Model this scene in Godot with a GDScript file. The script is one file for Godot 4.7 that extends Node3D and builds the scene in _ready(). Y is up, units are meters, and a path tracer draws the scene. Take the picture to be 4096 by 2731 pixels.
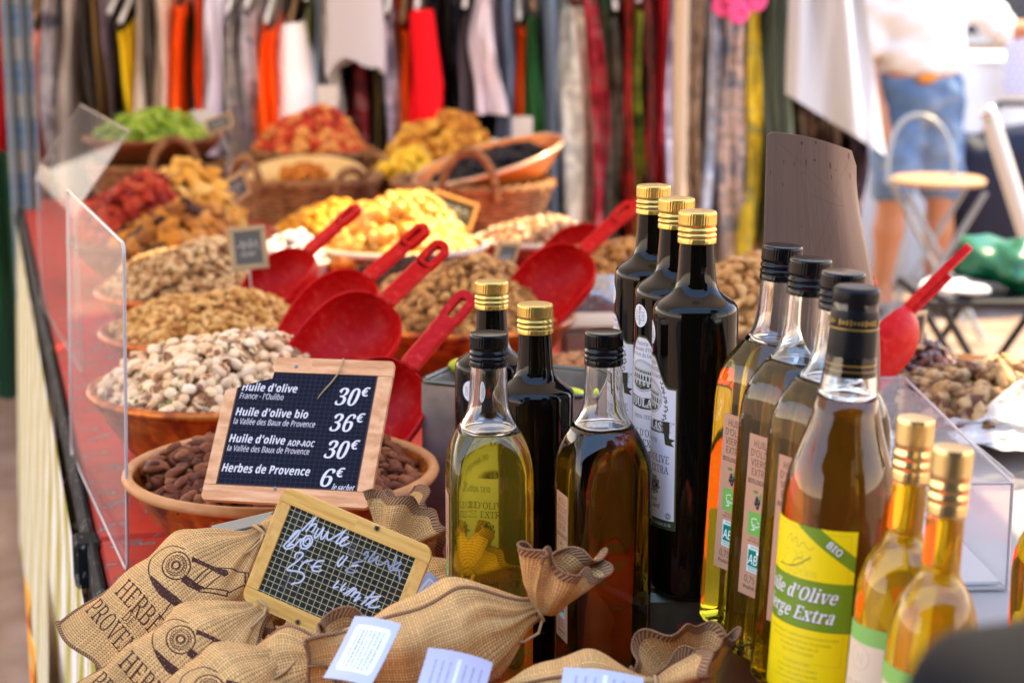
extends Node3D

# ---------------------------------------------------------------- helpers
var rng := RandomNumberGenerator.new()
var taken := {}
var mat_of := {}
var tex_of := {}
var glyphs := {}

class Geo:
	var v := PackedVector3Array()
	var uv := PackedVector2Array()
	var uv2 := PackedVector2Array()
	var idx := PackedInt32Array()
	var grp := PackedInt32Array()
	var col := PackedColorArray()
	var g := 0
	var tint := Color.WHITE
	var colored := false
	var xf := Transform3D()
	func vert(p: Vector3, t := Vector2.ZERO, t2 := Vector2.ZERO) -> int:
		v.append(xf * p)
		uv.append(t)
		uv2.append(t2)
		grp.append(g)
		col.append(tint)
		return v.size() - 1
	# a grid; f(u, v) gives the point, front is du x dv. uvf(u, v, p) gives the texture place, uvg the second one
	func sheet(nu: int, nv: int, f: Callable, uvf = null, uvg = null, same_group := false) -> void:
		if not same_group:
			g += 1
		var b := v.size()
		for j in nv + 1:
			for i in nu + 1:
				var a := float(i) / nu
				var c := float(j) / nv
				var p: Vector3 = f.call(a, c)
				var t := Vector2(a, 1.0 - c)
				if uvf != null:
					t = uvf.call(a, c, p)
				var t2 := Vector2.ZERO
				if uvg != null:
					t2 = uvg.call(a, c, p)
				vert(p, t, t2)
		for j in nv:
			for i in nu:
				var a := b + j * (nu + 1) + i
				var c := a + nu + 1
				idx.append_array([a, c, a + 1, a + 1, c, c + 1])
	func tri(a: int, b: int, c: int) -> void:
		idx.append_array([a, b, c])
	# a convex piece's face, turned away from its middle
	func face(ps: Array, mid: Vector3, new_group := true) -> void:
		if new_group:
			g += 1
		var n: Vector3 = (ps[2] - ps[0]).cross(ps[1] - ps[0])
		var m := Vector3.ZERO
		for p in ps:
			m += p
		m /= ps.size()
		if n.dot(m - mid) < 0:
			ps.reverse()
		var ax := (ps[1] - ps[0] as Vector3).normalized()
		var ay := ax.cross(n.normalized())
		var k := []
		for p in ps:
			k.append(vert(p, Vector2(p.x + p.z, p.y), Vector2(ax.dot(p), ay.dot(p))))
		for i in range(1, ps.size() - 1):
			tri(k[0], k[i], k[i + 1])
	func box(c: Vector3, s: Vector3, bev := 0.0, basis := Basis()) -> void:
		var h := s * 0.5
		var keep := xf
		xf = xf * Transform3D(basis, c)
		bev = minf(bev, 0.49 * minf(s.x, minf(s.y, s.z)))
		var cor := func(sx: float, sy: float, sz: float, k: int) -> Vector3:
			var p := Vector3(sx * (h.x - bev), sy * (h.y - bev), sz * (h.z - bev))
			p[k] = [sx, sy, sz][k] * h[k]
			return p
		for k in 3:
			for s1 in [-1.0, 1.0]:
				var q := []
				for d in [[-1.0, -1.0], [-1.0, 1.0], [1.0, 1.0], [1.0, -1.0]]:
					var sg := [0.0, 0.0, 0.0]
					sg[k] = s1
					sg[(k + 1) % 3] = d[0]
					sg[(k + 2) % 3] = d[1]
					q.append(cor.call(sg[0], sg[1], sg[2], k))
				face(q, Vector3.ZERO)
		if bev > 0.0:
			for k in 3:
				var a := (k + 1) % 3
				var b := (k + 2) % 3
				for sa in [-1.0, 1.0]:
					for sb in [-1.0, 1.0]:
						var q := []
						for e in [[-1.0, a], [1.0, a], [1.0, b], [-1.0, b]]:
							var sg := [0.0, 0.0, 0.0]
							sg[k] = e[0]
							sg[a] = sa
							sg[b] = sb
							q.append(cor.call(sg[0], sg[1], sg[2], e[1]))
						face(q, Vector3.ZERO)
			for sx in [-1.0, 1.0]:
				for sy in [-1.0, 1.0]:
					for sz in [-1.0, 1.0]:
						face([cor.call(sx, sy, sz, 0), cor.call(sx, sy, sz, 1), cor.call(sx, sy, sz, 2)], Vector3.ZERO)
		xf = keep
	func tube(ps: Array, r, n := 8, closed := false) -> void:
		g += 1
		var m := ps.size()
		var b := v.size()
		var side := Vector3.ZERO
		var len_ := 0.0
		var rings := m + 1 if closed else m
		for j in rings:
			var i := j % m
			var p: Vector3 = ps[i]
			var d: Vector3
			if closed:
				d = ps[(i + 1) % m] - ps[(i - 1 + m) % m]
			else:
				d = ps[mini(i + 1, m - 1)] - ps[maxi(i - 1, 0)]
			d = d.normalized()
			if side == Vector3.ZERO:
				side = d.cross(Vector3.UP if absf(d.y) < 0.9 else Vector3.RIGHT).normalized()
			side = (side - d * side.dot(d)).normalized()
			var up := side.cross(d)
			if j > 0:
				len_ += p.distance_to(ps[(j - 1) % m])
			var rr: float = r[i] if r is Array else r
			for k in n + 1:
				var a := TAU * k / n
				vert(p + (side * cos(a) + up * sin(a)) * rr, Vector2(float(k) / n, len_))
		for j in rings - 1:
			for k in n:
				var a := b + j * (n + 1) + k
				var c := a + n + 1
				idx.append_array([a, a + 1, c, a + 1, c + 1, c])
		if not closed:
			for e in [0, m - 1]:
				g += 1
				var rr: float = r[e] if r is Array else r
				if rr < 1e-5:
					continue
				var first = b + e * (n + 1)
				var c0 := -1
				var pp: Vector3 = ps[e]
				c0 = v.size()
				v.append(xf * pp); uv.append(Vector2.ZERO); uv2.append(Vector2.ZERO); grp.append(g); col.append(tint)
				for k in n + 1:
					v.append(v[first + k]); uv.append(Vector2.ZERO); uv2.append(Vector2.ZERO); grp.append(g); col.append(tint)
				for k in n:
					if e == 0:
						tri(c0, c0 + 2 + k, c0 + 1 + k)
					else:
						tri(c0, c0 + 1 + k, c0 + 2 + k)
	# profile of (radius, height) from bottom to top, seen from outside; sharp where it bends more than 40 degrees
	func lathe(pr: Array, n := 32, shape = null) -> void:
		g += 1
		var len_ := 0.0
		for i in pr.size() - 1:
			var p: Vector2 = pr[i]
			var q: Vector2 = pr[i + 1]
			if i > 0 and absf((p - pr[i - 1] as Vector2).angle_to(q - p)) > 0.7:
				g += 1
			var b := v.size()
			for e in [p, q]:
				var y := len_ + (0.0 if e == p else p.distance_to(q))
				for k in n + 1:
					var a := TAU * k / n
					var s := 1.0
					if shape != null:
						s = shape.call(a, e.y)
					vert(Vector3(cos(a) * e.x * s, e.y, sin(a) * e.x * s), Vector2(float(k) / n, y))
			len_ += p.distance_to(q)
			for k in n:
				var a := b + k
				var c := a + n + 1
				idx.append_array([a, a + 1, c, a + 1, c + 1, c])
	# a flat outline in x, y given thickness in z
	func slab(poly: PackedVector2Array, z0: float, z1: float, uvbox := Rect2()) -> void:
		var t := Geometry2D.triangulate_polygon(poly)
		for e in [0, 1]:
			g += 1
			var b := v.size()
			for p in poly:
				var u := p
				if uvbox.size.x > 0:
					u = Vector2((p.x - uvbox.position.x) / uvbox.size.x, 1.0 - (p.y - uvbox.position.y) / uvbox.size.y)
				vert(Vector3(p.x, p.y, z1 if e else z0), u)
			for i in range(0, t.size(), 3):
				var a := poly[t[i]]
				var ccw := (poly[t[i + 1]] - a).cross(poly[t[i + 2]] - a) > 0
				if ccw == (e == 1):
					idx.append_array([b + t[i], b + t[i + 2], b + t[i + 1]])
				else:
					idx.append_array([b + t[i], b + t[i + 1], b + t[i + 2]])
		var turn := 1 if not Geometry2D.is_polygon_clockwise(poly) else -1
		for i in poly.size():
			var a := poly[i]
			var c := poly[(i + 1) % poly.size()]
			g += 1
			var b := v.size()
			vert(Vector3(a.x, a.y, z0), a); vert(Vector3(c.x, c.y, z0), c); vert(Vector3(a.x, a.y, z1), a); vert(Vector3(c.x, c.y, z1), c)
			if turn > 0:
				idx.append_array([b, b + 2, b + 1, b + 1, b + 2, b + 3])
			else:
				idx.append_array([b, b + 1, b + 2, b + 1, b + 3, b + 2])
	func ball(c: Vector3, r: Vector3, n := 8, m := 6, basis := Basis(), bend = null) -> void:
		var keep := xf
		xf = xf * Transform3D(basis, c)
		sheet(n, m, func(a, b):
			var th: float = -TAU * a
			var ph: float = PI * b - PI / 2
			var p := Vector3(cos(ph) * cos(th), sin(ph), cos(ph) * sin(th))
			if bend != null:
				p = bend.call(p)
			return p * r)
		xf = keep
	func mesh(solid := false) -> ArrayMesh:
		if solid:
			var vol := 0.0
			for i in range(0, idx.size(), 3):
				vol += v[idx[i]].dot((v[idx[i + 2]] - v[idx[i]]).cross(v[idx[i + 1]] - v[idx[i]]))
			if vol < 0:
				for i in range(0, idx.size(), 3):
					var k := idx[i + 1]
					idx[i + 1] = idx[i + 2]
					idx[i + 2] = k
		var sum := {}
		var keys := []
		keys.resize(v.size())
		for i in v.size():
			keys[i] = Vector4i(grp[i], roundi(v[i].x * 20000), roundi(v[i].y * 20000), roundi(v[i].z * 20000))
		for i in range(0, idx.size(), 3):
			var n := (v[idx[i + 2]] - v[idx[i]]).cross(v[idx[i + 1]] - v[idx[i]])
			for k in 3:
				var key = keys[idx[i + k]]
				sum[key] = sum.get(key, Vector3.ZERO) + n
		var nm := PackedVector3Array()
		nm.resize(v.size())
		for i in v.size():
			var s: Vector3 = sum.get(keys[i], Vector3.UP)
			nm[i] = s.normalized() if s.length() > 1e-20 else Vector3.UP
		var a := []
		a.resize(Mesh.ARRAY_MAX)
		a[Mesh.ARRAY_VERTEX] = v
		a[Mesh.ARRAY_NORMAL] = nm
		a[Mesh.ARRAY_TEX_UV] = uv
		a[Mesh.ARRAY_TEX_UV2] = uv2
		a[Mesh.ARRAY_INDEX] = idx
		if colored:
			a[Mesh.ARRAY_COLOR] = col
		var m := ArrayMesh.new()
		m.add_surface_from_arrays(Mesh.PRIMITIVE_TRIANGLES, a)
		return m

func numbered(called: String) -> String:
	var n: int = taken.get(called, 0)
	taken[called] = n + 1
	return called if n == 0 else "%s_%03d" % [called, n]

func thing(called: String, label: String, category: String, at := Vector3.ZERO, basis := Basis(), group := "") -> Node3D:
	var o := Node3D.new()
	o.name = numbered(called)
	add_child(o, true)
	o.transform = Transform3D(basis, at)
	tag(o, label, category, group)
	return o

func tag(o: Node3D, label: String, category: String, group := "") -> void:
	o.set_meta("label", label)
	o.set_meta("category", category)
	if group:
		o.set_meta("group", group)

func part(called: String, m, mat: Material, parent: Node3D, at := Transform3D()) -> MeshInstance3D:
	var o := MeshInstance3D.new()
	o.name = called
	o.mesh = m.mesh() if m is Geo else m
	o.material_override = mat
	o.transform = at
	parent.add_child(o, true)
	return o

func single(called: String, m, mat: Material, label: String, category: String, at := Transform3D(), group := "") -> MeshInstance3D:
	var o := part(numbered(called), m, mat, self, at)
	tag(o, label, category, group)
	return o

func struct(called: String, m, mat: Material, at := Transform3D()) -> MeshInstance3D:
	var o := part(numbered(called), m, mat, self, at)
	o.set_meta("kind", "structure")
	return o

func dup(src: Node3D, called: String, at: Transform3D, label := "") -> Node3D:
	var o: Node3D = src.duplicate()
	o.name = numbered(called)
	add_child(o, true)
	o.transform = at
	if label:
		o.set_meta("label", label)
	return o

func L(r: float, g: float, b: float) -> Color:
	return Color(r, g, b).linear_to_srgb()

# a plain material; c is a linear base colour
func M(called: String, c := Color(0.5, 0.5, 0.5), rough := 0.6, metal := 0.0) -> StandardMaterial3D:
	if mat_of.has(called):
		return mat_of[called]
	var m := StandardMaterial3D.new()
	m.resource_name = called
	m.albedo_color = Color(c.r, c.g, c.b).linear_to_srgb()
	m.roughness = rough
	m.metallic = metal
	if rough >= 0.45 and metal < 0.1:
		m.metallic_specular = 0.28
	mat_of[called] = m
	return m

func noise_tex(called: String, seed_: int, freq: float, stops: Array, size := 256, kind := FastNoiseLite.TYPE_SIMPLEX_SMOOTH, octaves := 4) -> NoiseTexture2D:
	if tex_of.has(called):
		return tex_of[called]
	var n := FastNoiseLite.new()
	n.seed = seed_
	n.frequency = freq
	n.noise_type = kind
	n.fractal_octaves = octaves
	var t := NoiseTexture2D.new()
	t.width = size
	t.height = size
	t.seamless = true
	t.noise = n
	var gr := Gradient.new()
	var offs := PackedFloat32Array()
	var cols := PackedColorArray()
	for s in stops:
		offs.append(s[0])
		cols.append(L(s[1], s[2], s[3]))
	gr.offsets = offs
	gr.colors = cols
	t.color_ramp = gr
	tex_of[called] = t
	return t

func tri(m: StandardMaterial3D, t: Texture2D, scale: float, world := false) -> StandardMaterial3D:
	m.albedo_texture = t
	m.uv1_triplanar = true
	m.uv1_world_triplanar = world
	m.uv1_scale = Vector3.ONE * scale
	return m

func bump(m: StandardMaterial3D, t: Texture2D, cm: float) -> StandardMaterial3D:
	m.heightmap_enabled = true
	m.heightmap_texture = t
	m.heightmap_scale = cm
	return m

func glass(called: String, c: Color, ior := 1.5, rough := 0.0, cloudy := 0.0) -> StandardMaterial3D:
	if mat_of.has(called):
		return mat_of[called]
	var m := M(called, c, rough)
	m.albedo_color.a = cloudy
	m.refraction_enabled = true
	m.refraction_scale = (ior - 1.0) / 10.0
	return m

func film(called: String, c: Color, alpha: float, rough := 0.05) -> StandardMaterial3D:
	if mat_of.has(called):
		return mat_of[called]
	var m := M(called, c, rough)
	m.transparency = BaseMaterial3D.TRANSPARENCY_ALPHA
	m.albedo_color.a = alpha
	m.cull_mode = BaseMaterial3D.CULL_DISABLED
	return m

func printed(called: String, im: Image, rough := 0.6) -> StandardMaterial3D:
	var m := M(called, Color.WHITE, rough)
	m.albedo_color = Color.WHITE
	m.albedo_texture = ImageTexture.create_from_image(im)
	m.texture_repeat = false
	return m

# ---------------------------------------------------------------- print
func outline(text: String, font: String) -> PackedVector2Array:
	var key := font + "|" + text
	if glyphs.has(key):
		return glyphs[key]
	var f := SystemFont.new()
	f.font_names = PackedStringArray([font.trim_suffix(" Bold")])
	if font.ends_with(" Bold"):
		f.font_weight = 700
	var t := TextMesh.new()
	t.font = f
	t.font_size = 64
	t.pixel_size = 1.0 / 64.0
	t.depth = 0.0
	t.curve_step = 2.0
	t.text = text
	t.horizontal_alignment = HORIZONTAL_ALIGNMENT_LEFT
	t.vertical_alignment = VERTICAL_ALIGNMENT_CENTER
	var a := t.get_mesh_arrays()
	var out := PackedVector2Array()
	if a.size() and a[Mesh.ARRAY_VERTEX] != null:
		var vs: PackedVector3Array = a[Mesh.ARRAY_VERTEX]
		var ix = a[Mesh.ARRAY_INDEX]
		if ix == null or ix.size() == 0:
			ix = range(vs.size())
		for i in ix:
			out.append(Vector2(vs[i].x, -vs[i].y))
	var lo := INF
	for p in out:
		lo = minf(lo, p.x)
	for i in out.size():
		out[i].x -= lo
	glyphs[key] = out
	return out

func fill_tri(im: Image, a: Vector2, b: Vector2, c: Vector2, k: Color) -> void:
	var y0 := maxi(0, floori(minf(a.y, minf(b.y, c.y))))
	var y1 := mini(im.get_height() - 1, ceili(maxf(a.y, maxf(b.y, c.y))))
	for y in range(y0, y1 + 1):
		var yy := y + 0.5
		var lo := INF
		var hi := -INF
		for e in [[a, b], [b, c], [c, a]]:
			var p: Vector2 = e[0]
			var q: Vector2 = e[1]
			if (p.y <= yy and q.y > yy) or (q.y <= yy and p.y > yy):
				var x := p.x + (q.x - p.x) * (yy - p.y) / (q.y - p.y)
				lo = minf(lo, x)
				hi = maxf(hi, x)
		if hi > lo:
			var x0 := maxi(0, roundi(lo))
			var x1 := mini(im.get_width(), roundi(hi))
			if x1 > x0:
				im.fill_rect(Rect2i(x0, y, x1 - x0, 1), k)

func fill_poly(im: Image, ps: PackedVector2Array, k: Color) -> void:
	var t := Geometry2D.triangulate_polygon(ps)
	for i in range(0, t.size(), 3):
		fill_tri(im, ps[t[i]], ps[t[i + 1]], ps[t[i + 2]], k)

func oval(c: Vector2, r: Vector2, n := 28) -> PackedVector2Array:
	var out := PackedVector2Array()
	for i in n:
		out.append(c + Vector2(cos(TAU * i / n) * r.x, sin(TAU * i / n) * r.y))
	return out

func stroke(im: Image, ps: Array, w: float, k: Color) -> void:
	for i in ps.size():
		if w > 1.6:
			fill_poly(im, oval(ps[i], Vector2(w, w) * 0.5, 10), k)
		if i:
			var d: Vector2 = (ps[i] - ps[i - 1] as Vector2).normalized().orthogonal() * w * 0.5
			fill_tri(im, ps[i - 1] + d, ps[i] + d, ps[i] - d, k)
			fill_tri(im, ps[i - 1] + d, ps[i] - d, ps[i - 1] - d, k)

func curve(ps: Array, steps := 5) -> Array:
	var out := []
	for i in ps.size() - 1:
		var a: Vector2 = ps[maxi(i - 1, 0)]
		var b: Vector2 = ps[i]
		var c: Vector2 = ps[i + 1]
		var d: Vector2 = ps[mini(i + 2, ps.size() - 1)]
		for s in steps:
			out.append(b.cubic_interpolate(c, a, d, float(s) / steps))
	out.append(ps[-1])
	return out

# text centred on y; h is the letters' em in pixels, xs squeezes, skew leans, turn rotates about (x, y); returns the width
func ink(im: Image, text: String, font: String, x: float, y: float, h: float, k: Color, align := 0.0, xs := 1.0, skew := 0.0, turn := 0.0) -> float:
	var o := outline(text, font)
	var wide := 0.0
	for p in o:
		wide = maxf(wide, p.x)
	var ca := cos(turn)
	var sa := sin(turn)
	var q := PackedVector2Array()
	for p in o:
		var a := Vector2((p.x - wide * align) * xs - p.y * skew, p.y) * h
		q.append(Vector2(x + a.x * ca - a.y * sa, y + a.x * sa + a.y * ca))
	for i in range(0, q.size() - 2, 3):
		fill_tri(im, q[i], q[i + 1], q[i + 2], k)
	return wide * xs * h

func canvas(w: int, h: int, c: Color) -> Image:
	var im := Image.create(w, h, false, Image.FORMAT_RGBA8)
	im.fill(c)
	return im

func speckle(im: Image, n: int, k: Color, r0 := 0, r1 := 1) -> void:
	for i in n:
		var s := rng.randi_range(r0, r1) + 1
		im.fill_rect(Rect2i(rng.randi_range(0, im.get_width()), rng.randi_range(0, im.get_height()), s, s), k)

func look(right: Vector3, up: Vector3) -> Basis:
	var x := right.normalized()
	var y := (up - x * up.dot(x)).normalized()
	return Basis(x, y, x.cross(y))

func smooth(a: float, b: float, x: float) -> float:
	return smoothstep(a, b, x)

# ---------------------------------------------------------------- the scene
func _ready() -> void:
	rng.seed = 20240
	set_view()
	ground_and_square()
	unseen_awnings()
	stall_table()
	clothes_stall()
	far_right()
	build_baskets()
	build_bowls()
	build_scoops()
	build_small_signs()
	build_stands()
	build_bottles()
	build_blade()
	build_acrylic()
	build_boards()
	build_sacks()
	build_near_things()

func set_view() -> void:
	var cam := Camera3D.new()
	cam.name = "camera"
	add_child(cam)
	cam.position = Vector3(0, 1.40, 0)
	cam.rotation_degrees = Vector3(-11.2, 0, 0)
	cam.fov = 21.14
	cam.near = 0.1
	cam.far = 400.0
	var at := CameraAttributesPhysical.new()
	at.frustum_focal_length = 64.3
	at.frustum_focus_distance = 1.55
	at.frustum_near = 0.1
	at.frustum_far = 400.0
	at.exposure_aperture = 6.5
	cam.attributes = at
	cam.current = true
	var sun := DirectionalLight3D.new()
	sun.name = "sun"
	add_child(sun)
	sun.basis = Basis.looking_at(Vector3(-0.6, -1.0, 0.25))
	sun.light_energy = 1.1
	sun.light_color = Color(1.0, 0.91, 0.70)
	sun.light_angular_distance = 0.5
	sun.shadow_enabled = true
	var sky := ProceduralSkyMaterial.new()
	sky.sky_top_color = Color(0.46, 0.57, 0.73)
	sky.sky_horizon_color = Color(0.96, 0.87, 0.73)
	sky.sky_curve = 0.12
	sky.ground_bottom_color = Color(0.5, 0.42, 0.36)
	sky.ground_horizon_color = Color(0.75, 0.72, 0.70)
	sky.sky_energy_multiplier = 1.3
	var env := Environment.new()
	env.background_mode = Environment.BG_SKY
	env.sky = Sky.new()
	env.sky.sky_material = sky
	env.tonemap_mode = Environment.TONE_MAPPER_LINEAR
	env.tonemap_exposure = 4.5
	env.sdfgi_enabled = true
	env.ssao_enabled = true
	env.ssil_enabled = true
	var we := WorldEnvironment.new()
	we.name = "environment"
	we.environment = env
	add_child(we)

func ground_and_square() -> void:
	var g := Geo.new()
	g.box(Vector3(0, -0.1, -20), Vector3(300, 0.2, 300))
	var gm := M("paving_ground", Color.WHITE, 0.85)
	gm.albedo_color = Color.WHITE
	tri(gm, noise_tex("paving", 3, 0.02, [[0.0, 0.22, 0.14, 0.095], [0.5, 0.31, 0.205, 0.15], [1.0, 0.39, 0.285, 0.23]]), 0.7, true)
	struct("ground", g, gm)
	house("house", "plaster house front with shuttered windows far behind the stalls", Vector3(2.0, 0, -19), 0.0)
	house("house", "unseen plaster house front behind the camera, placed to block low sky", Vector3(0.0, 0, 9.0), PI)  # out of view; blocks low sky and sends warm light back
	var mt := Geo.new()  # dark mat added out of view to cut light bounced off the ground
	mt.box(Vector3(0, 0.008, 0.6), Vector3(6.0, 0.012, 3.4), 0.004)
	single("bounce_blocker_mat", mt, M("bounce_blocker_dark", Color(0.03, 0.027, 0.025), 0.95), "added dark mat out of view, cutting light bounced up from the ground", "mat")
	# dark stall out of view behind the camera, placed to darken bottle reflections
	var st := thing("market_stall", "unseen dark canvas stall behind the camera, placed to darken reflections in the bottles", "stall", Vector3(0, 0, 2.4))
	var cv := Geo.new()
	cv.sheet(60, 8, func(a, b): return Vector3(3.6 - 7.2 * a, 2.3 * b, 0.04 * sin(a * 70.0)))
	part("back_cloth", cv, M("unseen_dark_canvas", Color(0.03, 0.026, 0.022), 0.95), st)
	cv = Geo.new()
	cv.box(Vector3(0, 2.45, -0.2), Vector3(7.4, 0.02, 2.2), 0.004, Basis(Vector3.RIGHT, 0.18))
	part("canopy", cv, M("unseen_dark_canvas"), st)
	for x in [-3.6, 3.6]:
		cv = Geo.new()
		cv.tube([Vector3(x, 0, -0.9), Vector3(x, 2.3, -0.9)], 0.02, 10)
		part("pole", cv, M("pale_pole", Color(0.55, 0.42, 0.28), 0.5), st)

func house(called: String, label: String, at: Vector3, turn: float) -> void:
	var h := thing(called, label, "house", at, Basis(Vector3.UP, turn))
	var w := Geo.new()
	w.box(Vector3(0, 3.5, -0.5), Vector3(16, 7, 1.0))
	part("wall", w, tri(M("house_plaster", Color.WHITE, 0.9), noise_tex("plaster", 9, 0.01, [[0.0, 0.50, 0.36, 0.24], [1.0, 0.62, 0.48, 0.34]]), 0.4), h)
	var rf := Geo.new()
	rf.box(Vector3(0, 7.15, -0.3), Vector3(16.8, 0.3, 2.0), 0.05)
	part("roof", rf, M("roof_clay", Color(0.35, 0.13, 0.07), 0.9), h)
	for i in 5:
		var x := -6.0 + i * 3.0
		for y in [1.5, 4.6]:
			var wn := Geo.new()
			wn.box(Vector3(x, y, 0.02), Vector3(1.1, 1.5, 0.1), 0.01)
			var o := part("window", wn, M("window_frame", Color(0.6, 0.58, 0.52)), h)
			var pn := Geo.new()
			pn.box(Vector3(x, y, 0.075), Vector3(0.9, 1.3, 0.02))
			part("pane", pn, M("dark_pane", Color(0.03, 0.04, 0.05), 0.05), o)
			for s in [-1.0, 1.0]:
				var sh := Geo.new()
				sh.box(Vector3(x + s * 0.86, y, 0.04), Vector3(0.56, 1.5, 0.05), 0.01)
				part("shutter", sh, M("shutter_blue", Color(0.16, 0.25, 0.30), 0.6), o)

func awning(called: String, label: String, poly: PackedVector2Array, mat: Material, legs: Array) -> void:
	var a := thing(called, label, "awning", Vector3(0, 2.4, 0))
	var g := Geo.new()
	g.xf = Transform3D(Basis(Vector3.RIGHT, Vector3.FORWARD, Vector3.UP), Vector3.ZERO)
	g.slab(poly, 0.0, 0.006)
	part("canopy", g, mat, a)
	for p in legs:
		var t := Geo.new()
		t.tube([Vector3(p.x, -2.4, -p.y), Vector3(p.x, -0.01, -p.y)], 0.02, 12)
		part("pole", t, M("pale_pole", Color(0.55, 0.42, 0.28), 0.5), a)

func unseen_awnings() -> void:  # canopies out of view: warm cloth, outlined so a sun strip falls through
	var cloth := M("ochre_canvas", Color(0.87, 0.66, 0.38), 0.9)
	cloth.backlight_enabled = true
	cloth.backlight = Color(0.9, 0.9, 0.9)
	awning("awning", "unseen ochre awning over the oil and nut stall, cut to let a sun strip through", PackedVector2Array([Vector2(-4.6, 1.36), Vector2(1.5, 1.36), Vector2(1.5, 4.586), Vector2(0.44, 3.31), Vector2(-4.6, 3.31)]), cloth, [Vector2(-4.5, 1.45), Vector2(1.45, 1.45)])
	var far := M("cream_canvas", Color(0.86, 0.76, 0.52), 0.9)
	far.backlight_enabled = true
	far.backlight = Color(0.9, 0.9, 0.9)
	awning("awning", "cream awning on a pale pole over the clothes rail, its unseen canopy cut to leave a sun strip", PackedVector2Array([Vector2(-5.4, 3.35), Vector2(0.41, 3.35), Vector2(0.44, 4.0), Vector2(1.5, 5.50), Vector2(1.5, 8.0), Vector2(-5.4, 8.0)]), far, [Vector2(0.455, 4.98)])

# the table runs away to the left: along is its long side, across its short one
const ALONG := Vector3(-0.278, 0, -0.9605)
const ACROSS := Vector3(0.9605, 0, -0.278)

func stall_table() -> void:
	var t := thing("stall_table", "long red painted metal stall table with worn black edges", "table", Vector3(-0.30, 0, -1.35), Basis(ACROSS, Vector3.UP, -ALONG))
	var red := M("worn_red_paint", Color.WHITE, 0.45)
	red.albedo_color = Color.WHITE
	tri(red, noise_tex("red_wear", 21, 0.012, [[0.0, 0.55, 0.045, 0.022], [0.60, 0.48, 0.035, 0.018], [0.70, 0.34, 0.022, 0.012], [0.74, 0.30, 0.28, 0.26], [0.80, 0.10, 0.09, 0.09], [0.86, 0.45, 0.04, 0.02], [1.0, 0.5, 0.04, 0.02]], 512), 3.1)
	var blk := tri(M("worn_black_edge", Color.WHITE, 0.75), noise_tex("black_wear", 5, 0.03, [[0.0, 0.008, 0.008, 0.008], [0.74, 0.010, 0.010, 0.009], [0.78, 0.22, 0.21, 0.19], [1.0, 0.05, 0.05, 0.05]], 256), 4.0)
	# two sheets, butted, the near one a little lower than the lip
	var g := Geo.new()
	g.box(Vector3(0.60, 0.795, 0.05), Vector3(1.18, 0.03, 1.20), 0.004)
	part("near_panel", g, red, t)
	g = Geo.new()
	g.box(Vector3(0.60, 0.795, -2.16), Vector3(1.18, 0.03, 3.20), 0.004)
	part("far_panel", g, red, t)
	for e in [[0.05, 1.20], [-2.16, 3.20]]:
		g = Geo.new()
		g.box(Vector3(0.002, 0.785, e[0]), Vector3(0.010, 0.058, e[1] - 0.012), 0.004)
		part("edge_rail", g, blk, t)
		g = Geo.new()
		g.box(Vector3(1.20, 0.785, e[0]), Vector3(0.018, 0.062, e[1] - 0.012), 0.004)
		part("edge_rail", g, blk, t)
	for e in [[0.02, 0.6], [1.18, 0.6], [0.02, -1.5], [1.18, -1.5], [0.02, -3.6], [1.18, -3.6]]:
		g = Geo.new()
		g.box(Vector3(e[0], 0.39, e[1]), Vector3(0.04, 0.78, 0.04), 0.004)
		part("leg", g, blk, t)
	# hinge block where the two sheets meet
	g = Geo.new()
	g.box(Vector3(-0.003, 0.788, -0.555), Vector3(0.028, 0.05, 0.05), 0.004)
	part("hinge", g, blk, t)
	# the cloth hung round the stall
	var im := canvas(512, 512, L(0.56, 0.48, 0.26))
	for i in 5:
		for j in 5:
			var c := Vector2(i * 128 + (64 if j % 2 else 0), j * 128)
			fill_poly(im, PackedVector2Array([c + Vector2(0, -96), c + Vector2(46, 0), c + Vector2(0, 96), c + Vector2(-46, 0)]), L(0.33, 0.28, 0.015) if (i + j) % 2 else L(0.76, 0.72, 0.70))
	for i in 64:
		im.fill_rect(Rect2i(0, i * 8, 512, 1), L(0.50, 0.44, 0.30))
	var cm := printed("diamond_cloth", im, 0.9)
	cm.texture_repeat = true
	cm.uv1_scale = Vector3(2.6, 1.3, 1)
	g = Geo.new()
	g.sheet(120, 10, func(a, b): return Vector3(-0.012 - 0.0085 * (1.0 - b) * smoothstep(1.0, 0.8, b) * (4.0 + 0.4 * sin(a * 30.0)), 0.02 + 0.75 * b, 0.65 - 4.3 * a), func(a, b, p): return Vector2(a * 3.0, 1.0 - b))
	single("tablecloth", g, cm, "hanging cloth with olive and white diamonds along the red table's side", "tablecloth", t.transform)
	g = Geo.new()
	var om := canvas(64, 256, L(0.75, 0.30, 0.03))
	for i in 9:
		om.fill_rect(Rect2i(0, i * 30, 64, 9), L([0.8, 0.7, 0.55, 0.85][i % 4], [0.42, 0.08, 0.5, 0.35][i % 4], [0.04, 0.02, 0.2, 0.05][i % 4]))
	g.sheet(60, 8, func(a, b): return Vector3(-0.058 - 0.003 * sin(a * 40.0), 0.0 + 0.52 * b, 0.1 - 1.5 * a), func(a, b, p): return Vector2(a * 3.0, 1.0 - b))
	var ocm := printed("orange_cloth", om, 0.9)
	ocm.texture_repeat = true
	single("tablecloth", g, ocm, "orange striped cloth hanging low outside the diamond cloth", "tablecloth", t.transform)

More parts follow.
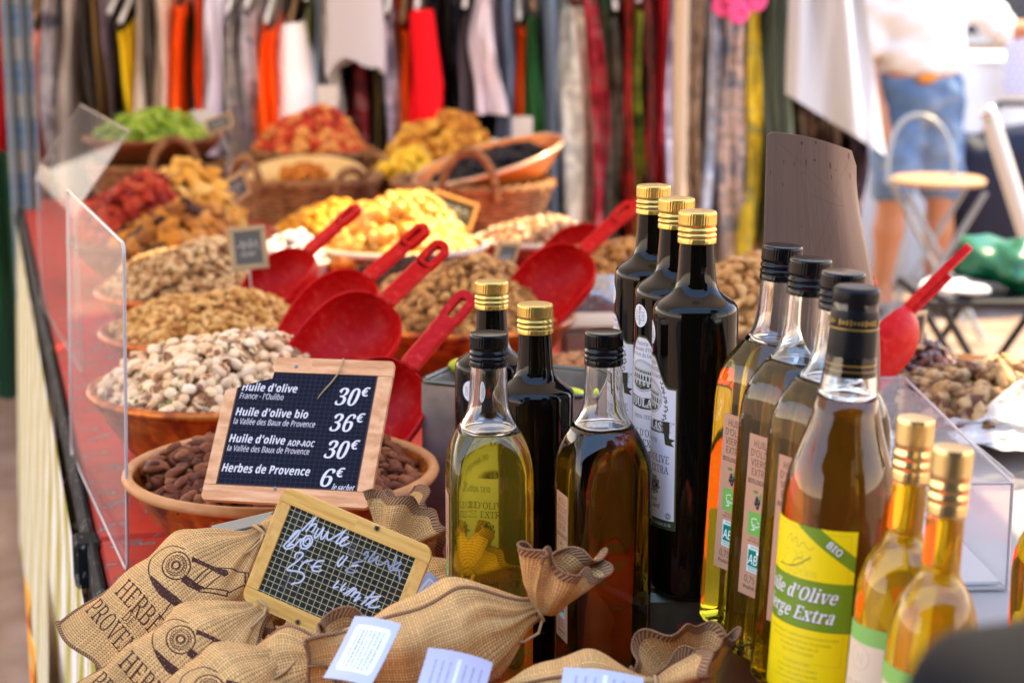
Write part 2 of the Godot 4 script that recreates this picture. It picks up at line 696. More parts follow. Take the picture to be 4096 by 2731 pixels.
# ---------------------------------------------------------------- clothes
var cloth_im := {}
func cloth(kind: String, c: Color, c2 := Color.BLACK, c3 := Color.BLACK) -> StandardMaterial3D:
	var key := "cloth_%s_%s" % [kind, c.to_html()]
	if mat_of.has(key):
		return mat_of[key]
	var m := M(key, c, 0.9)
	if kind == "floral":
		m.albedo_color = Color.WHITE
		tri(m, noise_tex(key, c.to_rgba32() % 997, 0.03, [[0.0, c2.r, c2.g, c2.b], [0.38, c2.r, c2.g, c2.b], [0.44, c.r, c.g, c.b], [0.62, c.r, c.g, c.b], [0.68, c3.r, c3.g, c3.b], [1.0, c3.r, c3.g, c3.b]], 128), 2.4)
	m.backlight_enabled = true
	m.backlight = Color(0.25, 0.25, 0.25)
	return m

func hanger(o: Node3D, y: float) -> void:
	var g := Geo.new()
	g.tube([Vector3(0, y - 0.03, -0.2), Vector3(0, y + 0.05, 0), Vector3(0, y - 0.03, 0.2)], 0.008, 6)
	g.tube([Vector3(0, y + 0.05, 0), Vector3(0, y + 0.10, 0.0), Vector3(0, y + 0.125, 0.02), Vector3(0, y + 0.10, 0.04)], 0.003, 6)
	if rng.randf() < 0.6:
		part("hanger", g, M("white_hanger", Color(0.8, 0.8, 0.78), 0.4), o)
	else:
		part("hanger", g, M("wood_hanger", Color(0.34, 0.2, 0.1), 0.5), o)

# a garment seen from its edge: a folded tube of cloth that widens from the shoulder down
func garment(called: String, label: String, cat: String, x: float, z: float, top: float, bottom: float, w: float, mat: Material, o := {}) -> void:
	var t := thing(called, label, cat, Vector3(x, 0, z), Basis(Vector3.UP, o.get("turn", 0.0)), "garments hanging on the rail")
	var ph := rng.randf() * TAU
	var k := rng.randi_range(3, 5)
	var drift: float = o.get("drift", rng.randf_range(-0.035, 0.035))
	var dep: float = o.get("depth", 0.22)
	var belly: float = o.get("belly", rng.randf_range(-0.15, 0.25))
	var g := Geo.new()
	g.sheet(28, 20, func(a, b):
		var s: float = 1.0 - b
		var th: float = -TAU * a
		var grow: float = 0.62 + 0.38 * smoothstep(0.0, 0.5, s) + belly * sin(PI * clampf(s * 1.4, 0, 1))
		var fold: float = 1.0 + 0.26 * s * sin(k * th + ph + 3.0 * s) + 0.13 * sin(9.0 * th + ph + 5.0 * s) + 0.05 * sin(13.0 * s + ph)
		var y: float = lerpf(bottom, top, b) - (0.06 * absf(sin(th)) * smoothstep(0.85, 1.0, b))
		return Vector3(drift * s + cos(th) * w * 0.5 * grow * fold + 0.008 * sin(7.0 * s + ph), y, sin(th) * dep * (0.8 + 0.2 * s) * fold))
	part("fabric", g, mat, t)
	if o.has("sleeve"):
		var sl := Geo.new()
		var ln: float = o.sleeve
		sl.tube([Vector3(0.01, top - 0.04, 0.18), Vector3(0.03, top - 0.04 - ln * 0.5, 0.2), Vector3(0.02 + drift, top - 0.04 - ln, 0.2)], [0.035, w * 0.55, w * 0.5], 12)
		part("sleeve", sl, mat, t)
	if o.has("tag"):
		var tg := Geo.new()
		tg.box(Vector3(0.01, o.tag, 0.25), Vector3(0.06, 0.11, 0.002))
		part("price_tag", tg, M("tag_card", Color(0.72, 0.66, 0.58)), t)
	hanger(t, top)

func clothes_stall() -> void:
	var rail := thing("clothes_rail", "metal clothes rail carrying the coloured garments", "clothes rail", Vector3(0, 0, -5.5))
	var g := Geo.new()
	g.tube([Vector3(-1.75, 1.455, 0), Vector3(0.9, 1.455, 0)], 0.012, 10)
	part("bar", g, M("chrome", Color(0.6, 0.6, 0.6), 0.25, 1.0), rail)
	for x in [-1.74, 0.89]:
		g = Geo.new()
		g.tube([Vector3(x, 0, 0), Vector3(x, 1.45, 0)], 0.014, 10)
		part("post", g, M("chrome"), rail)
	g = Geo.new()  # dark sheet placed to darken the gaps between garments
	g.sheet(60, 6, func(a, b): return Vector3(-2.4 + 3.3 * a, 0.0 + 2.2 * b, -6.35 + 0.05 * sin(a * 60.0)))
	single("gap_darkening_cloth", g, M("dark_backdrop", Color(0.07, 0.055, 0.05), 0.95), "dark cloth placed behind the rail to darken the gaps between garments", "curtain")
	var P := 778.0
	# [left, right, kind, colour, second, third, description, extra]
	var list := [
		[-25, 14, "plain", Color(0.42, 0.01, 0.015), 0, 0, "dark red dress at the far left end of the rail", {}],
		[58, 86, "plain", Color(0.60, 0.30, 0.30), 0, 0, "dusty pink dress left of the teal one", {}],
		[84, 97, "plain", Color(0.12, 0.28, 0.22), 0, 0, "narrow teal dress between two pink ones", {}],
		[94, 128, "plain", Color(0.65, 0.24, 0.18), 0, 0, "salmon pink dress beside the teal one", {}],
		[124, 166, "floral", Color(0.42, 0.40, 0.44), Color(0.16, 0.16, 0.22), Color(0.62, 0.58, 0.58), "grey and navy flowered blouse near the left end of the rail", {}],
		[165, 208, "plain", Color(0.30, 0.25, 0.21), 0, 0, "taupe dress left of the blackish brown one", {}],
		[206, 226, "plain", Color(0.05, 0.04, 0.035), 0, 0, "blackish brown trousers beside the taupe dress", {}],
		[228, 250, "plain", Color(0.28, 0.17, 0.06), 0, 0, "ochre brown dress in the dark part of the rail", {}],
		[246, 270, "plain", Color(0.20, 0.15, 0.19), 0, 0, "dull mauve dress beside the ochre brown one", {}],
		[268, 286, "plain", Color(0.02, 0.018, 0.016), 0, 0, "black dress left of the mustard one", {}],
		[286, 326, "plain", Color(0.62, 0.42, 0.01), 0, 0, "mustard yellow dress above the green candied fruit", {}],
		[322, 362, "plain", Color(0.72, 0.62, 0.54), 0, 0, "cream dress right of the mustard one", {}],
		[360, 372, "plain", Color(0.16, 0.14, 0.13), 0, 0, "dark grey strip of a skirt between cream and beige dresses", {}],
		[370, 408, "plain", Color(0.58, 0.46, 0.36), 0, 0, "beige linen dress left of an orange one", {}],
		[406, 446, "plain", Color(0.86, 0.11, 0.008), 0, 0, "orange dress right behind the green candied fruit bowl", {}],
		[442, 458, "plain", Color(0.02, 0.06, 0.03), 0, 0, "dark green dress beside an orange one", {}],
		[455, 474, "plain", Color(0.52, 0.42, 0.34), 0, 0, "narrow beige dress between two orange ones", {}],
		[470, 494, "plain", Color(0.82, 0.10, 0.01), 0, 0, "orange top with a pale tag on its front", {"tag": 0.98}],
		[490, 524, "plain", Color(0.58, 0.53, 0.60), 0, 0, "pale lilac shirt left of a beige dress", {}],
		[522, 562, "floral", Color(0.52, 0.47, 0.42), Color(0.3, 0.3, 0.34), Color(0.6, 0.56, 0.5), "beige and grey printed dress in the left half of the rail", {}],
		[558, 610, "floral", Color(0.50, 0.46, 0.50), Color(0.25, 0.24, 0.3), Color(0.66, 0.62, 0.62), "grey and lilac printed blouse left of the bright orange dress", {}],
		[606, 652, "plain", Color(0.90, 0.10, 0.006), 0, 0, "bright orange dress beside the white shirt", {"belly": 0.2}],
		[648, 712, "plain", Color(0.80, 0.78, 0.82), 0, 0, "white shirt with a long loose sleeve", {"belly": 0.3, "sleeve": 0.45, "bottom": 0.74}],
		[708, 726, "plain", Color(0.18, 0.18, 0.05), 0, 0, "thin olive garment behind the white shirt", {}],
		[722, 746, "plain", Color(0.27, 0.34, 0.42), 0, 0, "blue grey dress between white and grey garments", {}],
		[744, 776, "plain", Color(0.46, 0.43, 0.40), 0, 0, "light grey knit with a pale label", {"tag": 1.05}],
		[772, 812, "plain", Color(0.015, 0.012, 0.012), 0, 0, "black dress under the pale grey blouse", {}],
		[806, 852, "floral", Color(0.22, 0.015, 0.02), Color(0.1, 0.01, 0.012), Color(0.4, 0.18, 0.18), "dark red flowered dress under the pale grey blouse", {}],
		[850, 884, "plain", Color(0.08, 0.06, 0.02), 0, 0, "brown olive dress behind the dried strawberries", {}],
		[882, 918, "floral", Color(0.46, 0.44, 0.52), Color(0.15, 0.16, 0.24), Color(0.6, 0.56, 0.6), "lilac and navy flowered dress left of an orange one", {}],
		[912, 950, "plain", Color(0.85, 0.12, 0.01), 0, 0, "orange dress touching the red blouse", {}],
		[944, 988, "plain", Color(0.62, 0.005, 0.01), 0, 0, "red blouse with a hanging sleeve", {"sleeve": 0.42, "bottom": 0.70}],
		[982, 1026, "plain", Color(0.006, 0.006, 0.008), 0, 0, "black dress right of the red blouse", {}],
		[1022, 1064, "floral", Color(0.012, 0.012, 0.02), Color(0.01, 0.01, 0.012), Color(0.07, 0.07, 0.10), "navy dotted dress beside the black one", {}],
		[1056, 1086, "plain", Color(0.13, 0.11, 0.13), 0, 0, "dark grey dress left of the lavender blouse", {}],
		[1080, 1148, "plain", Color(0.62, 0.56, 0.64), 0, 0, "pale lavender blouse with a paper tag", {"tag": 0.90, "bottom": 1.02}],
		[1140, 1178, "plain", Color(0.10, 0.13, 0.19), 0, 0, "slate blue dress right of the lavender blouse", {}],
		[1174, 1208, "plain", Color(0.75, 0.08, 0.006), 0, 0, "deep orange dress next to the green one", {"tag": 0.96}],
		[1202, 1244, "plain", Color(0.03, 0.15, 0.05), 0, 0, "green dress next to the deep orange one", {}],
		[1238, 1284, "plain", Color(0.14, 0.19, 0.26), 0, 0, "slate blue dress left of the long off-white one", {}],
		[1278, 1366, "floral", Color(0.70, 0.68, 0.60), Color(0.72, 0.70, 0.63), Color(0.56, 0.58, 0.5), "long off-white dress swelling over the copper bowl's rim", {"belly": 0.3, "depth": 0.26}],
		[1340, 1372, "floral", Color(0.42, 0.03, 0.05), Color(0.3, 0.02, 0.03), Color(0.5, 0.22, 0.2), "crimson flowered dress right of the off-white one", {}],
		[1366, 1394, "floral", Color(0.06, 0.14, 0.08), Color(0.22, 0.22, 0.17), Color(0.03, 0.2, 0.06), "grey green flowered dress beside the crimson one", {}],
		[1390, 1422, "floral", Color(0.14, 0.13, 0.10), Color(0.06, 0.06, 0.05), Color(0.3, 0.3, 0.24), "dark brown green printed dress left of the coral one", {}],
		[1418, 1444, "floral", Color(0.50, 0.04, 0.04), Color(0.56, 0.05, 0.05), Color(0.18, 0.05, 0.04), "coral red dress left of the lime one", {}],
		[1440, 1478, "floral", Color(0.34, 0.42, 0.06), Color(0.06, 0.14, 0.03), Color(0.4, 0.46, 0.1), "lime green dress with dark green print", {}],
		[1474, 1500, "floral", Color(0.12, 0.03, 0.03), Color(0.03, 0.03, 0.02), Color(0.3, 0.04, 0.04), "dark red and black printed dress right of the lime one", {}],
		[1496, 1524, "plain", Color(0.42, 0.015, 0.025), 0, 0, "plain crimson dress left of the lavender printed one", {}],
		[1514, 1548, "floral", Color(0.56, 0.53, 0.64), Color(0.34, 0.34, 0.5), Color(0.64, 0.6, 0.68), "lavender printed dress left of the pale pole", {}],
		[1578, 1622, "floral", Color(0.46, 0.34, 0.22), Color(0.3, 0.22, 0.14), Color(0.5, 0.38, 0.26), "tan dress right of the pale pole", {}],
		[1616, 1656, "floral", Color(0.52, 0.58, 0.70), Color(0.4, 0.46, 0.6), Color(0.6, 0.62, 0.68), "pale blue dress under the pink cloth flowers", {}],
		[1652, 1706, "floral", Color(0.60, 0.48, 0.42), Color(0.5, 0.4, 0.36), Color(0.16, 0.24, 0.36), "beige dress with blue flowers at its hem", {}],
		[1702, 1748, "floral", Color(0.70, 0.52, 0.04), Color(0.72, 0.54, 0.05), Color(0.3, 0.36, 0.2), "yellow flowered dress left of the dark green one", {}],
		[1742, 1800, "plain", Color(0.07, 0.09, 0.075), 0, 0, "dark grey green dress at the right end of the rail", {"bottom": 0.62}],
	]
	for e in list:
		var x: float = ((e[0] + e[1]) * 0.5 - 1176.0) / P
		var w: float = (e[1] - e[0]) / P * rng.randf_range(1.1, 1.4)
		var lift := 1.5
		var mat := cloth(e[2], (e[3] as Color) * lift, e[4] if e[4] is Color else Color.BLACK, e[5] if e[5] is Color else Color.BLACK)
		var o: Dictionary = e[7]
		var lab: String = e[6]
		var kind := "dress"
		for q in ["blouse", "shirt", "top", "trousers", "knit", "skirt"]:
			if q in lab.split(" the ")[0].split(" left ")[0].split(" beside ")[0].split(" under ")[0]:
				kind = q
				break
		garment(kind, lab, kind, x, -5.5 + rng.randf_range(-0.05, 0.05), (1.44 if rng.randf() < 0.5 else 1.335 + rng.randf_range(-0.03, 0.05)), o.get("bottom", 0.56 + rng.randf_range(-0.05, 0.05)), w, mat, o)
	# a second row behind, showing in the gaps
	var pale := [[Color(0.74, 0.72, 0.70), "white dress in the back row of the clothes stall"], [Color(0.30, 0.40, 0.56), "light blue dress in the back row of the clothes stall"], [Color(0.62, 0.52, 0.42), "beige dress in the back row of the clothes stall"], [Color(0.05, 0.03, 0.04), "dark plum dress in the back row of the clothes stall"], [Color(0.55, 0.50, 0.60), "lilac dress in the back row of the clothes stall"], [Color(0.62, 0.06, 0.01), "orange red dress in the back row of the clothes stall"], [Color(0.03, 0.10, 0.06), "dark green dress in the back row of the clothes stall"], [Color(0.66, 0.58, 0.52), "cream dress in the back row of the clothes stall"], [Color(0.02, 0.03, 0.06), "navy dress in the back row of the clothes stall"]]
	for i in 34:
		var e = pale[(i * 5 + i / 9) % 9]
		garment("dress", e[1], "dress", -1.62 + i * 0.075 + rng.randf_range(-0.02, 0.02), -5.68 + rng.randf_range(-0.03, 0.03), 1.42 + rng.randf_range(-0.05, 0.04), 0.5, rng.randf_range(0.05, 0.08), cloth("plain", e[0]))
	# the pale blouse hung facing us over the black and red dresses
	var bl := thing("blouse", "pale grey blouse hung facing forward over dark dresses", "blouse", Vector3(-0.445, 0, -5.24))
	g = Geo.new()
	g.sheet(24, 14, func(a, b):
		var th: float = -TAU * a
		var s: float = 1.0 - b
		var w: float = 0.075 + 0.01 * s
		return Vector3(cos(th) * w * (1.0 + 0.05 * sin(5.0 * th + 3.0 * s)), 1.155 + 0.26 * b - 0.02 * cos(th * 2.0) * s + 0.012 * sin(4.0 * th) * s, sin(th) * 0.03))
	part("fabric", g, cloth("plain", Color(0.60, 0.56, 0.57)), bl)
	hanger(bl, 1.41)
	# checked cloth hanging at the left
	var im := canvas(128, 512, L(0.16, 0.24, 0.32))
	for i in 8:
		im.fill_rect(Rect2i(0, i * 64, 128, 26), L(0.32, 0.33, 0.32))
		im.fill_rect(Rect2i(0, i * 64 + 40, 128, 4), L(0.08, 0.16, 0.36))
	for i in 2:
		im.fill_rect(Rect2i(i * 64 + 10, 0, 18, 512), L(0.26, 0.32, 0.36))
	g = Geo.new()
	g.sheet(14, 24, func(a, b): return Vector3(-0.04 + 0.08 * a, 0.24 + 1.16 * b, 0.018 * sin(a * 14.0 + b)))
	single("checked_cloth", g, printed("checked_cloth", im, 0.9), "blue and grey checked cloth hanging at the far left", "cloth", Transform3D(Basis(), Vector3(-1.265, 0, -4.75)))
	g = Geo.new()
	g.sheet(10, 16, func(a, b): return Vector3(-0.06 + 0.12 * a, 0.2 + 0.72 * b, 0.02 * sin(a * 16.0 + b)))
	single("green_cloth", g, cloth("plain", Color(0.01, 0.06, 0.03)), "dark green cloth half hidden behind the checked cloth", "cloth", Transform3D(Basis(), Vector3(-1.47, 0, -5.2)))
	# pink cloth flowers pinned near the pole
	var fl := thing("cloth_flower", "bunch of pink cloth flowers hanging above the pale blue dress", "cloth flower", Vector3(0.63, 1.335, -5.15))
	for i in 5:
		var c := Vector3([-0.045, -0.005, 0.045, -0.02, 0.035][i], [-0.002, -0.022, 0.012, 0.03, 0.035][i], 0.02 * (i % 2))
		g = Geo.new()
		for k in 7:
			var a := TAU * k / 7.0
			g.ball(c + Vector3(cos(a) * 0.017, sin(a) * 0.017 - 0.004, 0.006 * (k % 2)), Vector3(0.016, 0.020, 0.007), 8, 5, Basis(Vector3.FORWARD, -a))
		part("petals", g, M("pink_cloth", Color(0.80, 0.10, 0.28), 0.9), fl)
	g = Geo.new()
	for k in 6:
		g.ball(Vector3(-0.07 + 0.025 * k, 0.04 - 0.008 * (k % 3), -0.015), Vector3(0.012, 0.022, 0.004), 6, 4, Basis(Vector3.FORWARD, k * 1.1))
	part("leaves", g, M("leaf_cloth", Color(0.04, 0.10, 0.04), 0.9), fl)

# ---------------------------------------------------------------- the sunny side
# signed-distance figure: bones are [a, b, ra, rb]; meshed as surface nets
func nets(bones: Array, cell: float, k := 0.03, wrinkle := 0.0) -> Geo:
	var field := {}
	for bo in bones:
		var a: Vector3 = bo[0]
		var b: Vector3 = bo[1]
		var r: float = maxf(bo[2], bo[3]) + cell * 2.5 + k
		var lo := Vector3i(((a.min(b) - Vector3.ONE * r) / cell).floor())
		var hi := Vector3i(((a.max(b) + Vector3.ONE * r) / cell).ceil())
		var ab := b - a
		var l2 := maxf(ab.length_squared(), 1e-9)
		for x in range(lo.x, hi.x + 1):
			for y in range(lo.y, hi.y + 1):
				for z in range(lo.z, hi.z + 1):
					var p := Vector3(x, y, z) * cell
					var t := clampf((p - a).dot(ab) / l2, 0, 1)
					var d := p.distance_to(a + ab * t) - lerpf(bo[2], bo[3], t) + wrinkle * (sin(p.x * 31.0 + p.y * 47.0 + 2.0 * sin(p.z * 20.0)) + 0.6 * sin(p.y * 83.0 - p.x * 39.0))
					if d > r:
						continue
					var key := Vector3i(x, y, z)
					if field.has(key):
						var e: float = field[key]
						var h := maxf(k - absf(d - e), 0.0) / k
						field[key] = minf(d, e) - h * h * k * 0.25
					else:
						field[key] = d
	var g := Geo.new()
	var at := {}
	var offs := []
	for i in 8:
		offs.append(Vector3i(i & 1, (i >> 1) & 1, (i >> 2) & 1))
	for key: Vector3i in field:
		var vals := []
		var neg := 0
		for o in offs:
			var d: float = field.get(key + o, 1.0)
			vals.append(d)
			if d < 0:
				neg += 1
		if neg == 0 or neg == 8:
			continue
		var s := Vector3.ZERO
		var n := 0
		for i in 8:
			for ax in 3:
				if not (i >> ax) & 1:
					var j := i | (1 << ax)
					if (vals[i] < 0) != (vals[j] < 0):
						s += Vector3(offs[i]).lerp(Vector3(offs[j]), vals[i] / (vals[i] - vals[j]))
						n += 1
		at[key] = g.vert((Vector3(key) + s / n) * cell)
	for key: Vector3i in field:
		var d0: float = field[key]
		for ax in 3:
			var e := Vector3i.ZERO
			e[ax] = 1
			var d1: float = field.get(key + e, 1.0)
			if (d0 < 0) == (d1 < 0):
				continue
			var u := Vector3i.ZERO
			var w := Vector3i.ZERO
			u[(ax + 1) % 3] = 1
			w[(ax + 2) % 3] = 1
			var q := [key - u - w, key - w, key, key - u]
			if not (at.has(q[0]) and at.has(q[1]) and at.has(q[2]) and at.has(q[3])):
				continue
			if d0 < 0:
				g.idx.append_array([at[q[0]], at[q[2]], at[q[1]], at[q[0]], at[q[3]], at[q[2]]])
			else:
				g.idx.append_array([at[q[0]], at[q[1]], at[q[2]], at[q[0]], at[q[2]], at[q[3]]])
	return g

func far_right() -> void:
	var white := M("white_cotton", Color(0.78, 0.78, 0.78), 0.9)
	# draped sheet with a slanting hem
	var g := Geo.new()
	g.sheet(26, 20, func(a, b):
		var bottom := lerpf(1.08, 0.90, a)
		var x := lerpf(0.78, lerpf(1.08, 0.97, b), a)
		return Vector3(x, lerpf(bottom, 1.5, b), -5.25 + 0.025 * sin(a * 11.0 + b) + 0.012 * sin(a * 23.0 - b * 4.0)))
	single("white_sheet", g, M("grey_white_cotton", Color(0.56, 0.56, 0.57), 0.9), "white sheet with a slanting hem hanging right of the clothes rail", "sheet")
	for i in 3:
		garment("skirt", ["dark brown printed skirt under the white sheet's slanting hem", "brown and cream printed skirt under the white sheet", "dark purple skirt behind the white sheet"][i], "skirt", 0.86 + 0.075 * i, -5.55, 1.3, 0.62 + 0.05 * i, 0.09, cloth("floral", [Color(0.10, 0.06, 0.045), Color(0.22, 0.15, 0.12), Color(0.06, 0.03, 0.06)][i], Color(0.035, 0.022, 0.018), Color(0.32, 0.24, 0.2)), {})
	# stall under white cloths, in the sun
	var st := thing("market_stall", "stall hung with white cloths in full sun behind the person", "stall", Vector3(2.1, 0, -8.5))
	g = Geo.new()
	g.sheet(70, 8, func(a, b): return Vector3(-1.25 + 2.6 * a, 1.02 * b, 0.03 * sin(a * 70.0) * (1.0 - 0.7 * b)))
	part("cloth", g, white, st)
	g = Geo.new()
	g.box(Vector3(0.05, 1.03, -0.5), Vector3(2.62, 0.02, 1.02), 0.004)
	part("table_top", g, white, st)
	var im := canvas(256, 64, L(0.66, 0.64, 0.70))
	for i in 40:
		for j in 8:
			im.fill_rect(Rect2i(i * 7 + (3 if j % 2 else 0), j * 8 + 2, 4, 3), L(0.28, 0.24, 0.44))
	g = Geo.new()
	g.sheet(24, 4, func(a, b): return Vector3(0.15 + 1.2 * a, 0.88 + 0.26 * b, 0.06 + 0.01 * sin(a * 30.0)))
	part("patterned_cloth", g, printed("dotted_cloth", im, 0.9), st)
	g = Geo.new()
	g.sheet(20, 6, func(a, b): return Vector3(-1.25 + 0.8 * a, 0.9 + 0.75 * b, -0.9 + 0.03 * sin(a * 20.0)))
	part("hung_sheet", g, white, st)
	person_standing()
	# folding stool with a wooden seat
	var s := thing("folding_stool", "folding stool with round pale wooden seat and bent steel back", "stool", Vector3(1.67, 0, -7.15))
	g = Geo.new()
	g.lathe([Vector2(0, 0.612), Vector2(0.17, 0.612), Vector2(0.184, 0.620), Vector2(0.184, 0.632), Vector2(0.172, 0.64), Vector2(0, 0.64)], 32)
	part("seat", g, M("pale_wood", Color(0.46, 0.28, 0.15), 0.5), s)
	var steel := M("painted_steel", Color(0.30, 0.31, 0.31), 0.4, 0.4)
	for q in [[-0.15, 0.17, 0.14], [-0.15, 0.17, -0.14]]:
		for f in [1.0, -1.0]:
			g = Geo.new()
			g.tube([Vector3(-0.17 * f, 0.02, q[2]), Vector3(0.15 * f, 0.6, q[2] + 0.012 * f)], 0.0115, 8)
			part("leg", g, steel, s)
	g = Geo.new()
	var arc := []
	for i in 17:
		var a := PI * i / 16.0
		arc.append(Vector3(-0.08 - 0.13 * cos(a), 0.62 + 0.26 * sin(a) ** 0.7, 0.05 - 0.08 * sin(a)))
	g.tube(arc, 0.0095, 8)
	part("backrest", g, steel, s)
	# leaning pole
	var lp := thing("leaning_pole", "pale grey pole with a chrome knob leaning beside the dark bag", "pole", Vector3(2.02, 0.0, -6.45))
	g = Geo.new()
	g.tube([Vector3(0, 0, 0), Vector3(-0.345, 0.92, 0.02)], 0.031, 16)
	part("shaft", g, M("grey_paint", Color(0.58, 0.55, 0.5), 0.4), lp)
	g = Geo.new()
	g.ball(Vector3(-0.35, 0.94, 0.02), Vector3(0.03, 0.03, 0.03), 14, 10)
	part("knob", g, M("chrome"), lp)
	# dark bag on the ground
	g = Geo.new()
	g.ball(Vector3(0, 0.38, 0), Vector3(0.32, 0.40, 0.22), 24, 18, Basis(), func(p): return Vector3(signf(p.x) * absf(p.x) ** 0.55, signf(p.y) * absf(p.y) ** 0.5 * (1.0 + 0.07 * sin(p.x * 7.0)), signf(p.z) * absf(p.z) ** 0.6 * (1.0 + 0.05 * sin(p.y * 13.0))))
	var bag := thing("travel_bag", "big dark navy bag standing behind the leaning pole", "bag", Vector3(2.16, 0, -7.9))
	part("body", g, M("navy_nylon", Color(0.018, 0.018, 0.03), 0.55), bag)
	g = Geo.new()
	g.tube([Vector3(-0.14, 0.74, 0.05), Vector3(-0.08, 0.88, 0.05), Vector3(0.08, 0.88, 0.05), Vector3(0.14, 0.74, 0.05)], 0.014, 8)
	part("handle", g, M("navy_nylon"), bag)
	# black folding table with a green bag
	var ft := thing("folding_table", "small folding table with crossed black legs beyond the nut trays", "table", Vector3(1.04, 0, -4.15))
	var bl := M("black_steel", Color(0.012, 0.012, 0.014), 0.4)
	g = Geo.new()
	g.box(Vector3(0.09, 0.695, 0.0), Vector3(0.42, 0.02, 0.34), 0.004)
	part("table_top", g, bl, ft)
	for z in [0.13, -0.13]:
		g = Geo.new()
		g.tube([Vector3(-0.09 + 0.06 * z, 0.69, z), Vector3(0.33, 0.0, z + 0.01)], 0.0095, 8)
		part("leg", g, bl, ft)
		g = Geo.new()
		g.tube([Vector3(0.10 + 0.3 * z, 0.69, z - 0.02), Vector3(-0.30, 0.0, z - 0.01)], 0.0095, 8)
		part("leg", g, bl, ft)
	g = Geo.new()
	g.ball(Vector3.ZERO, Vector3(0.13, 0.055, 0.11), 26, 18, Basis(), func(p): return p * (1.0 + 0.16 * sin(p.x * 6.0 + p.z * 3.0) + 0.10 * sin(p.z * 11.0 + p.y * 5.0) + 0.06 * sin(p.x * 17.0 + 2.0)))
	var green := M("green_plastic", Color(0.0, 0.10, 0.04), 0.35)
	single("green_bag", g, green, "crumpled green plastic bag on the black folding table", "bag", Transform3D(Basis(Vector3.FORWARD, 0.12), Vector3(1.15, 0.765, -4.13)))
	g = Geo.new()
	g.ball(Vector3.ZERO, Vector3(0.075, 0.018, 0.07), 20, 12, Basis(), func(p): return p * (1.0 + 0.2 * sin(p.x * 7.0 + p.z * 5.0) + 0.12 * sin(p.z * 13.0)))
	single("white_bag", g, M("white_plastic", Color(0.75, 0.75, 0.76), 0.3), "flat white plastic bag beside the green bag on the folding table", "bag", Transform3D(Basis(), Vector3(0.985, 0.722, -4.05)))

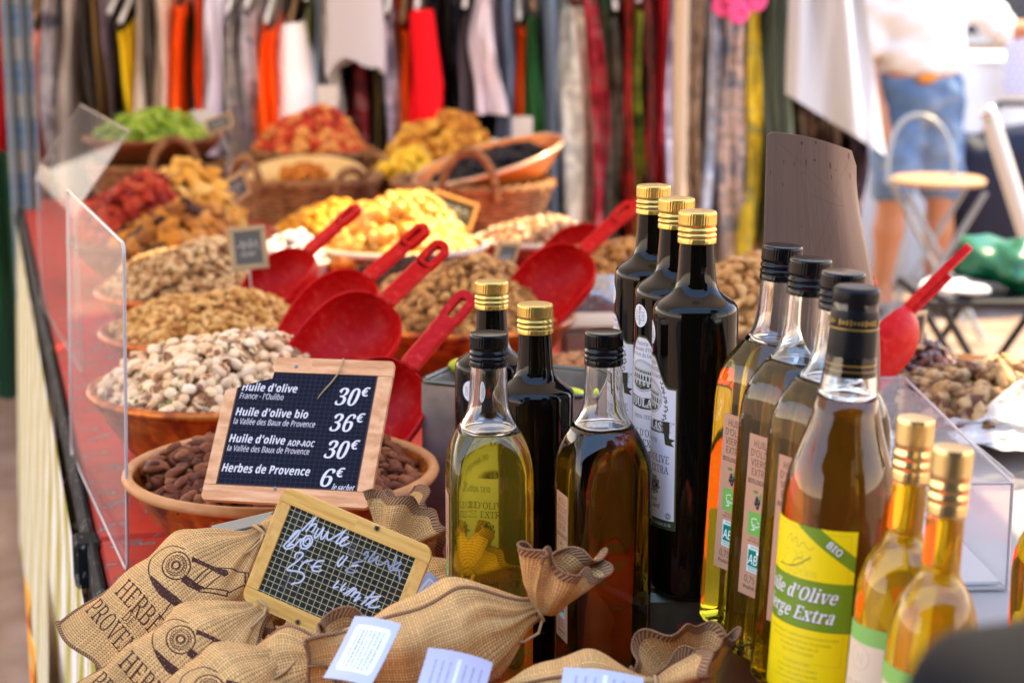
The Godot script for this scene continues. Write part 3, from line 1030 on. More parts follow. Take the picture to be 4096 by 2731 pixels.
func person_standing() -> void:
	var p := thing("person", "person in white t-shirt and blue denim shorts with one arm stretched sideways", "person", Vector3(1.70, 0, -7.72), Basis(Vector3.UP, 0.25))
	var body := []
	for s in [-1.0, 1.0]:
		var hip := Vector3(0.09 * s, 0.92, 0)
		var knee := Vector3(0.105 * s, 0.50, 0.02 if s < 0 else 0.05)
		var ank := Vector3(0.115 * s, 0.09, -0.03 if s < 0 else 0.0)
		body += [[hip, knee, 0.088, 0.058], [knee, knee + (ank - knee) * 0.35, 0.056, 0.06], [knee + (ank - knee) * 0.35, ank, 0.06, 0.037], [ank, ank + Vector3(0.01 * s, -0.055, 0.13), 0.038, 0.03], [ank, ank + Vector3(0, -0.05, -0.03), 0.037, 0.035]]
	body += [[Vector3(-0.06, 0.96, 0), Vector3(0.06, 0.96, 0), 0.125, 0.125], [Vector3(0, 1.0, 0), Vector3(0, 1.22, 0.01), 0.125, 0.135], [Vector3(-0.07, 1.28, 0), Vector3(0.07, 1.28, 0), 0.125, 0.125], [Vector3(-0.15, 1.38, -0.01), Vector3(0.15, 1.38, -0.01), 0.07, 0.07], [Vector3(0, 1.4, -0.01), Vector3(0, 1.52, 0.01), 0.06, 0.055]]
	var head := [[Vector3(0, 1.62, 0.01), Vector3(0, 1.67, -0.005), 0.085, 0.092], [Vector3(0, 1.56, 0.04), Vector3(0, 1.60, 0.05), 0.05, 0.06], [Vector3(0, 1.60, 0.105), Vector3(0, 1.63, 0.095), 0.016, 0.01], [Vector3(-0.088, 1.61, 0), Vector3(-0.09, 1.64, -0.01), 0.016, 0.018], [Vector3(0.088, 1.61, 0), Vector3(0.09, 1.64, -0.01), 0.016, 0.018], [Vector3(-0.025, 1.565, 0.088), Vector3(0.025, 1.565, 0.088), 0.010, 0.010], [Vector3(0, 1.5, 0.01), Vector3(0, 1.56, 0.01), 0.055, 0.055]]
	var arm := func(sh: Vector3, el: Vector3, wr: Vector3, fw: Vector3, side: Vector3) -> Array:
		var out := [[sh, el, 0.056, 0.044], [el, wr, 0.044, 0.029], [wr, wr + fw * 0.08, 0.03, 0.034]]
		var palm := wr + fw * 0.09
		for i in 4:
			var o := side * (i - 1.5) * 0.020
			var ln: float = [0.066, 0.078, 0.072, 0.055][i]
			var k1 := palm + o + fw * ln * 0.5
			out += [[wr + fw * 0.05 + o, palm + o, 0.013, 0.011], [palm + o, k1, 0.011, 0.010], [k1, k1 + (fw + Vector3.DOWN * 0.5).normalized() * ln * 0.5, 0.010, 0.008]]
		out += [[wr + fw * 0.02 - side * 0.03, wr + fw * 0.07 - side * 0.055, 0.013, 0.011], [wr + fw * 0.07 - side * 0.055, wr + fw * 0.10 - side * 0.05, 0.011, 0.009]]
		return out
	body += arm.call(Vector3(0.19, 1.38, -0.01), Vector3(0.36, 1.19, 0.02), Vector3(0.61, 1.20, 0.06), Vector3(1, -0.05, 0.1).normalized(), Vector3(0, 0.2, 1).normalized())
	body += arm.call(Vector3(-0.19, 1.38, -0.01), Vector3(-0.25, 1.10, 0.0), Vector3(-0.22, 0.87, 0.10), Vector3(0.05, -0.95, 0.25).normalized(), Vector3(0.1, 0.25, 0.95).normalized())
	var skin := M("skin", Color(0.46, 0.20, 0.10), 0.5)
	skin.subsurf_scatter_enabled = true
	skin.subsurf_scatter_strength = 0.1
	var g := nets(body, 0.014)
	var hg := nets(head, 0.008, 0.02)
	var b0 := g.v.size()
	g.v.append_array(hg.v); g.uv.append_array(hg.uv); g.uv2.append_array(hg.uv2); g.grp.append_array(hg.grp); g.col.append_array(hg.col)
	for i in hg.idx:
		g.idx.append(i + b0)
	part("body", g.mesh(true), skin, p)
	part("hair", nets([[Vector3(0, 1.68, -0.015), Vector3(0, 1.70, -0.02), 0.098, 0.09], [Vector3(0, 1.62, -0.04), Vector3(0, 1.66, -0.04), 0.088, 0.092]], 0.01, 0.02).mesh(true), M("brown_hair", Color(0.05, 0.03, 0.02), 0.7), p)
	for s in [-1.0, 1.0]:
		var e := Geo.new()
		e.ball(Vector3(0.033 * s, 1.638, 0.086), Vector3(0.012, 0.008, 0.008), 10, 8)
		part("eye", e, M("eye", Color(0.05, 0.035, 0.03), 0.1), p)
		e = Geo.new()
		e.ball(Vector3(0.115 * s, 0.035, 0.05), Vector3(0.05, 0.035, 0.135), 14, 8, Basis(), func(q): return Vector3(q.x, maxf(q.y, -0.8), q.z))
		part("shoe", e, M("grey_shoe", Color(0.2, 0.19, 0.18), 0.7), p)
	part("shirt", nets([[Vector3(-0.05, 1.10, 0), Vector3(0.05, 1.10, 0), 0.145, 0.145], [Vector3(0, 1.12, 0), Vector3(0, 1.25, 0.01), 0.155, 0.155], [Vector3(-0.09, 1.28, 0), Vector3(0.09, 1.28, 0), 0.135, 0.135], [Vector3(-0.15, 1.385, -0.01), Vector3(0.15, 1.385, -0.01), 0.082, 0.082], [Vector3(0.18, 1.38, -0.01), Vector3(0.345, 1.205, 0.02), 0.078, 0.075], [Vector3(-0.18, 1.38, -0.01), Vector3(-0.25, 1.13, 0.0), 0.078, 0.072]], 0.016, 0.04, 0.006).mesh(true), M("white_cotton"), p)
	var den := M("denim", Color.WHITE, 0.9)
	den.albedo_color = Color.WHITE
	tri(den, noise_tex("denim", 31, 0.014, [[0.0, 0.06, 0.11, 0.20], [0.5, 0.11, 0.18, 0.30], [0.8, 0.24, 0.30, 0.38], [1.0, 0.36, 0.39, 0.42]], 128), 1.6)
	part("shorts", nets([[Vector3(-0.06, 0.93, 0), Vector3(0.06, 0.93, 0), 0.142, 0.142], [Vector3(-0.09, 0.90, 0), Vector3(-0.105, 0.56, 0.02), 0.112, 0.10], [Vector3(0.09, 0.90, 0), Vector3(0.105, 0.56, 0.04), 0.112, 0.10]], 0.016, 0.03, 0.005).mesh(true), den, p)
	var bt := Geo.new()
	bt.ball(Vector3(-0.03, 1.005, 0.15), Vector3(0.045, 0.022, 0.012), 12, 8)
	part("belt_pouch", bt, M("orange_leather", Color(0.62, 0.24, 0.04), 0.6), p)

# ---------------------------------------------------------------- baskets, bowls and what is heaped in them
func wicker() -> StandardMaterial3D:
	var m := M("wicker", Color.WHITE, 0.55)
	if m.albedo_texture == null:
		m.albedo_color = Color.WHITE
		tri(m, noise_tex("wicker", 41, 0.03, [[0.0, 0.10, 0.04, 0.014], [0.5, 0.24, 0.105, 0.036], [1.0, 0.42, 0.22, 0.09]], 128), 6.0)
	return m

func basket(label: String, at: Vector3, r0: float, r1: float, h: float, handles: Array) -> Node3D:
	var t := thing("wicker_basket", label, "basket", at)
	var rows := int(h / 0.011)
	for i in rows:
		var f := (i + 0.5) / rows
		var r := lerpf(r0, r1, f)
		var g := Geo.new()
		var ps := []
		for k in 48:
			var a := TAU * k / 48.0
			ps.append(Vector3(cos(a), 0, sin(a)) * (r + 0.0045 * sin(a * 16.0 + PI * (i % 2))) + Vector3.UP * (f * h))
		g.tube(ps, 0.0062, 6, true)
		part("weave_strand", g, wicker(), t)
	for k in 16:
		var a := TAU * k / 16.0
		var g := Geo.new()
		g.tube([Vector3(cos(a) * r0, 0, sin(a) * r0), Vector3(cos(a) * r1, h + 0.008, sin(a) * r1)], 0.004, 6)
		part("stake", g, wicker(), t)
	var g2 := Geo.new()
	g2.lathe([Vector2(0, 0.006), Vector2(r0, 0.006), Vector2(r0 - 0.004, 0.010), Vector2(0, 0.010)], 32)
	part("bottom", g2, wicker(), t)
	var rim := Geo.new()
	for q in 2:
		var ps := []
		for k in 64:
			var a := TAU * k / 64.0
			ps.append(Vector3(cos(a), 0, sin(a)) * (r1 + 0.006 * sin(a * 20.0 + PI * q)) + Vector3.UP * (h + 0.008 + 0.006 * cos(a * 20.0 + PI * q)))
		rim.tube(ps, 0.009, 8, true)
	part("rim", rim, wicker(), t)
	for hd in handles:
		var a0: float = hd[0]
		var hg := Geo.new()
		for q in 2:
			var ps := []
			for k in 25:
				var s := PI * k / 24.0
				var off := 0.005 * sin(s * 14.0 + PI * q)
				var c := Vector3(cos(a0), 0, sin(a0)) * (r1 + off)
				var sd = Vector3(-sin(a0), 0, cos(a0)) * (-cos(s) * hd[1])
				ps.append(c + sd + Vector3.UP * (h - 0.01 + sin(s) * hd[2] + 0.005 * cos(s * 14.0 + PI * q)))
			hg.tube(ps, 0.0085, 8)
		part("handle", hg, wicker(), t)
	return t

func build_baskets() -> void:
	basket("dark wicker basket under the bowl of green candied fruit", Vector3(-0.955, 0.81, -4.90), 0.15, 0.175, 0.095, [[1.1, 0.065, 0.10]])
	basket("wicker basket with looped handles holding a round wooden board", Vector3(-0.525, 0.81, -4.62), 0.15, 0.185, 0.09, [[2.35, 0.055, 0.08], [0.8, 0.05, 0.05]])
	basket("wicker basket with a tall arched handle under the tilted copper bowl", Vector3(-0.095, 0.81, -4.42), 0.15, 0.19, 0.10, [[1.6, 0.065, 0.11]])
	basket("wicker basket of dried ginger behind the tilted copper bowl", Vector3(-0.194, 0.81, -4.86), 0.14, 0.18, 0.10, [[2.6, 0.07, 0.05]])
	basket("wicker basket heaped with dried strawberries at the back of the table", Vector3(-0.545, 0.81, -4.99), 0.13, 0.165, 0.12, [])

func copper() -> StandardMaterial3D:
	var m := M("mottled_copper", Color.WHITE, 0.32, 0.55)
	if m.albedo_texture == null:
		m.albedo_color = Color.WHITE
		tri(m, noise_tex("copper", 51, 0.016, [[0.0, 0.06, 0.012, 0.004], [0.36, 0.24, 0.045, 0.007], [0.52, 0.56, 0.14, 0.014], [0.7, 0.66, 0.20, 0.02], [1.0, 0.42, 0.09, 0.012]], 256), 6.5)
	return m

# a bowl with a turned-out rim; at is the foot
func bowl(called: String, label: String, at: Vector3, r: float, h: float, mat: Material, basis := Basis(), rim_mat: Material = null) -> Node3D:
	var t := thing(called, label, "bowl", at, basis)
	var g := Geo.new()
	var pr := [Vector2(0, 0)]
	for i in 13:
		var a := i / 12.0
		pr.append(Vector2(r * (0.34 + 0.64 * pow(a, 0.72)), h * pow(a, 1.5) + 0.0005))
	for i in 13:
		var a := 1.0 - i / 12.0
		pr.append(Vector2(r * (0.33 + 0.63 * pow(a, 0.72)) - 0.002, h * pow(a, 1.5) + 0.004))
	pr.append(Vector2(0, 0.004))
	g.lathe(pr, 56)
	part("shell", g, mat, t)
	g = Geo.new()
	var ps := []
	for k in 64:
		ps.append(Vector3(cos(TAU * k / 64.0) * r * 0.975, h + 0.001, sin(TAU * k / 64.0) * r * 0.975))
	g.tube(ps, 0.006, 8, true)
	part("rim", g, rim_mat if rim_mat else mat, t)
	return t

func lumpy(r: Vector3, sd: float, amp: float, n := 9, m := 7, bend = null) -> Geo:
	var g := Geo.new()
	g.ball(Vector3.ZERO, r, n, m, Basis(), func(p):
		var q: Vector3 = bend.call(p) if bend != null else p
		return q * (1.0 + amp * (sin(p.x * 4.1 + sd) * cos(p.y * 3.7 + sd * 2.0) + 0.6 * sin(p.z * 6.3 + p.x * 3.0 + sd * 3.0))))
	return g

# pieces heaped in a dome: the ones on top as things, the rest below as one mass
func heap(called: String, label: String, category: String, mass: String, at: Vector3, r: float, dome: float, meshes: Array, mats: Array, step: float, flat: float, most := 300, basis := Basis(), bed: Material = null, aspect := 1.0, lift := 0.0) -> void:
	var spots := []
	var n := int(1.25 * r * r * aspect / (step * step) * 3.1)
	for i in n:
		var q := sqrt((i + 0.5) / n)
		var a := i * 2.39996 + rng.randf_range(-0.3, 0.3)
		var x := cos(a) * q * r
		var z := sin(a) * q * r * aspect
		var bumpy := 0.12 * dome * sin(x * 37.0 + z * 23.0)
		var y := dome * (1.0 - q * q) + bumpy
		var slope := Vector3(2.0 * dome * x / (r * r), 1.0, 2.0 * dome * z / (r * r * aspect * aspect)).normalized()
		var up := (slope + Vector3(rng.randf_range(-1, 1), rng.randf_range(-0.3, 0.3), rng.randf_range(-1, 1)) * (1.0 - flat)).normalized()
		var s := rng.randf_range(0.85, 1.15)
		var b := Basis(Quaternion(Vector3.UP, up)) * Basis(Vector3.UP, rng.randf() * TAU)
		spots.append([Transform3D(b.scaled(Vector3.ONE * s), Vector3(x, y + lift + rng.randf_range(-0.25, 0.35) * step, z)), z])
	# those nearest the eye and highest show largest
	var base := Transform3D(basis, at)
	spots.sort_custom(func(p, q): return p[0].origin.z + p[0].origin.y * 1.5 > q[0].origin.z + q[0].origin.y * 1.5)
	var rest := []
	for i in spots.size():
		if i < most:
			single(called, meshes[i % meshes.size()], mats[rng.randi() % mats.size()], label, category, base * spots[i][0], category + " in a heap")
		else:
			rest.append(spots[i][0])
	for i in n:
		var q := sqrt(rng.randf())
		var a := rng.randf() * TAU
		var p := Vector3(cos(a) * q * r * 0.97, dome * (1.0 - q * q) - step * 0.55 + lift, sin(a) * q * r * aspect * 0.97)
		rest.append(Transform3D(Basis(Vector3(rng.randf_range(-1, 1), rng.randf_range(-1, 1), 1).normalized(), rng.randf() * TAU), p))
	var holder := Node3D.new()
	holder.name = numbered(mass)
	add_child(holder, true)
	holder.transform = base
	holder.set_meta("kind", "stuff")
	for k in mats.size():
		var mine := []
		for i in rest.size():
			if i % mats.size() == k:
				mine.append(rest[i])
		var mm := MultiMesh.new()
		mm.transform_format = MultiMesh.TRANSFORM_3D
		mm.mesh = meshes[k % meshes.size()]
		mm.instance_count = mine.size()
		for i in mine.size():
			mm.set_instance_transform(i, mine[i])
		var mi := MultiMeshInstance3D.new()
		mi.name = "lower_pieces"
		mi.multimesh = mm
		mi.material_override = mats[k]
		mi.set_meta("kind", "stuff")
		holder.add_child(mi, true)
	var g := Geo.new()
	g.sheet(24, 6, func(a, b):
		var q: float = 1.0 - b
		var th: float = TAU * a
		return Vector3(cos(th) * q * r, dome * (1.0 - q * q) - step * 0.8 + lift, sin(th) * q * r * aspect))
	var o := part("bed", g, bed if bed else mats[0], holder)
	o.set_meta("kind", "stuff")

func tones(called: String, cs: Array, rough := 0.6, mottle := 0.0) -> Array:
	var out := []
	for i in cs.size():
		var c: Color = cs[i]
		var m := M("%s_%d" % [called, i], c, rough)
		if mottle > 0.0 and m.albedo_texture == null:
			m.albedo_color = Color.WHITE
			tri(m, noise_tex("%s_%d" % [called, i], 60 + i, 0.05, [[0.0, c.r * (1 - mottle), c.g * (1 - mottle), c.b * (1 - mottle)], [0.5, c.r, c.g, c.b], [1.0, minf(c.r * (1 + mottle * 0.6), 0.9), minf(c.g * (1 + mottle * 0.6), 0.9), minf(c.b * (1 + mottle * 0.6), 0.9)]], 64), 60.0)
		out.append(m)
	return out

func mesh_set(f: Callable, n: int) -> Array:
	var out := []
	for i in n:
		out.append(f.call(i).mesh())
	return out

func pistachio(i: int) -> Geo:
	var g := Geo.new()
	g.colored = true
	var open: float = [0.05, 0.16, 0.10, 0.24][i % 4]
	for s in [1.0, -1.0]:
		g.xf = Transform3D(Basis(Vector3.FORWARD, s * open), Vector3(0, 0, 0)).translated_local(Vector3(0.0095, 0, 0))
		g.xf = Transform3D(Basis.from_scale(Vector3(1.16, 1.02, 1.04)), Vector3.ZERO) * Transform3D(Basis(), Vector3(-0.0095, 0, 0)) * g.xf
		g.tint = [Color(0.86, 0.63, 0.38), Color(0.82, 0.57, 0.32), Color(0.88, 0.68, 0.44), Color(0.76, 0.50, 0.26)][i % 4]
		g.sheet(10, 4, func(a, b):
			var th: float = -TAU * a
			var ph: float = b * PI * 0.5
			var x := cos(ph) * cos(th)
			var w := 1.0 - 0.18 * x
			return Vector3(x * 0.0098, s * sin(ph) * 0.0064 * w, cos(ph) * sin(th) * 0.0064 * w))
		g.tint = Color(0.5, 0.38, 0.24)
	g.xf = Transform3D(Basis.from_scale(Vector3(1.12, 1.0, 1.02)), Vector3.ZERO)
	g.tint = [Color(0.30, 0.22, 0.06), Color(0.28, 0.12, 0.07), Color(0.22, 0.22, 0.04), Color(0.34, 0.16, 0.08)][i % 4]
	g.ball(Vector3(0.0012, 0, 0), Vector3(0.0082, 0.0049, 0.0052), 8, 6)
	return g

func build_bowls() -> void:
	var cop := copper()
	var dark_wood := tri(M("dark_turned_wood", Color.WHITE, 0.5), noise_tex("dark_wood", 71, 0.03, [[0.0, 0.10, 0.04, 0.015], [1.0, 0.26, 0.12, 0.045]], 128), 3.0)
	dark_wood.albedo_color = Color.WHITE
	var pale_rim := M("worn_pale_rim", Color(0.62, 0.50, 0.38), 0.35)
	# the row along the glass, from the front
	bowl("copper_bowl", "copper bowl of dark almonds under the printed price board", Vector3(-0.237, 0.812, -1.82), 0.160, 0.092, cop, Basis(), tri(M("orange_rim", Color.WHITE, 0.45), noise_tex("orange_rim", 72, 0.03, [[0.0, 0.42, 0.16, 0.05], [1.0, 0.66, 0.33, 0.13]], 128), 6.0))
	M("orange_rim").albedo_color = Color.WHITE
	var almond := func(p): return Vector3(p.x, p.y * (1.0 - 0.3 * p.x), p.z * (1.0 - 0.38 * p.x))
	heap("almond", "dark roasted almond in the front copper bowl", "almond", "almonds_below", Vector3(-0.237, 0.900, -1.82), 0.140, 0.040, mesh_set(func(i): return lumpy(Vector3(0.0138, 0.0055, 0.0086), i * 1.7, 0.07, 11, 8, almond), 4), tones("almond", [Color(0.15, 0.036, 0.012), Color(0.20, 0.055, 0.017), Color(0.10, 0.024, 0.009), Color(0.26, 0.085, 0.028)], 0.5, 0.4), 0.0155, 0.35)
	bowl("copper_bowl", "copper bowl heaped with pale pistachios behind the almonds", Vector3(-0.343, 0.812, -2.155), 0.166, 0.105, cop)
	heap("pistachio", "pale shelled pistachio in the heap above the almond bowl", "pistachio", "pistachios_below", Vector3(-0.343, 0.912, -2.155), 0.151, 0.065, mesh_set(pistachio, 4), pist_mats(), 0.0132, 0.2, 300, Basis(), M("pistachio_gap_shade", Color(0.16, 0.10, 0.05), 0.8))  # bed coloured dark to stand in for shade between the nuts
	bowl("wooden_bowl", "wooden bowl of yellow roasted peanuts behind the pistachios", Vector3(-0.43, 0.812, -2.60), 0.165, 0.09, cop)
	heap("peanut", "yellow roasted peanut in the wooden bowl by the clear panel", "peanut", "peanuts_below", Vector3(-0.43, 0.898, -2.60), 0.150, 0.055, mesh_set(func(i): return lumpy(Vector3(0.0085, 0.0048, 0.005), i * 2.1, 0.05, 8, 6), 3), tones("peanut", [Color(0.60, 0.33, 0.09), Color(0.68, 0.41, 0.14), Color(0.50, 0.24, 0.05), Color(0.36, 0.14, 0.03)], 0.45), 0.0105, 0.3)
	bowl("wooden_bowl", "wooden bowl of brown shelled nuts left of the first red scoop", Vector3(-0.514, 0.812, -2.95), 0.165, 0.09, cop)
	heap("hazelnut", "pale brown nut in the bowl left of the first red scoop", "nut", "nuts_below", Vector3(-0.514, 0.897, -2.95), 0.150, 0.08, mesh_set(func(i): return lumpy(Vector3(0.0088, 0.0056, 0.006), i * 1.3, 0.07, 8, 6), 3), tones("hazelnut", [Color(0.56, 0.35, 0.15), Color(0.66, 0.45, 0.22), Color(0.42, 0.22, 0.08), Color(0.25, 0.12, 0.04)], 0.6), 0.0112, 0.25)
	# dried fruit pile
	bowl("wooden_bowl", "wide wooden bowl piled with mixed dried fruit", Vector3(-0.673, 0.812, -3.55), 0.195, 0.09, dark_wood)
	var flat_fruit := func(i): return lumpy(Vector3(0.020, 0.010, 0.016), i * 2.3, 0.2, 10, 7)
	heap("dried_fig", "brown dried fig in the front of the mixed fruit pile", "dried fig", "figs_below", Vector3(-0.635, 0.885, -3.475), 0.135, 0.085, mesh_set(flat_fruit, 4), tones("fig", [Color(0.38, 0.14, 0.018), Color(0.26, 0.085, 0.012), Color(0.50, 0.22, 0.045), Color(0.05, 0.016, 0.008), Color(0.56, 0.21, 0.02)], 0.5, 0.4), 0.0205, 0.2)
	heap("dried_cranberry", "dark red dried fruit in the left of the mixed fruit pile", "dried fruit", "red_fruit_below", Vector3(-0.735, 0.895, -3.58), 0.125, 0.115, mesh_set(func(i): return lumpy(Vector3(0.018, 0.010, 0.014), i * 1.9, 0.32), 3), tones("redfruit", [Color(0.36, 0.028, 0.010), Color(0.22, 0.014, 0.008), Color(0.46, 0.06, 0.02)], 0.5, 0.3), 0.018, 0.2)
	heap("dried_mango", "yellow dried mango slice at the back of the mixed fruit pile", "dried mango", "mango_below", Vector3(-0.675, 0.90, -3.67), 0.14, 0.125, mesh_set(func(i): return lumpy(Vector3(0.024, 0.007, 0.016), i * 1.2, 0.22), 3), tones("mango", [Color(0.64, 0.32, 0.05), Color(0.70, 0.42, 0.12), Color(0.58, 0.26, 0.03)], 0.5, 0.25), 0.024, 0.2)
	# middle of the table
	bowl("wooden_bowl", "wooden bowl of coated tan peanuts behind the gold caps", Vector3(-0.075, 0.812, -2.70), 0.17, 0.09, cop)
	heap("coated_peanut", "tan coated peanut in the bowl behind the gold caps", "coated peanut", "coated_peanuts_below", Vector3(-0.075, 0.898, -2.70), 0.156, 0.088, mesh_set(func(i): return lumpy(Vector3(0.0082, 0.0056, 0.006), i * 1.1, 0.09, 8, 6), 3), tones("coated", [Color(0.46, 0.22, 0.06), Color(0.55, 0.29, 0.085), Color(0.32, 0.14, 0.036), Color(0.20, 0.08, 0.022)], 0.5), 0.0105, 0.25)
	bowl("pale_bowl", "pale wooden bowl of sunlit candied pineapple", Vector3(-0.211, 0.812, -3.46), 0.165, 0.09, dark_wood, Basis(), pale_rim)
	heap("candied_pineapple", "yellow candied pineapple chunk shining in the sun", "candied pineapple", "pineapple_below", Vector3(-0.221, 0.895, -3.46), 0.15, 0.095, mesh_set(func(i): return lumpy(Vector3(0.016, 0.012, 0.013), i * 2.9, 0.16, 8, 6), 4), tones("pineapple", [Color(0.74, 0.36, 0.045), Color(0.78, 0.46, 0.10), Color(0.66, 0.28, 0.02)], 0.35), 0.0195, 0.15)
	bowl("small_dish", "small pale dish of white sugared pieces left of the pineapple", Vector3(-0.412, 0.812, -3.36), 0.075, 0.075, pale_rim)
	heap("sugared_piece", "white sugared piece in the small dish by the pineapple", "candied fruit", "sugared_below", Vector3(-0.412, 0.885, -3.36), 0.066, 0.05, mesh_set(func(i): return lumpy(Vector3(0.012, 0.009, 0.010), i * 1.4, 0.15, 8, 6), 3), tones("sugared", [Color(0.74, 0.66, 0.58), Color(0.78, 0.74, 0.70), Color(0.66, 0.50, 0.40)], 0.3), 0.016, 0.2)
	bowl("wooden_bowl", "low bowl of dark raisins under the pineapple bowl", Vector3(-0.17, 0.812, -3.10), 0.13, 0.08, dark_wood)
	heap("raisin", "dark brown raisin in the low bowl", "raisin", "raisins_below", Vector3(-0.17, 0.885, -3.10), 0.12, 0.045, mesh_set(func(i): return lumpy(Vector3(0.0075, 0.005, 0.0055), i * 1.6, 0.16, 7, 5), 3), tones("raisin", [Color(0.055, 0.02, 0.010), Color(0.09, 0.03, 0.014), Color(0.035, 0.014, 0.009)], 0.5), 0.0115, 0.2)
	bowl("copper_bowl", "copper bowl of orange dried melon behind the first scoop's handle", Vector3(-0.377, 0.812, -3.72), 0.115, 0.085, cop)
	heap("dried_melon", "orange dried melon piece in the copper bowl", "dried melon", "melon_below", Vector3(-0.377, 0.885, -3.72), 0.105, 0.06, mesh_set(func(i): return lumpy(Vector3(0.020, 0.010, 0.012), i * 2.2, 0.2, 8, 6), 3), tones("melon", [Color(0.74, 0.34, 0.02), Color(0.78, 0.42, 0.05), Color(0.66, 0.26, 0.015)], 0.5), 0.019, 0.2)
	bowl("pale_bowl", "shallow bowl of glinting mixed seeds in the sun", Vector3(0.051, 0.812, -3.62), 0.125, 0.08, tri(M("red_lacquer", Color(0.32, 0.02, 0.012), 0.4), null, 1.0), Basis(), pale_rim)
	heap("sugared_nut", "glossy sugared nut in the shallow sunlit bowl", "sugared nut", "sugared_nuts_below", Vector3(0.051, 0.885, -3.62), 0.115, 0.045, mesh_set(func(i): return lumpy(Vector3(0.0095, 0.0065, 0.007), i * 1.8, 0.1, 8, 6), 3), tones("sugarednut", [Color(0.46, 0.22, 0.08), Color(0.58, 0.34, 0.15), Color(0.30, 0.12, 0.05), Color(0.62, 0.46, 0.3)], 0.14), 0.0135, 0.2)
	bowl("wooden_bowl", "wooden bowl of orange brown nuts behind the tall scoop", Vector3(0.19, 0.812, -3.22), 0.135, 0.085, dark_wood)
	heap("honey_nut", "orange brown nut in the bowl behind the tall scoop", "nut", "honey_nuts_below", Vector3(0.19, 0.89, -3.22), 0.125, 0.05, mesh_set(func(i): return lumpy(Vector3(0.010, 0.0065, 0.0075), i * 1.5, 0.1, 8, 6), 3), tones("honeynut", [Color(0.38, 0.16, 0.035), Color(0.48, 0.23, 0.06), Color(0.26, 0.10, 0.025)], 0.45), 0.014, 0.2)
	bowl("wooden_bowl", "wooden bowl of golden cashews between the bottle groups", Vector3(0.335, 0.812, -2.68), 0.15, 0.09, dark_wood)
	heap("cashew", "golden roasted cashew between the tall bottles", "cashew", "cashews_below", Vector3(0.335, 0.895, -2.68), 0.14, 0.095, mesh_set(func(i): return lumpy(Vector3(0.012, 0.006, 0.007), i * 1.9, 0.08, 9, 6, func(p): return Vector3(p.x, p.y, p.z + 0.7 * p.x * p.x)), 3), tones("cashew", [Color(0.50, 0.27, 0.09), Color(0.58, 0.34, 0.13), Color(0.40, 0.19, 0.055)], 0.5), 0.0145, 0.2)
	bowl("wooden_bowl", "low bowl of brown walnuts behind the tin", Vector3(0.09, 0.812, -2.42), 0.115, 0.055, dark_wood)
	heap("walnut_half", "brown walnut half behind the open tin", "walnut", "walnuts_below", Vector3(0.09, 0.862, -2.42), 0.105, 0.035, mesh_set(func(i): return lumpy(Vector3(0.011, 0.007, 0.009), i * 2.7, 0.22, 9, 7), 3), tones("walnut", [Color(0.34, 0.13, 0.04), Color(0.42, 0.19, 0.07), Color(0.24, 0.085, 0.03)], 0.5), 0.0145, 0.2)
	# right tray
	bowl("wooden_tray", "round wooden tray of brazil nuts and pecans at the right", Vector3(0.58, 0.812, -2.38), 0.228, 0.05, dark_wood)
	var braz := func(i): return lumpy(Vector3(0.0240, 0.0095, 0.0130), i * 1.7, 0.10, 11, 8, func(p): return Vector3(p.x, p.y + 0.35 * p.x * p.x, p.z * (1.0 - 0.35 * absf(p.x))))
	var bm := []
	for i in 4:
		var m := M("brazil_%d" % i, Color.WHITE, 0.45)
		m.albedo_color = Color.WHITE
		var dk: float = [0.30, 0.36, 0.42, 0.34][i]
		tri(m, noise_tex("brazil_%d" % i, 80 + i, 0.03, [[0.0, 0.08, 0.025, 0.012], [dk, 0.12, 0.04, 0.018], [dk + 0.05, 0.46, 0.29, 0.12], [1.0, 0.60, 0.41, 0.20]], 64), 17.0)
		bm.append(m)
	heap("brazil_nut", "pale brazil nut with brown skin patches on the round tray", "brazil nut", "brazil_nuts_below", Vector3(0.60, 0.862, -2.285), 0.118, 0.045, mesh_set(braz, 4), bm, 0.023, 0.35)
	heap("pecan", "dark red brown pecan on the round tray under the right scoop", "pecan", "pecans_below", Vector3(0.525, 0.862, -2.48), 0.108, 0.05, mesh_set(func(i): return lumpy(Vector3(0.014, 0.006, 0.008), i * 1.3, 0.12, 9, 6), 3), tones("pecan", [Color(0.11, 0.028, 0.014), Color(0.17, 0.045, 0.02), Color(0.075, 0.02, 0.012)], 0.4), 0.016, 0.3)
	# back baskets and bowls
	bowl("copper_bowl", "dark copper bowl of green candied fruit at the back left", Vector3(-0.962, 0.908, -4.92), 0.188, 0.075, tri(M("dark_copper", Color.WHITE, 0.4, 0.2), noise_tex("dark_copper", 52, 0.02, [[0.0, 0.10, 0.025, 0.008], [0.5, 0.20, 0.055, 0.012], [1.0, 0.32, 0.09, 0.02]], 128), 3.0))
	M("dark_copper").albedo_color = Color.WHITE
	heap("candied_angelica", "bright green candied stick in the back left bowl", "candied fruit", "angelica_below", Vector3(-0.962, 0.984, -4.92), 0.150, 0.062, mesh_set(func(i): return lumpy(Vector3(0.030, 0.009, 0.010), i * 1.9, 0.12, 8, 6), 3), tones("angelica", [Color(0.22, 0.33, 0.02), Color(0.34, 0.42, 0.06), Color(0.13, 0.22, 0.015)], 0.5), 0.024, 0.35)
	heap("dried_strawberry", "red dried strawberry piled in the back basket", "dried strawberry", "strawberries_below", Vector3(-0.545, 0.93, -4.99), 0.15, 0.115, mesh_set(func(i): return lumpy(Vector3(0.019, 0.014, 0.016), i * 2.4, 0.2, 8, 6), 3), tones("strawberry", [Color(0.52, 0.05, 0.015), Color(0.66, 0.17, 0.04), Color(0.38, 0.025, 0.012), Color(0.64, 0.26, 0.06)], 0.5), 0.022, 0.2)
	var bd := Geo.new()
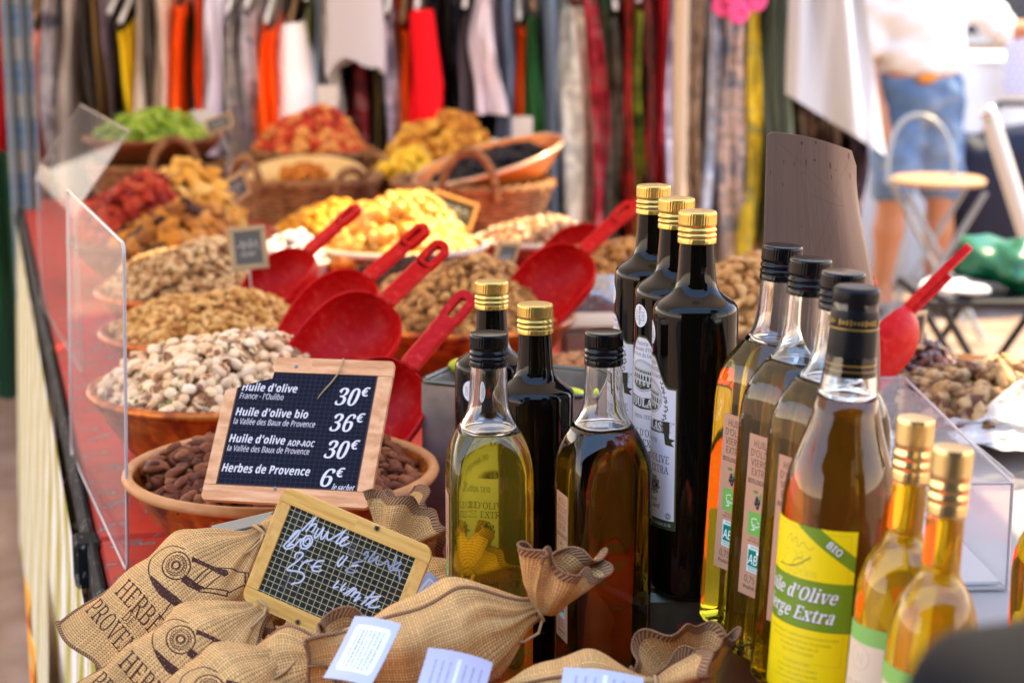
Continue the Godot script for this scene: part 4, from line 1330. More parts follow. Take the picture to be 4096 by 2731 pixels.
	bd.lathe([Vector2(0, 0), Vector2(0.148, 0), Vector2(0.152, 0.004), Vector2(0.152, 0.012), Vector2(0.148, 0.016), Vector2(0, 0.016)], 48)
	single("wooden_board", bd, tri(M("tan_board", Color.WHITE, 0.6), noise_tex("tan_board", 73, 0.02, [[0.0, 0.58, 0.33, 0.10], [1.0, 0.68, 0.45, 0.19]], 128), 3.0), "round tan wooden board lying in the middle basket", "board", Transform3D(Basis(Vector3.RIGHT, 0.22), Vector3(-0.525, 0.90, -4.66)))
	M("tan_board").albedo_color = Color.WHITE
	heap("candied_orange", "orange candied peel on the round tan board", "candied fruit", "orange_peel_below", Vector3(-0.525, 0.918, -4.575), 0.06, 0.018, mesh_set(func(i): return lumpy(Vector3(0.014, 0.008, 0.010), i * 1.9, 0.2, 8, 6), 3), tones("orangepeel", [Color(0.56, 0.18, 0.01), Color(0.46, 0.13, 0.01)], 0.5), 0.017, 0.2, 300, Basis(Vector3.RIGHT, 0.22))
	heap("dried_ginger", "golden brown dried ginger in the basket behind the copper bowl", "dried ginger", "ginger_below", Vector3(-0.18, 0.91, -4.88), 0.165, 0.125, mesh_set(func(i): return lumpy(Vector3(0.021, 0.012, 0.014), i * 1.7, 0.22, 8, 6), 3), tones("ginger", [Color(0.58, 0.24, 0.02), Color(0.68, 0.36, 0.05), Color(0.40, 0.13, 0.012)], 0.5), 0.022, 0.2)
	heap("dried_banana", "yellow dried banana strip in front of the ginger", "dried banana", "banana_below", Vector3(-0.27, 0.915, -4.74), 0.075, 0.045, mesh_set(func(i): return lumpy(Vector3(0.022, 0.009, 0.010), i * 1.7, 0.14, 8, 6), 3), tones("banana", [Color(0.78, 0.45, 0.015), Color(0.80, 0.52, 0.05)], 0.5), 0.02, 0.3)
	var tilt := Basis(Vector3.BACK, 0.27) * Basis(Vector3.RIGHT, 0.10)
	bowl("copper_bowl", "bright copper bowl of black prunes tilted on a wicker basket", Vector3(-0.035, 0.888, -4.44), 0.192, 0.085, tri(M("bright_copper", Color.WHITE, 0.3, 0.35), noise_tex("bright_copper", 53, 0.016, [[0.0, 0.46, 0.10, 0.012], [0.5, 0.62, 0.18, 0.02], [1.0, 0.70, 0.27, 0.05]], 128), 3.0), tilt, M("bright_rim", Color(0.74, 0.46, 0.28), 0.22, 0.4))
	M("bright_copper").albedo_color = Color.WHITE
	heap("prune", "glossy black prune in the tilted copper bowl", "prune", "prunes_below", Vector3(-0.055, 0.945, -4.45), 0.14, 0.03, mesh_set(func(i): return lumpy(Vector3(0.020, 0.013, 0.016), i * 1.4, 0.14, 9, 7), 3), tones("prune", [Color(0.006, 0.004, 0.006), Color(0.012, 0.006, 0.008)], 0.5), 0.026, 0.3, 300, tilt)

func pist_mats() -> Array:
	var out := []
	for i in 3:
		var m := M("pistachio_%d" % i, [Color(1, 1, 1), Color(0.9, 0.84, 0.78), Color(1.0, 0.95, 0.86)][i], 0.5)
		m.vertex_color_use_as_albedo = true
		out.append(m)
	return out

# ---------------------------------------------------------------- scoops
func scoop_parts() -> Array:
	var lb := 0.165
	var rr := 0.053
	var sec := func(a: float, b: float, d: float) -> Vector3:
		var x := -lb * b
		var r: float = rr * sqrt(maxf(0.0, 1.0 - pow(maxf(0.0, 1.0 - b / 0.36), 2.2)))
		r *= 1.0 + 0.10 * b
		var lim: float = lerpf(1.72, 1.05, smoothstep(0.35, 1.0, b))
		var th: float = lerpf(-lim, lim, a)
		r = maxf(r - d, 0.0005)
		return Vector3(x + d * (1.0 if b < 0.03 else 0.0) * -1.0, -r * cos(th) * 0.86, r * sin(th))
	var g := Geo.new()
	g.sheet(28, 26, func(a, b): return sec.call(a, b, 0.0))
	g.sheet(28, 26, func(a, b): return sec.call(1.0 - a, b, 0.0028))
	g.sheet(1, 26, func(a, b): return sec.call(0.0, b, 0.0028 * a))
	g.sheet(1, 26, func(a, b): return sec.call(1.0, b, 0.0028 * (1.0 - a)))
	g.sheet(28, 1, func(a, b): return sec.call(a, 1.0, 0.0028 * b))
	var h := Geo.new()
	# handle: a bar that ends in a rounded loop with a slot
	h.box(Vector3(0.032, 0.002, 0), Vector3(0.072, 0.010, 0.024), 0.003)
	h.box(Vector3(0.030, -0.006, 0), Vector3(0.066, 0.010, 0.006), 0.002)
	var ringp := func(a: float, inner: bool) -> Vector2:
		var th := TAU * a
		var w := 0.0045 if inner else 0.0125
		var l := 0.011
		return Vector2(0.083 + cos(th) * w + (l if cos(th) > 0 else -l) * (0.9 if inner else 1.0) * minf(1.0, absf(cos(th)) * 4.0), sin(th) * w)
	for top in [0.007, -0.003]:
		h.sheet(40, 1, func(a, b):
			var p: Vector2 = ringp.call(a if top > 0 else 1.0 - a, b < 0.5)
			return Vector3(p.x, top, p.y))
	h.sheet(40, 1, func(a, b):
		var p: Vector2 = ringp.call(a, false)
		return Vector3(p.x, lerpf(0.007, -0.003, b), p.y))
	h.sheet(40, 1, func(a, b):
		var p: Vector2 = ringp.call(a, true)
		return Vector3(p.x, lerpf(-0.003, 0.007, b), p.y))
	return [g.mesh(), h.mesh()]

func scoop(label: String, at: Vector3, handle_dir: Vector3, open_dir: Vector3, parts: Array) -> void:
	var x := handle_dir.normalized()
	var y := (open_dir - x * open_dir.dot(x)).normalized()
	var t := thing("red_scoop", label, "scoop", at, Basis(x, y, x.cross(y)), "red plastic scoops")
	var red := M("red_plastic", Color(0.40, 0.002, 0.005), 0.4)
	red.metallic_specular = 0.24
	if red.albedo_texture == null:
		red.albedo_color = Color.WHITE
		tri(red, noise_tex("red_plastic", 77, 0.03, [[0.0, 0.36, 0.002, 0.003], [0.58, 0.46, 0.004, 0.004], [0.74, 0.48, 0.014, 0.010], [1.0, 0.54, 0.09, 0.05]], 256), 9.0)
	part("scoop_bowl", parts[0], red, t)
	part("handle", parts[1], red, t)

func build_scoops() -> void:
	var ps := scoop_parts()
	scoop("red scoop lying in the brown nuts, its handle crossing the pineapple", Vector3(-0.306, 0.998, -2.735), Vector3(0.068, 0.056, -0.045), Vector3(-0.25, 0.95, 0.45), ps)
	scoop("red scoop behind the round-mouthed one, stuck in the peanuts", Vector3(-0.190, 1.010, -2.42), Vector3(0.066, 0.052, -0.04), Vector3(-0.3, 0.65, 0.65), ps)
	scoop("red scoop turned mouth forward above the pistachios", Vector3(-0.150, 1.020, -2.17), Vector3(0.062, 0.055, -0.05), Vector3(-0.25, 0.35, 0.9), ps)
	scoop("red scoop standing in the almonds between board and tin", Vector3(-0.112, 0.982, -1.975), Vector3(0.060, 0.066, -0.04), Vector3(-0.3, 0.25, 0.9), ps)
	scoop("red scoop leaning above the tan peanuts, left of the tall bottles", Vector3(0.108, 1.008, -2.67), Vector3(0.068, 0.058, -0.04), Vector3(-0.35, 0.5, 0.8), ps)
	scoop("red scoop with long handle in the pecans at the right", Vector3(0.479, 1.012, -2.17), Vector3(0.072, 0.066, -0.02), Vector3(-0.75, 0.5, -0.3), ps)
	scoop("red scoop mostly hidden behind the black capsule bottle", Vector3(0.415, 0.935, -2.36), Vector3(0.05, 0.06, -0.03), Vector3(-0.5, 0.5, 0.5), ps)
	scoop("red scoop with a pale sunlit handle behind the tall scoop", Vector3(0.165, 0.955, -3.30), Vector3(0.07, 0.042, -0.03), Vector3(-0.3, 0.7, 0.5), ps)

# ---------------------------------------------------------------- boards
func rounded(w: float, h: float, r: float, corners := [true, true, true, true]) -> PackedVector2Array:
	var out := PackedVector2Array()
	var c := [Vector2(1, 1), Vector2(-1, 1), Vector2(-1, -1), Vector2(1, -1)]
	for i in 4:
		var k := Vector2(c[i].x * w * 0.5, c[i].y * h * 0.5)
		if corners[i]:
			var m: Vector2 = k - c[i] * r
			for s in 6:
				var a := PI * 0.5 * i + PI * 0.5 * s / 5.0
				out.append(m + Vector2(cos(a), sin(a)) * r)
		else:
			out.append(k)
	return out

func grain(called: String, a: Color, b: Color, seed_: int, vertical := false) -> StandardMaterial3D:
	if mat_of.has(called):
		return mat_of[called]
	var im := canvas(256, 64, Color.WHITE)
	var n := FastNoiseLite.new()
	n.seed = seed_
	n.frequency = 0.06
	n.fractal_octaves = 4
	for x in 256:
		for y in 64:
			var t := clampf(0.5 + 0.9 * n.get_noise_2d(x * 0.07, y * 1.9 + 3.0 * n.get_noise_2d(x * 0.3, y * 0.4)) + 0.22 * n.get_noise_2d(x * 0.5, y * 9.0), 0, 1)
			im.set_pixel(x, y, L(lerpf(a.r, b.r, t), lerpf(a.g, b.g, t), lerpf(a.b, b.b, t)))
	var m := printed(called, im, 0.5)
	m.texture_repeat = true
	return m

func small_board(label: String, at: Vector3, basis: Basis, w: float, h: float, frame: Color, scrawl: String, slate := Color(0.03, 0.035, 0.03)) -> void:
	var t := thing("chalk_sign", label, "sign", at, basis)
	var fm := M("sign_frame_" + frame.to_html(), frame, 0.5)
	var f := 0.13 * h
	for e in [[Vector3(0, h / 2 - f / 2, 0), Vector3(w, f, 0.006)], [Vector3(0, -h / 2 + f / 2, 0), Vector3(w, f, 0.006)], [Vector3(-w / 2 + f / 2, 0, 0), Vector3(f, h - 2 * f - 0.0005, 0.006)], [Vector3(w / 2 - f / 2, 0, 0), Vector3(f, h - 2 * f - 0.0005, 0.006)]]:
		var g := Geo.new()
		g.box(e[0], e[1], 0.0012)
		part("frame_rail", g, fm, t)
	var im := canvas(128, 96, L(slate.r, slate.g, slate.b))
	var ps := []
	for i in 15:
		ps.append(Vector2(14 + i * 7, 38 + 10 * sin(i * 1.9) + 5 * cos(i * 3.1)))
	stroke(im, curve(ps, 3), 4.0, L(0.4, 0.38, 0.32))
	ps = []
	for i in 11:
		ps.append(Vector2(24 + i * 7, 66 + 8 * sin(i * 2.3 + 1.0)))
	stroke(im, curve(ps, 3), 3.0, L(0.4, 0.38, 0.32))
	var g2 := Geo.new()
	g2.sheet(1, 1, func(a, b): return Vector3((a - 0.5) * (w - 2 * f), (b - 0.5) * (h - 2 * f), 0.001))
	g2.sheet(1, 1, func(a, b): return Vector3((0.5 - a) * (w - 2 * f), (b - 0.5) * (h - 2 * f), -0.001))
	part("slate", g2, printed("slate_" + scrawl, im, 0.6), t)
	var st := Geo.new()
	st.tube([Vector3(0, -h / 2 + 0.01, -0.005), Vector3(0, -h / 2 - 0.055, -0.008)], 0.0016, 6)
	part("stake", st, M("wire", Color(0.4, 0.4, 0.4), 0.3, 1.0), t)

func build_small_signs() -> void:
	small_board("leaning chalk sign with grey writing left of the first scoop", Vector3(-0.398, 1.003, -2.73), look(Vector3(0.05, 0.002, -0.02), Vector3(0.02, 0.06, -0.02)), 0.058, 0.066, Color(0.36, 0.27, 0.14), "a", Color(0.10, 0.10, 0.085))
	small_board("wood-framed chalk sign tilted before the arched-handle basket", Vector3(-0.117, 0.953, -3.58), look(Vector3(0.088, -0.030, 0.0), Vector3(0.03, 0.05, -0.03)), 0.094, 0.062, Color(0.50, 0.24, 0.06), "b", Color(0.05, 0.045, 0.02))
	small_board("narrow chalk sign turned aside left of the tall scoop", Vector3(-0.013, 0.962, -2.875), look(Vector3(0.030, -0.008, -0.05), Vector3(0.026, 0.055, -0.01)), 0.066, 0.066, Color(0.46, 0.30, 0.13), "c", Color(0.09, 0.10, 0.10))
	small_board("chalk sign behind the right red scoop", Vector3(0.505, 0.962, -2.28), look(Vector3(0.034, -0.002, -0.03), Vector3(0.018, 0.04, -0.01)), 0.06, 0.05, Color(0.5, 0.32, 0.16), "d", Color(0.05, 0.055, 0.05))
	small_board("chalk sign stuck by the green candied fruit", Vector3(-0.735, 1.045, -4.60), look(Vector3(0.055, 0.02, 0.0), Vector3(0.02, 0.04, -0.02)), 0.07, 0.045, Color(0.44, 0.30, 0.16), "e", Color(0.06, 0.06, 0.055))
	small_board("chalk sign left of the middle basket, seen nearly from its edge", Vector3(-0.60, 0.955, -3.95), look(Vector3(0.04, 0.025, -0.04), Vector3(0.02, 0.05, -0.02)), 0.07, 0.055, Color(0.42, 0.26, 0.12), "f", Color(0.06, 0.055, 0.05))

# ---------------------------------------------------------------- what stands under and beside the bottles
func build_stands() -> void:
	var steel := tri(M("dull_steel", Color.WHITE, 0.36, 0.75), noise_tex("dull_steel", 91, 0.02, [[0.0, 0.22, 0.19, 0.16], [0.6, 0.36, 0.32, 0.28], [1.0, 0.46, 0.42, 0.37]], 128), 5.0)
	steel.albedo_color = Color.WHITE
	# open tin
	var t := thing("open_tin", "open square metal tin behind the dark bottles, with a yellow clip inside", "tin", Vector3(0.014, 0.811, -1.955), Basis(Vector3.UP, -0.42))
	for e in [[Vector3(0, 0.08, 0.062), Vector3(0.190, 0.16, 0.002)], [Vector3(0, 0.08, -0.062), Vector3(0.190, 0.16, 0.002)], [Vector3(-0.094, 0.08, 0), Vector3(0.002, 0.16, 0.122)], [Vector3(0.094, 0.08, 0), Vector3(0.002, 0.16, 0.122)]]:
		var g := Geo.new()
		g.box(e[0], e[1], 0.0005)
		part("side", g, steel, t)
	var b := Geo.new()
	b.box(Vector3(0, 0.11, 0), Vector3(0.184, 0.002, 0.12))
	part("bottom", b, steel, t)
	b = Geo.new()
	var ps := []
	for p in rounded(0.192, 0.128, 0.012):
		ps.append(Vector3(p.x, 0.162, p.y))
	b.tube(ps, 0.003, 8, true)
	part("rim", b, M("tin_rim", Color(0.10, 0.11, 0.09), 0.25, 0.8), t)
	b = Geo.new()
	ps = []
	for i in 24:
		ps.append(Vector3(0.018 * cos(TAU * i / 24.0), 0.0, 0.009 * sin(TAU * i / 24.0)))
	b.tube(ps, 0.004, 8, true)
	var clip := M("yellow_plastic", Color(0.62, 0.66, 0.02), 0.35)
	single("yellow_clip", b, clip, "yellow plastic ring lying in the open tin", "clip", Transform3D(Basis(Vector3.RIGHT, 0.3), Vector3(0.058, 0.958, -1.935)))
	b = Geo.new()
	b.ball(Vector3.ZERO, Vector3(0.014, 0.009, 0.010), 10, 8)
	single("yellow_cap", b, clip, "small yellow cap at the left edge of the open tin", "cap", Transform3D(Basis(), Vector3(-0.058, 0.975, -2.005)))
	# metal box under the three tall bottles
	b = Geo.new()
	b.box(Vector3(0, 0.0455, 0), Vector3(0.125, 0.091, 0.30), 0.006)
	single("metal_box", b, tri(M("olive_metal", Color.WHITE, 0.4, 0.5), noise_tex("olive_metal", 92, 0.02, [[0.0, 0.07, 0.06, 0.035], [0.7, 0.14, 0.12, 0.075], [1.0, 0.24, 0.21, 0.15]], 128), 6.0), "worn olive metal box under the three tall dark bottles", "box", Transform3D(Basis(), Vector3(0.158, 0.811, -1.588)))
	M("olive_metal").albedo_color = Color.WHITE
	# red crate under the right-hand bottles, standing on a slope
	var cr := thing("red_crate", "dark red painted crate under the bottles at the right", "crate", Vector3(0.33, 0.811, -1.19), Basis(Vector3.BACK, -0.05))
	var dr := M("dark_red_paint", Color(0.06, 0.010, 0.007), 0.35)
	b = Geo.new()
	b.box(Vector3(0, 0.061, 0), Vector3(0.40, 0.012, 0.46), 0.004)
	part("lid", b, dr, cr)
	b = Geo.new()  # pale card, mostly out of view, placed to brighten the golden bottles
	b.box(Vector3(0.045, 0.0692, 0.03), Vector3(0.29, 0.003, 0.38), 0.001)
	single("brightening_card", b, M("pale_card", Color(0.60, 0.54, 0.47), 0.8), "mostly unseen pale card placed to brighten the small golden bottles from below", "card", cr.transform)
	for e in [[Vector3(-0.19, 0.020, 0), Vector3(0.012, 0.068, 0.44)], [Vector3(0.19, 0.020, 0), Vector3(0.012, 0.068, 0.44)], [Vector3(0, 0.020, 0.214), Vector3(0.366, 0.068, 0.012)], [Vector3(0, 0.020, -0.214), Vector3(0.366, 0.068, 0.012)]]:
		b = Geo.new()
		b.box(e[0], e[1], 0.002)
		part("board", b, dr, cr)
	# clear lunch box and silver bag behind the tall bottles
	var cl := thing("clear_box", "clear plastic box with a pale lid left of the tall bottles", "box", Vector3(0.118, 0.812, -2.80), Basis(Vector3.UP, 0.1))
	b = Geo.new()
	b.box(Vector3(0, 0.03, 0), Vector3(0.094, 0.06, 0.09), 0.008)
	part("tub", b, film("clear_tub", Color(0.75, 0.6, 0.45), 0.35, 0.1), cl)
	b = Geo.new()
	b.box(Vector3(0, 0.066, 0), Vector3(0.102, 0.010, 0.098), 0.004)
	part("lid", b, film("pale_lid", Color(0.72, 0.64, 0.5), 0.75, 0.2), cl)
	b = Geo.new()
	b.box(Vector3(0, 0.03, 0), Vector3(0.088, 0.045, 0.084), 0.008)
	part("filling", b, M("tan_filling", Color(0.36, 0.16, 0.06), 0.7), cl)
	b = lumpy(Vector3(0.062, 0.05, 0.045), 2.0, 0.10, 26, 20, func(p): return p * (1.0 + 0.03 * sin(p.x * 34.0) * sin(p.y * 31.0)))
	single("silver_bag", b, tri(M("silver_film", Color.WHITE, 0.22, 0.6), noise_tex("silver_film", 95, 0.08, [[0.0, 0.06, 0.06, 0.065], [0.5, 0.3, 0.3, 0.31], [1.0, 0.6, 0.6, 0.62]], 128), 14.0), "silvery bag of seeds behind the clear box", "bag", Transform3D(Basis(), Vector3(0.152, 0.868, -3.0)))
	M("silver_film").albedo_color = Color.WHITE

# ---------------------------------------------------------------- bottles
func cap_geo(r: float, h: float, ribs := true) -> Geo:
	var g := Geo.new()
	var pr := [Vector2(0, 0.0), Vector2(r * 0.90, 0.0), Vector2(r, h * 0.03), Vector2(r, h * 0.15), Vector2(r * 0.965, h * 0.18), Vector2(r * 0.965, h * 0.20), Vector2(r * 1.01, h * 0.24), Vector2(r * 1.01, h * 0.29), Vector2(r * 0.955, h * 0.335), Vector2(r * 0.955, h * 0.355), Vector2(r * 1.01, h * 0.40), Vector2(r * 1.01, h * 0.45), Vector2(r * 0.95, h * 0.50), Vector2(r * 0.95, h * 0.54), Vector2(r * 0.995, h * 0.585), Vector2(r, h * 0.62), Vector2(r, h * 0.90), Vector2(r * 0.985, h * 0.955), Vector2(r * 0.94, h * 0.99), Vector2(r * 0.86, h), Vector2(0, h * 0.995)]
	g.lathe(pr, 132, func(a, y):
		if ribs and y > h * 0.60 and y < h * 0.92:
			return 1.0 - 0.028 * (0.5 + 0.5 * cos(a * 44.0))
		if y < h * 0.2 and y > h * 0.1:
			return 1.0 + 0.006 * sin(a * 30.0)
		return 1.0)
	return g

# a bottle's body from rings of [height, half width, squareness]
func rings(pr: Array, n := 56) -> Geo:
	var g := Geo.new()
	g.sheet(n, pr.size() - 1, func(a, b):
		var e: Array = pr[roundi(b * (pr.size() - 1))]
		var th: float = -TAU * a
		var c := cos(th)
		var s := sin(th)
		var k: float = e[2]
		var r: float = e[1] / pow(pow(absf(c), k) + pow(absf(s), k), 1.0 / k)
		return Vector3(c * r, e[0], s * r))
	return g

func body_at(pr: Array, y: float) -> Array:
	for i in pr.size() - 1:
		if y <= pr[i + 1][0]:
			var t: float = (y - pr[i][0]) / maxf(pr[i + 1][0] - pr[i][0], 1e-6)
			return [y, lerpf(pr[i][1], pr[i + 1][1], t), lerpf(pr[i][2], pr[i + 1][2], t)]
	return pr[-1]

# clear bottle: one solid of oil (with its glass) up to the level, a hollow neck of glass above it
func oil_bottle(label: String, at: Vector3, basis: Basis, pr: Array, level: float, oil: Material, o := {}) -> Node3D:
	var t := thing(o.get("name", "oil_bottle"), label, "bottle", at, basis, o.get("group", ""))
	var low := [[pr[0][0] + 0.004, 0.0, 2.0], [pr[0][0] + 0.003, pr[0][1] * 0.7, pr[0][2]]]
	for e in pr:
		if e[0] < level:
			low.append(e)
	var lv := body_at(pr, level)
	low.append(lv)
	low.append([level - 0.0006, lv[1] - 0.0035, lv[2]])
	low.append([level - 0.0006, 0.0, 2.0])
	part("oil", rings(low).mesh(true), oil, t)
	var wall := 0.0026
	var up := [[level + 0.0002, lv[1] - wall, lv[2]], [level + 0.0002, lv[1], lv[2]]]
	var inner := []
	for e in pr:
		if e[0] > level:
			up.append(e)
			inner.append([e[0], e[1] - wall, e[2]])
	inner.reverse()
	up += inner
	up.append([level + 0.0002, lv[1] - wall, lv[2]])
	part("neck", rings(up, 40).mesh(true), glass("clear_glass", Color(0.97, 0.98, 0.96), 1.5), t)
	var top: float = pr[-1][0]
	var ch: float = o.get("cap_height", 0.0275)
	if o.has("cap"):
		part("cap", cap_geo(o.get("cap_radius", 0.0158), ch), o.cap, t, Transform3D(Basis(), Vector3(0, top + 0.002 - ch, 0)))
	return t

# label bent round a round bottle: th is measured from the bottle's front, leftwards negative
func bent_label(r: float, th0: float, th1: float, y0: float, y1: float, drop = null) -> Geo:
	var g := Geo.new()
	var f := func(a: float, b: float, rr: float) -> Vector3:
		var th := lerpf(th0, th1, a)
		var top = y1 - (drop.call(a) if drop != null else 0.0)
		return Vector3(rr * sin(th), lerpf(y0, top, b), rr * cos(th))
	g.sheet(36, 10, func(a, b): return f.call(a, b, r + 0.0005), func(a, b, p): return Vector2(a, 1.0 - (p.y - y0) / (y1 - y0)))
	g.sheet(36, 10, func(a, b): return f.call(1.0 - a, b, r + 0.0002), func(a, b, p): return Vector2(1.0 - a, 1.0 - (p.y - y0) / (y1 - y0)))
	return g

func arch_drop(a: float) -> float:
	return 0.024 * smoothstep(0.12, 0.78, absf(2.0 * a - 1.0))

func dark_label() -> StandardMaterial3D:
	var w := 560
	var h := 1232
	var im := canvas(w, h, L(0.035, 0.05, 0.015))
	var paper := L(0.66, 0.62, 0.62)
	var ink_c := L(0.02, 0.018, 0.015)
	var green := L(0.035, 0.045, 0.015)
	for layer in [[10.0, L(0.30, 0.18, 0.06)], [15.0, paper]]:
		var m: float = layer[0]
		var ps := PackedVector2Array()
		for i in 41:
			var u := i / 40.0
			ps.append(Vector2(m + (w - 2 * m) * u, m + 4 + arch_drop(u) / 0.143 * h))
		ps.append(Vector2(w - m, h * 0.945))
		ps.append(Vector2(m, h * 0.945))
		fill_poly(im, ps, layer[1])
	var se := "Droid Serif"
	ink(im, "Huilerie", se, w / 2.0, h * 0.048, 40, ink_c, 0.5, 0.85)
	ink(im, "Artisanale d'Olive", se, w / 2.0, h * 0.083, 40, ink_c, 0.5, 0.85)
	ink(im, "du Pont du Gard", se, w / 2.0, h * 0.118, 40, ink_c, 0.5, 0.85)
	# oval with the bridge's arches
	var c := Vector2(w / 2.0, h * 0.245)
	fill_poly(im, oval(c, Vector2(150, 118), 40), ink_c)
	fill_poly(im, oval(c, Vector2(146, 114), 40), paper)
	fill_poly(im, oval(c, Vector2(138, 106), 40), ink_c)
	fill_poly(im, oval(c, Vector2(135, 103), 40), L(0.55, 0.53, 0.50))
	fill_poly(im, PackedVector2Array([c + Vector2(-132, 10), c + Vector2(-90, -6), c + Vector2(20, 4), c + Vector2(132, 8), c + Vector2(118, 54), c + Vector2(70, 88), c + Vector2(0, 102), c + Vector2(-70, 88), c + Vector2(-118, 54)]), green)
	for row in [[-62.0, -30.0, 13, 9.0], [-30.0, 18.0, 7, 15.0], [20.0, 64.0, 5, 19.0]]:
		fill_poly(im, PackedVector2Array([c + Vector2(-122, row[0]), c + Vector2(122, row[0] + 16), c + Vector2(122, row[1] + 16), c + Vector2(-122, row[1])]), L(0.5, 0.48, 0.44))
		for i in row[2]:
			var x: float = -112.0 + 224.0 * (i + 0.5) / row[2]
			var base: float = row[1] + 16.0 * (x + 122) / 244.0
			fill_poly(im, PackedVector2Array([c + Vector2(x - row[3] * 0.62, base), c + Vector2(x - row[3] * 0.62, base - (row[1] - row[0]) * 0.5), c + Vector2(x, base - (row[1] - row[0]) * 0.78), c + Vector2(x + row[3] * 0.62, base - (row[1] - row[0]) * 0.5), c + Vector2(x + row[3] * 0.62, base)]), green)
	for i in 60:
		var q := c + Vector2(rng.randf_range(-100, 100), rng.randf_range(40, 84))
		if (q - c).length() < 98:
			fill_poly(im, oval(q, Vector2(rng.randf_range(2, 7), rng.randf_range(2, 5)), 7), L(0.42, 0.4, 0.36))
	# olive branches either side
	for s in [-1.0, 1.0]:
		var br := []
		for i in 9:
			br.append(c + Vector2(s * (160 + 26 * sin(i * 0.5)), 150 - i * 32))
		stroke(im, curve(br, 3), 4, ink_c)
		for i in 9:
			var q: Vector2 = br[i]
			for d in [-1.0, 1.0]:
				var tip := q + Vector2(d * 19, -14)
				var mid := (q + tip) * 0.5
				var nn := (tip - q).orthogonal().normalized() * 5.5
				fill_poly(im, PackedVector2Array([q, mid + nn, tip, mid - nn]), ink_c if i % 3 else green)
			if i % 2:
				fill_poly(im, oval(q + Vector2(s * 14, 10), Vector2(6, 9), 12), ink_c)
	# ribbon
	var ry := h * 0.405
	fill_poly(im, PackedVector2Array([Vector2(60, ry - 46), Vector2(w / 2.0, ry - 34), Vector2(w - 60, ry - 46), Vector2(w - 60, ry + 40), Vector2(w / 2.0, ry + 52), Vector2(60, ry + 40)]), L(0.045, 0.03, 0.012))
	for s in [-1.0, 1.0]:
		var x: float = w / 2.0 + s * 220
		fill_poly(im, PackedVector2Array([Vector2(x, ry - 40), Vector2(x - s * 50, ry + 40), Vector2(x - s * 36, ry + 120), Vector2(x + s * 40, ry + 128), Vector2(x + s * 14, ry + 100), Vector2(x + s * 46, ry + 78), Vector2(x - s * 2, ry + 70)]), L(0.04, 0.035, 0.012))
	for d in [Vector2(-3, 0), Vector2(3, 0), Vector2(0, 3), Vector2(0, -3)]:
		ink(im, "SOULAS", "Droid Serif Bold", w / 2.0 + d.x, ry + d.y + 2, 92, L(0.62, 0.6, 0.56), 0.5, 0.86)
	ink(im, "SOULAS", "Droid Serif Bold", w / 2.0, ry + 2, 92, L(0.05, 0.035, 0.015), 0.5, 0.86)
	ink(im, "SOULAS", "Droid Serif Bold", w / 2.0, ry + 2, 84, L(0.72, 0.7, 0.68), 0.5, 0.86)
	ink(im, "Depuis 1930", se, w / 2.0, h * 0.492, 44, ink_c, 0.5, 0.8)
	for i in 4:
		ink(im, ["PRODUCTEUR", "3003 M", "EMB", "30086"][i], "Droid Sans", w * 0.87, h * (0.375 + 0.017 * i), 17, ink_c, 0.5)
	ink(im, "HUILE D'OLIVE", se, w / 2.0, h * 0.592, 74, ink_c, 0.5, 0.82)
	ink(im, "VIERGE EXTRA", se, w / 2.0, h * 0.652, 74, ink_c, 0.5, 0.82)
	# seal
	var sc := Vector2(w * 0.62, h * 0.752)
	var ruff := PackedVector2Array()
	for i in 64:
		ruff.append(sc + Vector2(cos(TAU * i / 64.0), sin(TAU * i / 64.0)) * (66 + 6 * sin(i * TAU * 9 / 64.0)))
	fill_poly(im, ruff, ink_c)
	fill_poly(im, oval(sc, Vector2(58, 58), 36), L(0.6, 0.56, 0.5))
	fill_poly(im, oval(sc, Vector2(52, 52), 36), ink_c)
	fill_poly(im, oval(sc, Vector2(26, 26), 30), L(0.10, 0.08, 0.05))
	ink(im, "ET", "Droid Serif Bold", sc.x, sc.y, 24, L(0.6, 0.56, 0.5), 0.5)
	for word in [["ARDENTE", -2.45, 1.75], ["FRUITEE", 2.35, -1.6]]:
		for i in word[0].length():
			var a: float = -PI / 2 + word[1] * 0.0 + (float(i) / (word[0].length() - 1) - 0.5) * 2.1
			var top: bool = word[0] == "ARDENTE"
			if not top:
				a = PI / 2 - (float(i) / (word[0].length() - 1) - 0.5) * 2.1
			ink(im, word[0][i], "Droid Serif Bold", sc.x + cos(a) * 39, sc.y + sin(a) * 39, 21, L(0.6, 0.56, 0.5), 0.5, 0.9, 0.0, a + PI / 2 if top else a - PI / 2)
	ink(im, "France avec", "Droid Serif Bold", w / 2.0, h * 0.836, 46, ink_c, 0.5, 0.8, 0.2)
	ink(im, "l'huile du Gard", "Droid Serif Bold", w / 2.0, h * 0.872, 46, ink_c, 0.5, 0.8, 0.2)
	ink(im, "à l'abri des rayons solaires.", se, w * 0.42, h * 0.912, 18, ink_c, 0.5, 0.9)
	var rc := Vector2(w - 62, h * 0.918)
	fill_poly(im, oval(rc, Vector2(24, 24), 26), ink_c)
	fill_poly(im, oval(rc, Vector2(20, 20), 26), paper)
	for k in 2:
		var arc := []
		for i in 8:
			var a := PI * k + i * 0.34
			arc.append(rc + Vector2(cos(a), sin(a)) * 12)
		stroke(im, arc, 6, ink_c)
		var e: Vector2 = arc[-1]
		fill_poly(im, oval(e, Vector2(7, 7), 3), ink_c)
	ink(im, "REMOULINS-LES GARD TEL. 04.66.81.21.13", "Droid Serif Bold", w / 2.0, h * 0.972, 29, L(0.62, 0.6, 0.55), 0.5, 0.78)
	speckle(im, 300, L(0.58, 0.54, 0.53), 0, 1)
	return printed("dark_bottle_label", im, 0.45)

